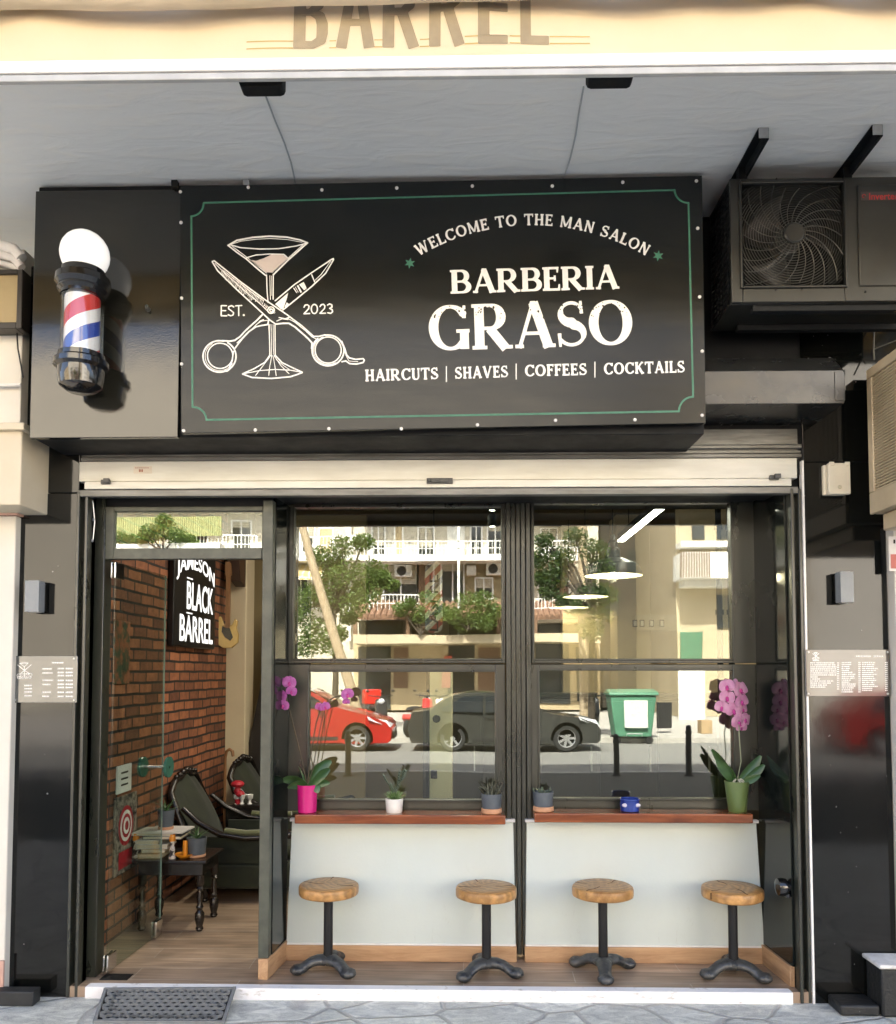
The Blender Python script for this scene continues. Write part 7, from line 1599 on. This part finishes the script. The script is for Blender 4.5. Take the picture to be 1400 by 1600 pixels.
for (xa, xb, yt, yb2, lab) in ((440,505,880,902,'ochre awning over the balcony at the left of the apartment block'),(842,905,788,812,'ochre awning over the upper right balcony of the apartment block'),(320,400,880,900,'ochre awning over the balcony mirrored left of the transom bush')):
    a = mir(xa,yt,LBD-.1); b = mir(xb,yb2,LBD-1.35); t = thing('balcony_awning', lab, 'awning', ((a.x+b.x)/2,-LBD+.7,b.z), 'awnings across the street')
    MB().prism([(-LBD+.06,a.z),(-LBD+1.35,b.z+.12),(-LBD+1.35,b.z-.12),(-LBD+1.33,b.z-.12),(-LBD+1.33,b.z+.10),(-LBD+.06,a.z-.03)], 'x', a.x, b.x).build('cloth', AWN, t)
    m = MB()
    for x in (a.x+.05, b.x-.05): m.tube([(x,-LBD+.06,a.z-.5),(x,-LBD+1.3,b.z+.05)], .02, 6).build('arm', FACW, t); m = MB()
for (px, py, lab) in ((630,892,'white cooling unit on the tan wall left of the striped banner'),(775,890,'white cooling unit on the tan wall near the central post'),(562,850,'white cooling unit beside the first balcony railing')):
    p = mir(px,py,LBD-.3); t = thing('outdoor_cooling_unit', lab, 'air conditioner', (p.x,-LBD+.2,p.z), 'cooling units across the street')
    MB().box(p.x-.4,p.x+.4,-LBD+.06,-LBD+.36,p.z-.28,p.z+.28).build('casing', FACW, t, bevel=.02); MB().lathe([(.22,0),(.22,.012),(0,.014)], (p.x-.08,-LBD+.36,p.z), 24, 'y').build('fan_grille', MATS['trim'], t)
# tiled canopy over the ground floor, openings and brown posts
m = MB(); a = mir(555,957,LBD-2.2); b = mir(938,968,LBD-2.2)
m.prism([(-LBD-.0,a.z+.5),(-LBD+2.2,b.z),(-LBD+2.2,b.z+.12),(-LBD,a.z+.62)], 'x', a.x, b.x)
x = a.x
while x < b.x: m.tube([(x,-LBD,a.z+.60),(x,-LBD+2.25,b.z+.12)], .10, 8); x += .24
m.build('tiled_canopy', TILE, fl)
m = MB(); bx(m, 150,958,410,968, LBD-2.2, LBD); m.build('tiled_canopy', TILE, fl)
m = MB(); bx(m, 553,990,940,1003, LBD-2.4, LBD); bx(m, 150,990,440,1003, LBD-2.4, LBD); m.build('fascia_band', BANDM, fl)
for (x0,x1) in ((562,628),(642,660),(700,778),(843,905),(912,934)):
    m = MB(); bx(m, x0,970,x1,989, LBD-.2, LBD); m.build('opening', WIN, fl)
for x in (556,636,660,780,838,930): m = MB(); bx(m, x-3,968,x+3,990, LBD-2.25, LBD-2.1); m.build('canopy_post', WD2, fl)
m = MB(); bx(m, 553,1003,938,1110, LBD-.15, LBD); m.build('shop_front_wall', FACO, fl)
for (x0,y0,x1,y1,mt) in ((560,1008,610,1108,WIN),(615,1010,636,1075,WD2),(700,1008,742,1104,WIN),(748,1012,782,1100,WD2),(838,1006,890,1100,WIN),(900,1010,934,1096,WIN)):
    m = MB(); bx(m, x0,y0,x1,y1, LBD-.22, LBD-.14); m.build('shop_opening', mt, fl)
m = MB(); bx(m, 693,1024,706,1031, LBD-.3, LBD-.2); m.build('red_shop_sign', M('red_sign', (.65,.10,.06), rough=.5), fl)
m = MB(); bx(m, 690,1048,704,1075, LBD-.3, LBD-.2); m.build('pink_shop_sign', M('salmon_sign', (.72,.25,.20), rough=.5), fl)
# bamboo screen on the balcony mirrored in the transom
m = MB(); L = 30.6; a = mir(170,842,L); b = mir(352,812,L); x = a.x
while x < b.x: m.tube([(x,-L,a.z),(x,-L,b.z)], .045, 6); x += .095
tag(m.build('bamboo_screen', M('bamboo_green', (.36,.38,.18), (.28,.29,.12), scale=3, rough=.7)), 'greenish bamboo screen along the balcony mirrored over the door', 'screen')
# planted bushes on the canopy
def bush(lab, pts, L, n, size, leaf, seed):
    t = thing('balcony_bush', lab, 'bush', (pts[0][0] and mir(pts[0][0],pts[0][1],L).x, -L, mir(pts[0][0],pts[0][1],L).z-.5), 'bushes growing on the balconies across the street'); rn = random.Random(seed); f = MB()
    cl = []
    for (px, py, r) in pts: p = mir(px,py,L); p.y += rn.uniform(-.3,.3); cl.append((p, r))
    foliage(f, cl, n, size, rn); f.build('foliage', leaf, t); m = MB(); b0 = cl[0][0]-Vector((0,0,cl[0][1]+.3))
    for c, r in cl: m.tube([b0, b0.lerp(c,.5), c], [.04,.03,.01], 6)
    m.build('stems', BARK, t)
LBU = 29.3
bush('bright green bush on the canopy, left of the striped banner', [(655,960,.5),(625,952,.4),(640,945,.35),(672,935,.5),(690,955,.45)], LBU, 420, .07, TL1, 4)
bush('large bright green bush on the canopy, right of the striped banner', [(730,945,.7),(705,960,.5),(755,940,.6),(745,965,.6),(772,955,.45),(760,972,.5),(722,975,.4)], LBU, 520, .07, TL1, 5)
bush('green bush mirrored in the middle of the transom', [(265,832,.6),(245,838,.5),(285,842,.5),(262,818,.4),(300,848,.4),(232,845,.3)], LBU, 520, .07, TL1, 6)
bush('low green bush mirrored at the left of the transom', [(195,842,.4),(212,846,.35),(180,848,.3)], LBU, 400, .065, TL1, 7)
m = MB(); bx(m, 175,852,350,862, LBU-.1, LBU+.5); tag(m.build('planter_box', FACW), 'long white planter box on the balcony mirrored over the door', 'planter')
# ---- white house at the right with angled balcony
LH = 27.0; hs = thing('corner_house', 'beige corner house with a boxy white balcony across the street at right', 'building', (mir(1110,1000,LH).x,-LH,0))
m = MB(); a = mir(1058,1000,LH); m.box(a.x, a.x+4.6, -LH-8, -LH, 0, 15); m.build('wall', M('beige_house_render', (.46,.39,.27), (.40,.34,.23), scale=1, rough=.85), hs)
m = MB(); bx(m, 1066,862,1165,905, LH-1.3, LH); m.build('balcony', FACW, hs, bevel=.03)
m = MB(); bx(m, 1070,908,1165,917, LH-.8, LH); bx(m, 1064,845,1165,853, LH-.8, LH); m.build('cornice', FACW, hs)
r = MB(); a = mir(1064,862,LH-1.34); b = mir(1112,903,LH-1.34); n_ = 12
for i in range(n_): x = a.x+(b.x-a.x)*i/n_; r.box(x-.02,x+.02,-LH+1.32,-LH+1.36,b.z,a.z)
r.build('balcony_railing', WD2, hs)
for (x0,y0,x1,y1) in ((1080,800,1100,842),(1120,800,1150,842),(1120,930,1150,980)): m = MB(); bx(m,x0,y0,x1,y1,LH-.06,LH); m.build('window', WIN, hs)
m = MB(); bx(m, 1062,985,1098,1032, LH-.1, LH); m.build('green_door', M('green_door_paint', (.04,.17,.10), rough=.5), hs, bevel=.02)
m = MB(); bx(m, 1060,1048,1104,1146, LH-2.0, LH-1.9); tag(m.build('white_shop_shutter', FACW), 'white shuttered kiosk front mirrored right of the green container', 'shutter')
m = MB(); bx(m, 1027,1098,1050,1138, LH-8.5, LH-8.4); tag(m.build('leaning_frame', MATS['trim']), 'dark empty frame leaning beside the green container', 'frame')
m = MB(); bx(m, 1098,1126,1116,1148, LH-9, LH-8.6); tag(m.build('cardboard_box', M('cardboard', (.42,.30,.17), rough=.8), bevel=.01), 'brown cardboard box on the far pavement at right', 'box')
db = thing('dark_gap_filler', 'added block with shade painted in dark brown between the apartment block and the beige corner house', 'building', (mir(1000,1000,34).x,-34,0))  # added filler, its dark colour stands in for shade in the mirrored gap
DBK = M('painted_gap_shade', (.045,.036,.026), (.03,.025,.018), scale=1, rough=.8)
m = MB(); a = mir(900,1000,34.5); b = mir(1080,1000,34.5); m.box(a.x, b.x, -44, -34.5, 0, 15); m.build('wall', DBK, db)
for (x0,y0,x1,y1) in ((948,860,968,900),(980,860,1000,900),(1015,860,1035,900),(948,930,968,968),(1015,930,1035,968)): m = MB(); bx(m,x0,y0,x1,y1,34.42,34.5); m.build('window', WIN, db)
wh = thing('added_bright_house', 'added white house beside the beige corner house, brightening the reflection in the right pillar', 'building', (mir(1058,1000,LH).x+13,-LH-1,0))  # added so that the right pillar has something bright to reflect
ax_ = mir(1058,1000,LH).x; MB().box(ax_+4.7, ax_+24, -LH-9, -LH-.5, 0, 14).build('wall', M('white_render', (.78,.75,.67), (.72,.69,.61), scale=1, rough=.85), wh)
for i in range(3):
    for k in range(3): MB().box(ax_+14+i*3, ax_+15.2+i*3, -LH-.54, -LH-.46, 1.5+k*3.6, 3.4+k*3.6).build('window', WIN, wh)
# blocks farther along that fill both ends of the street
eb = thing('street_end_block', 'plain pale block of flats at the far left end of the street', 'building', (-36,-33,0)); MB().box(-60,-24,-42,-31,0,12).build('wall', FACO, eb)
for i in range(6):
    for k in range(4): MB().box(-57+i*5.3,-55+i*5.3,-31.02,-30.96,1.2+k*3.4,3.0+k*3.4).build('window', WIN, eb)
eb = thing('street_end_block', 'plain cream block of flats at the far right end of the street', 'building', (40,-33,0)); MB().box(26,60,-42,-29,0,12).build('wall', FAC, eb)
for i in range(6):
    for k in range(4): MB().box(29+i*5.3,31+i*5.3,-29.02,-28.96,1.2+k*3.4,3.0+k*3.4).build('window', WIN, eb)
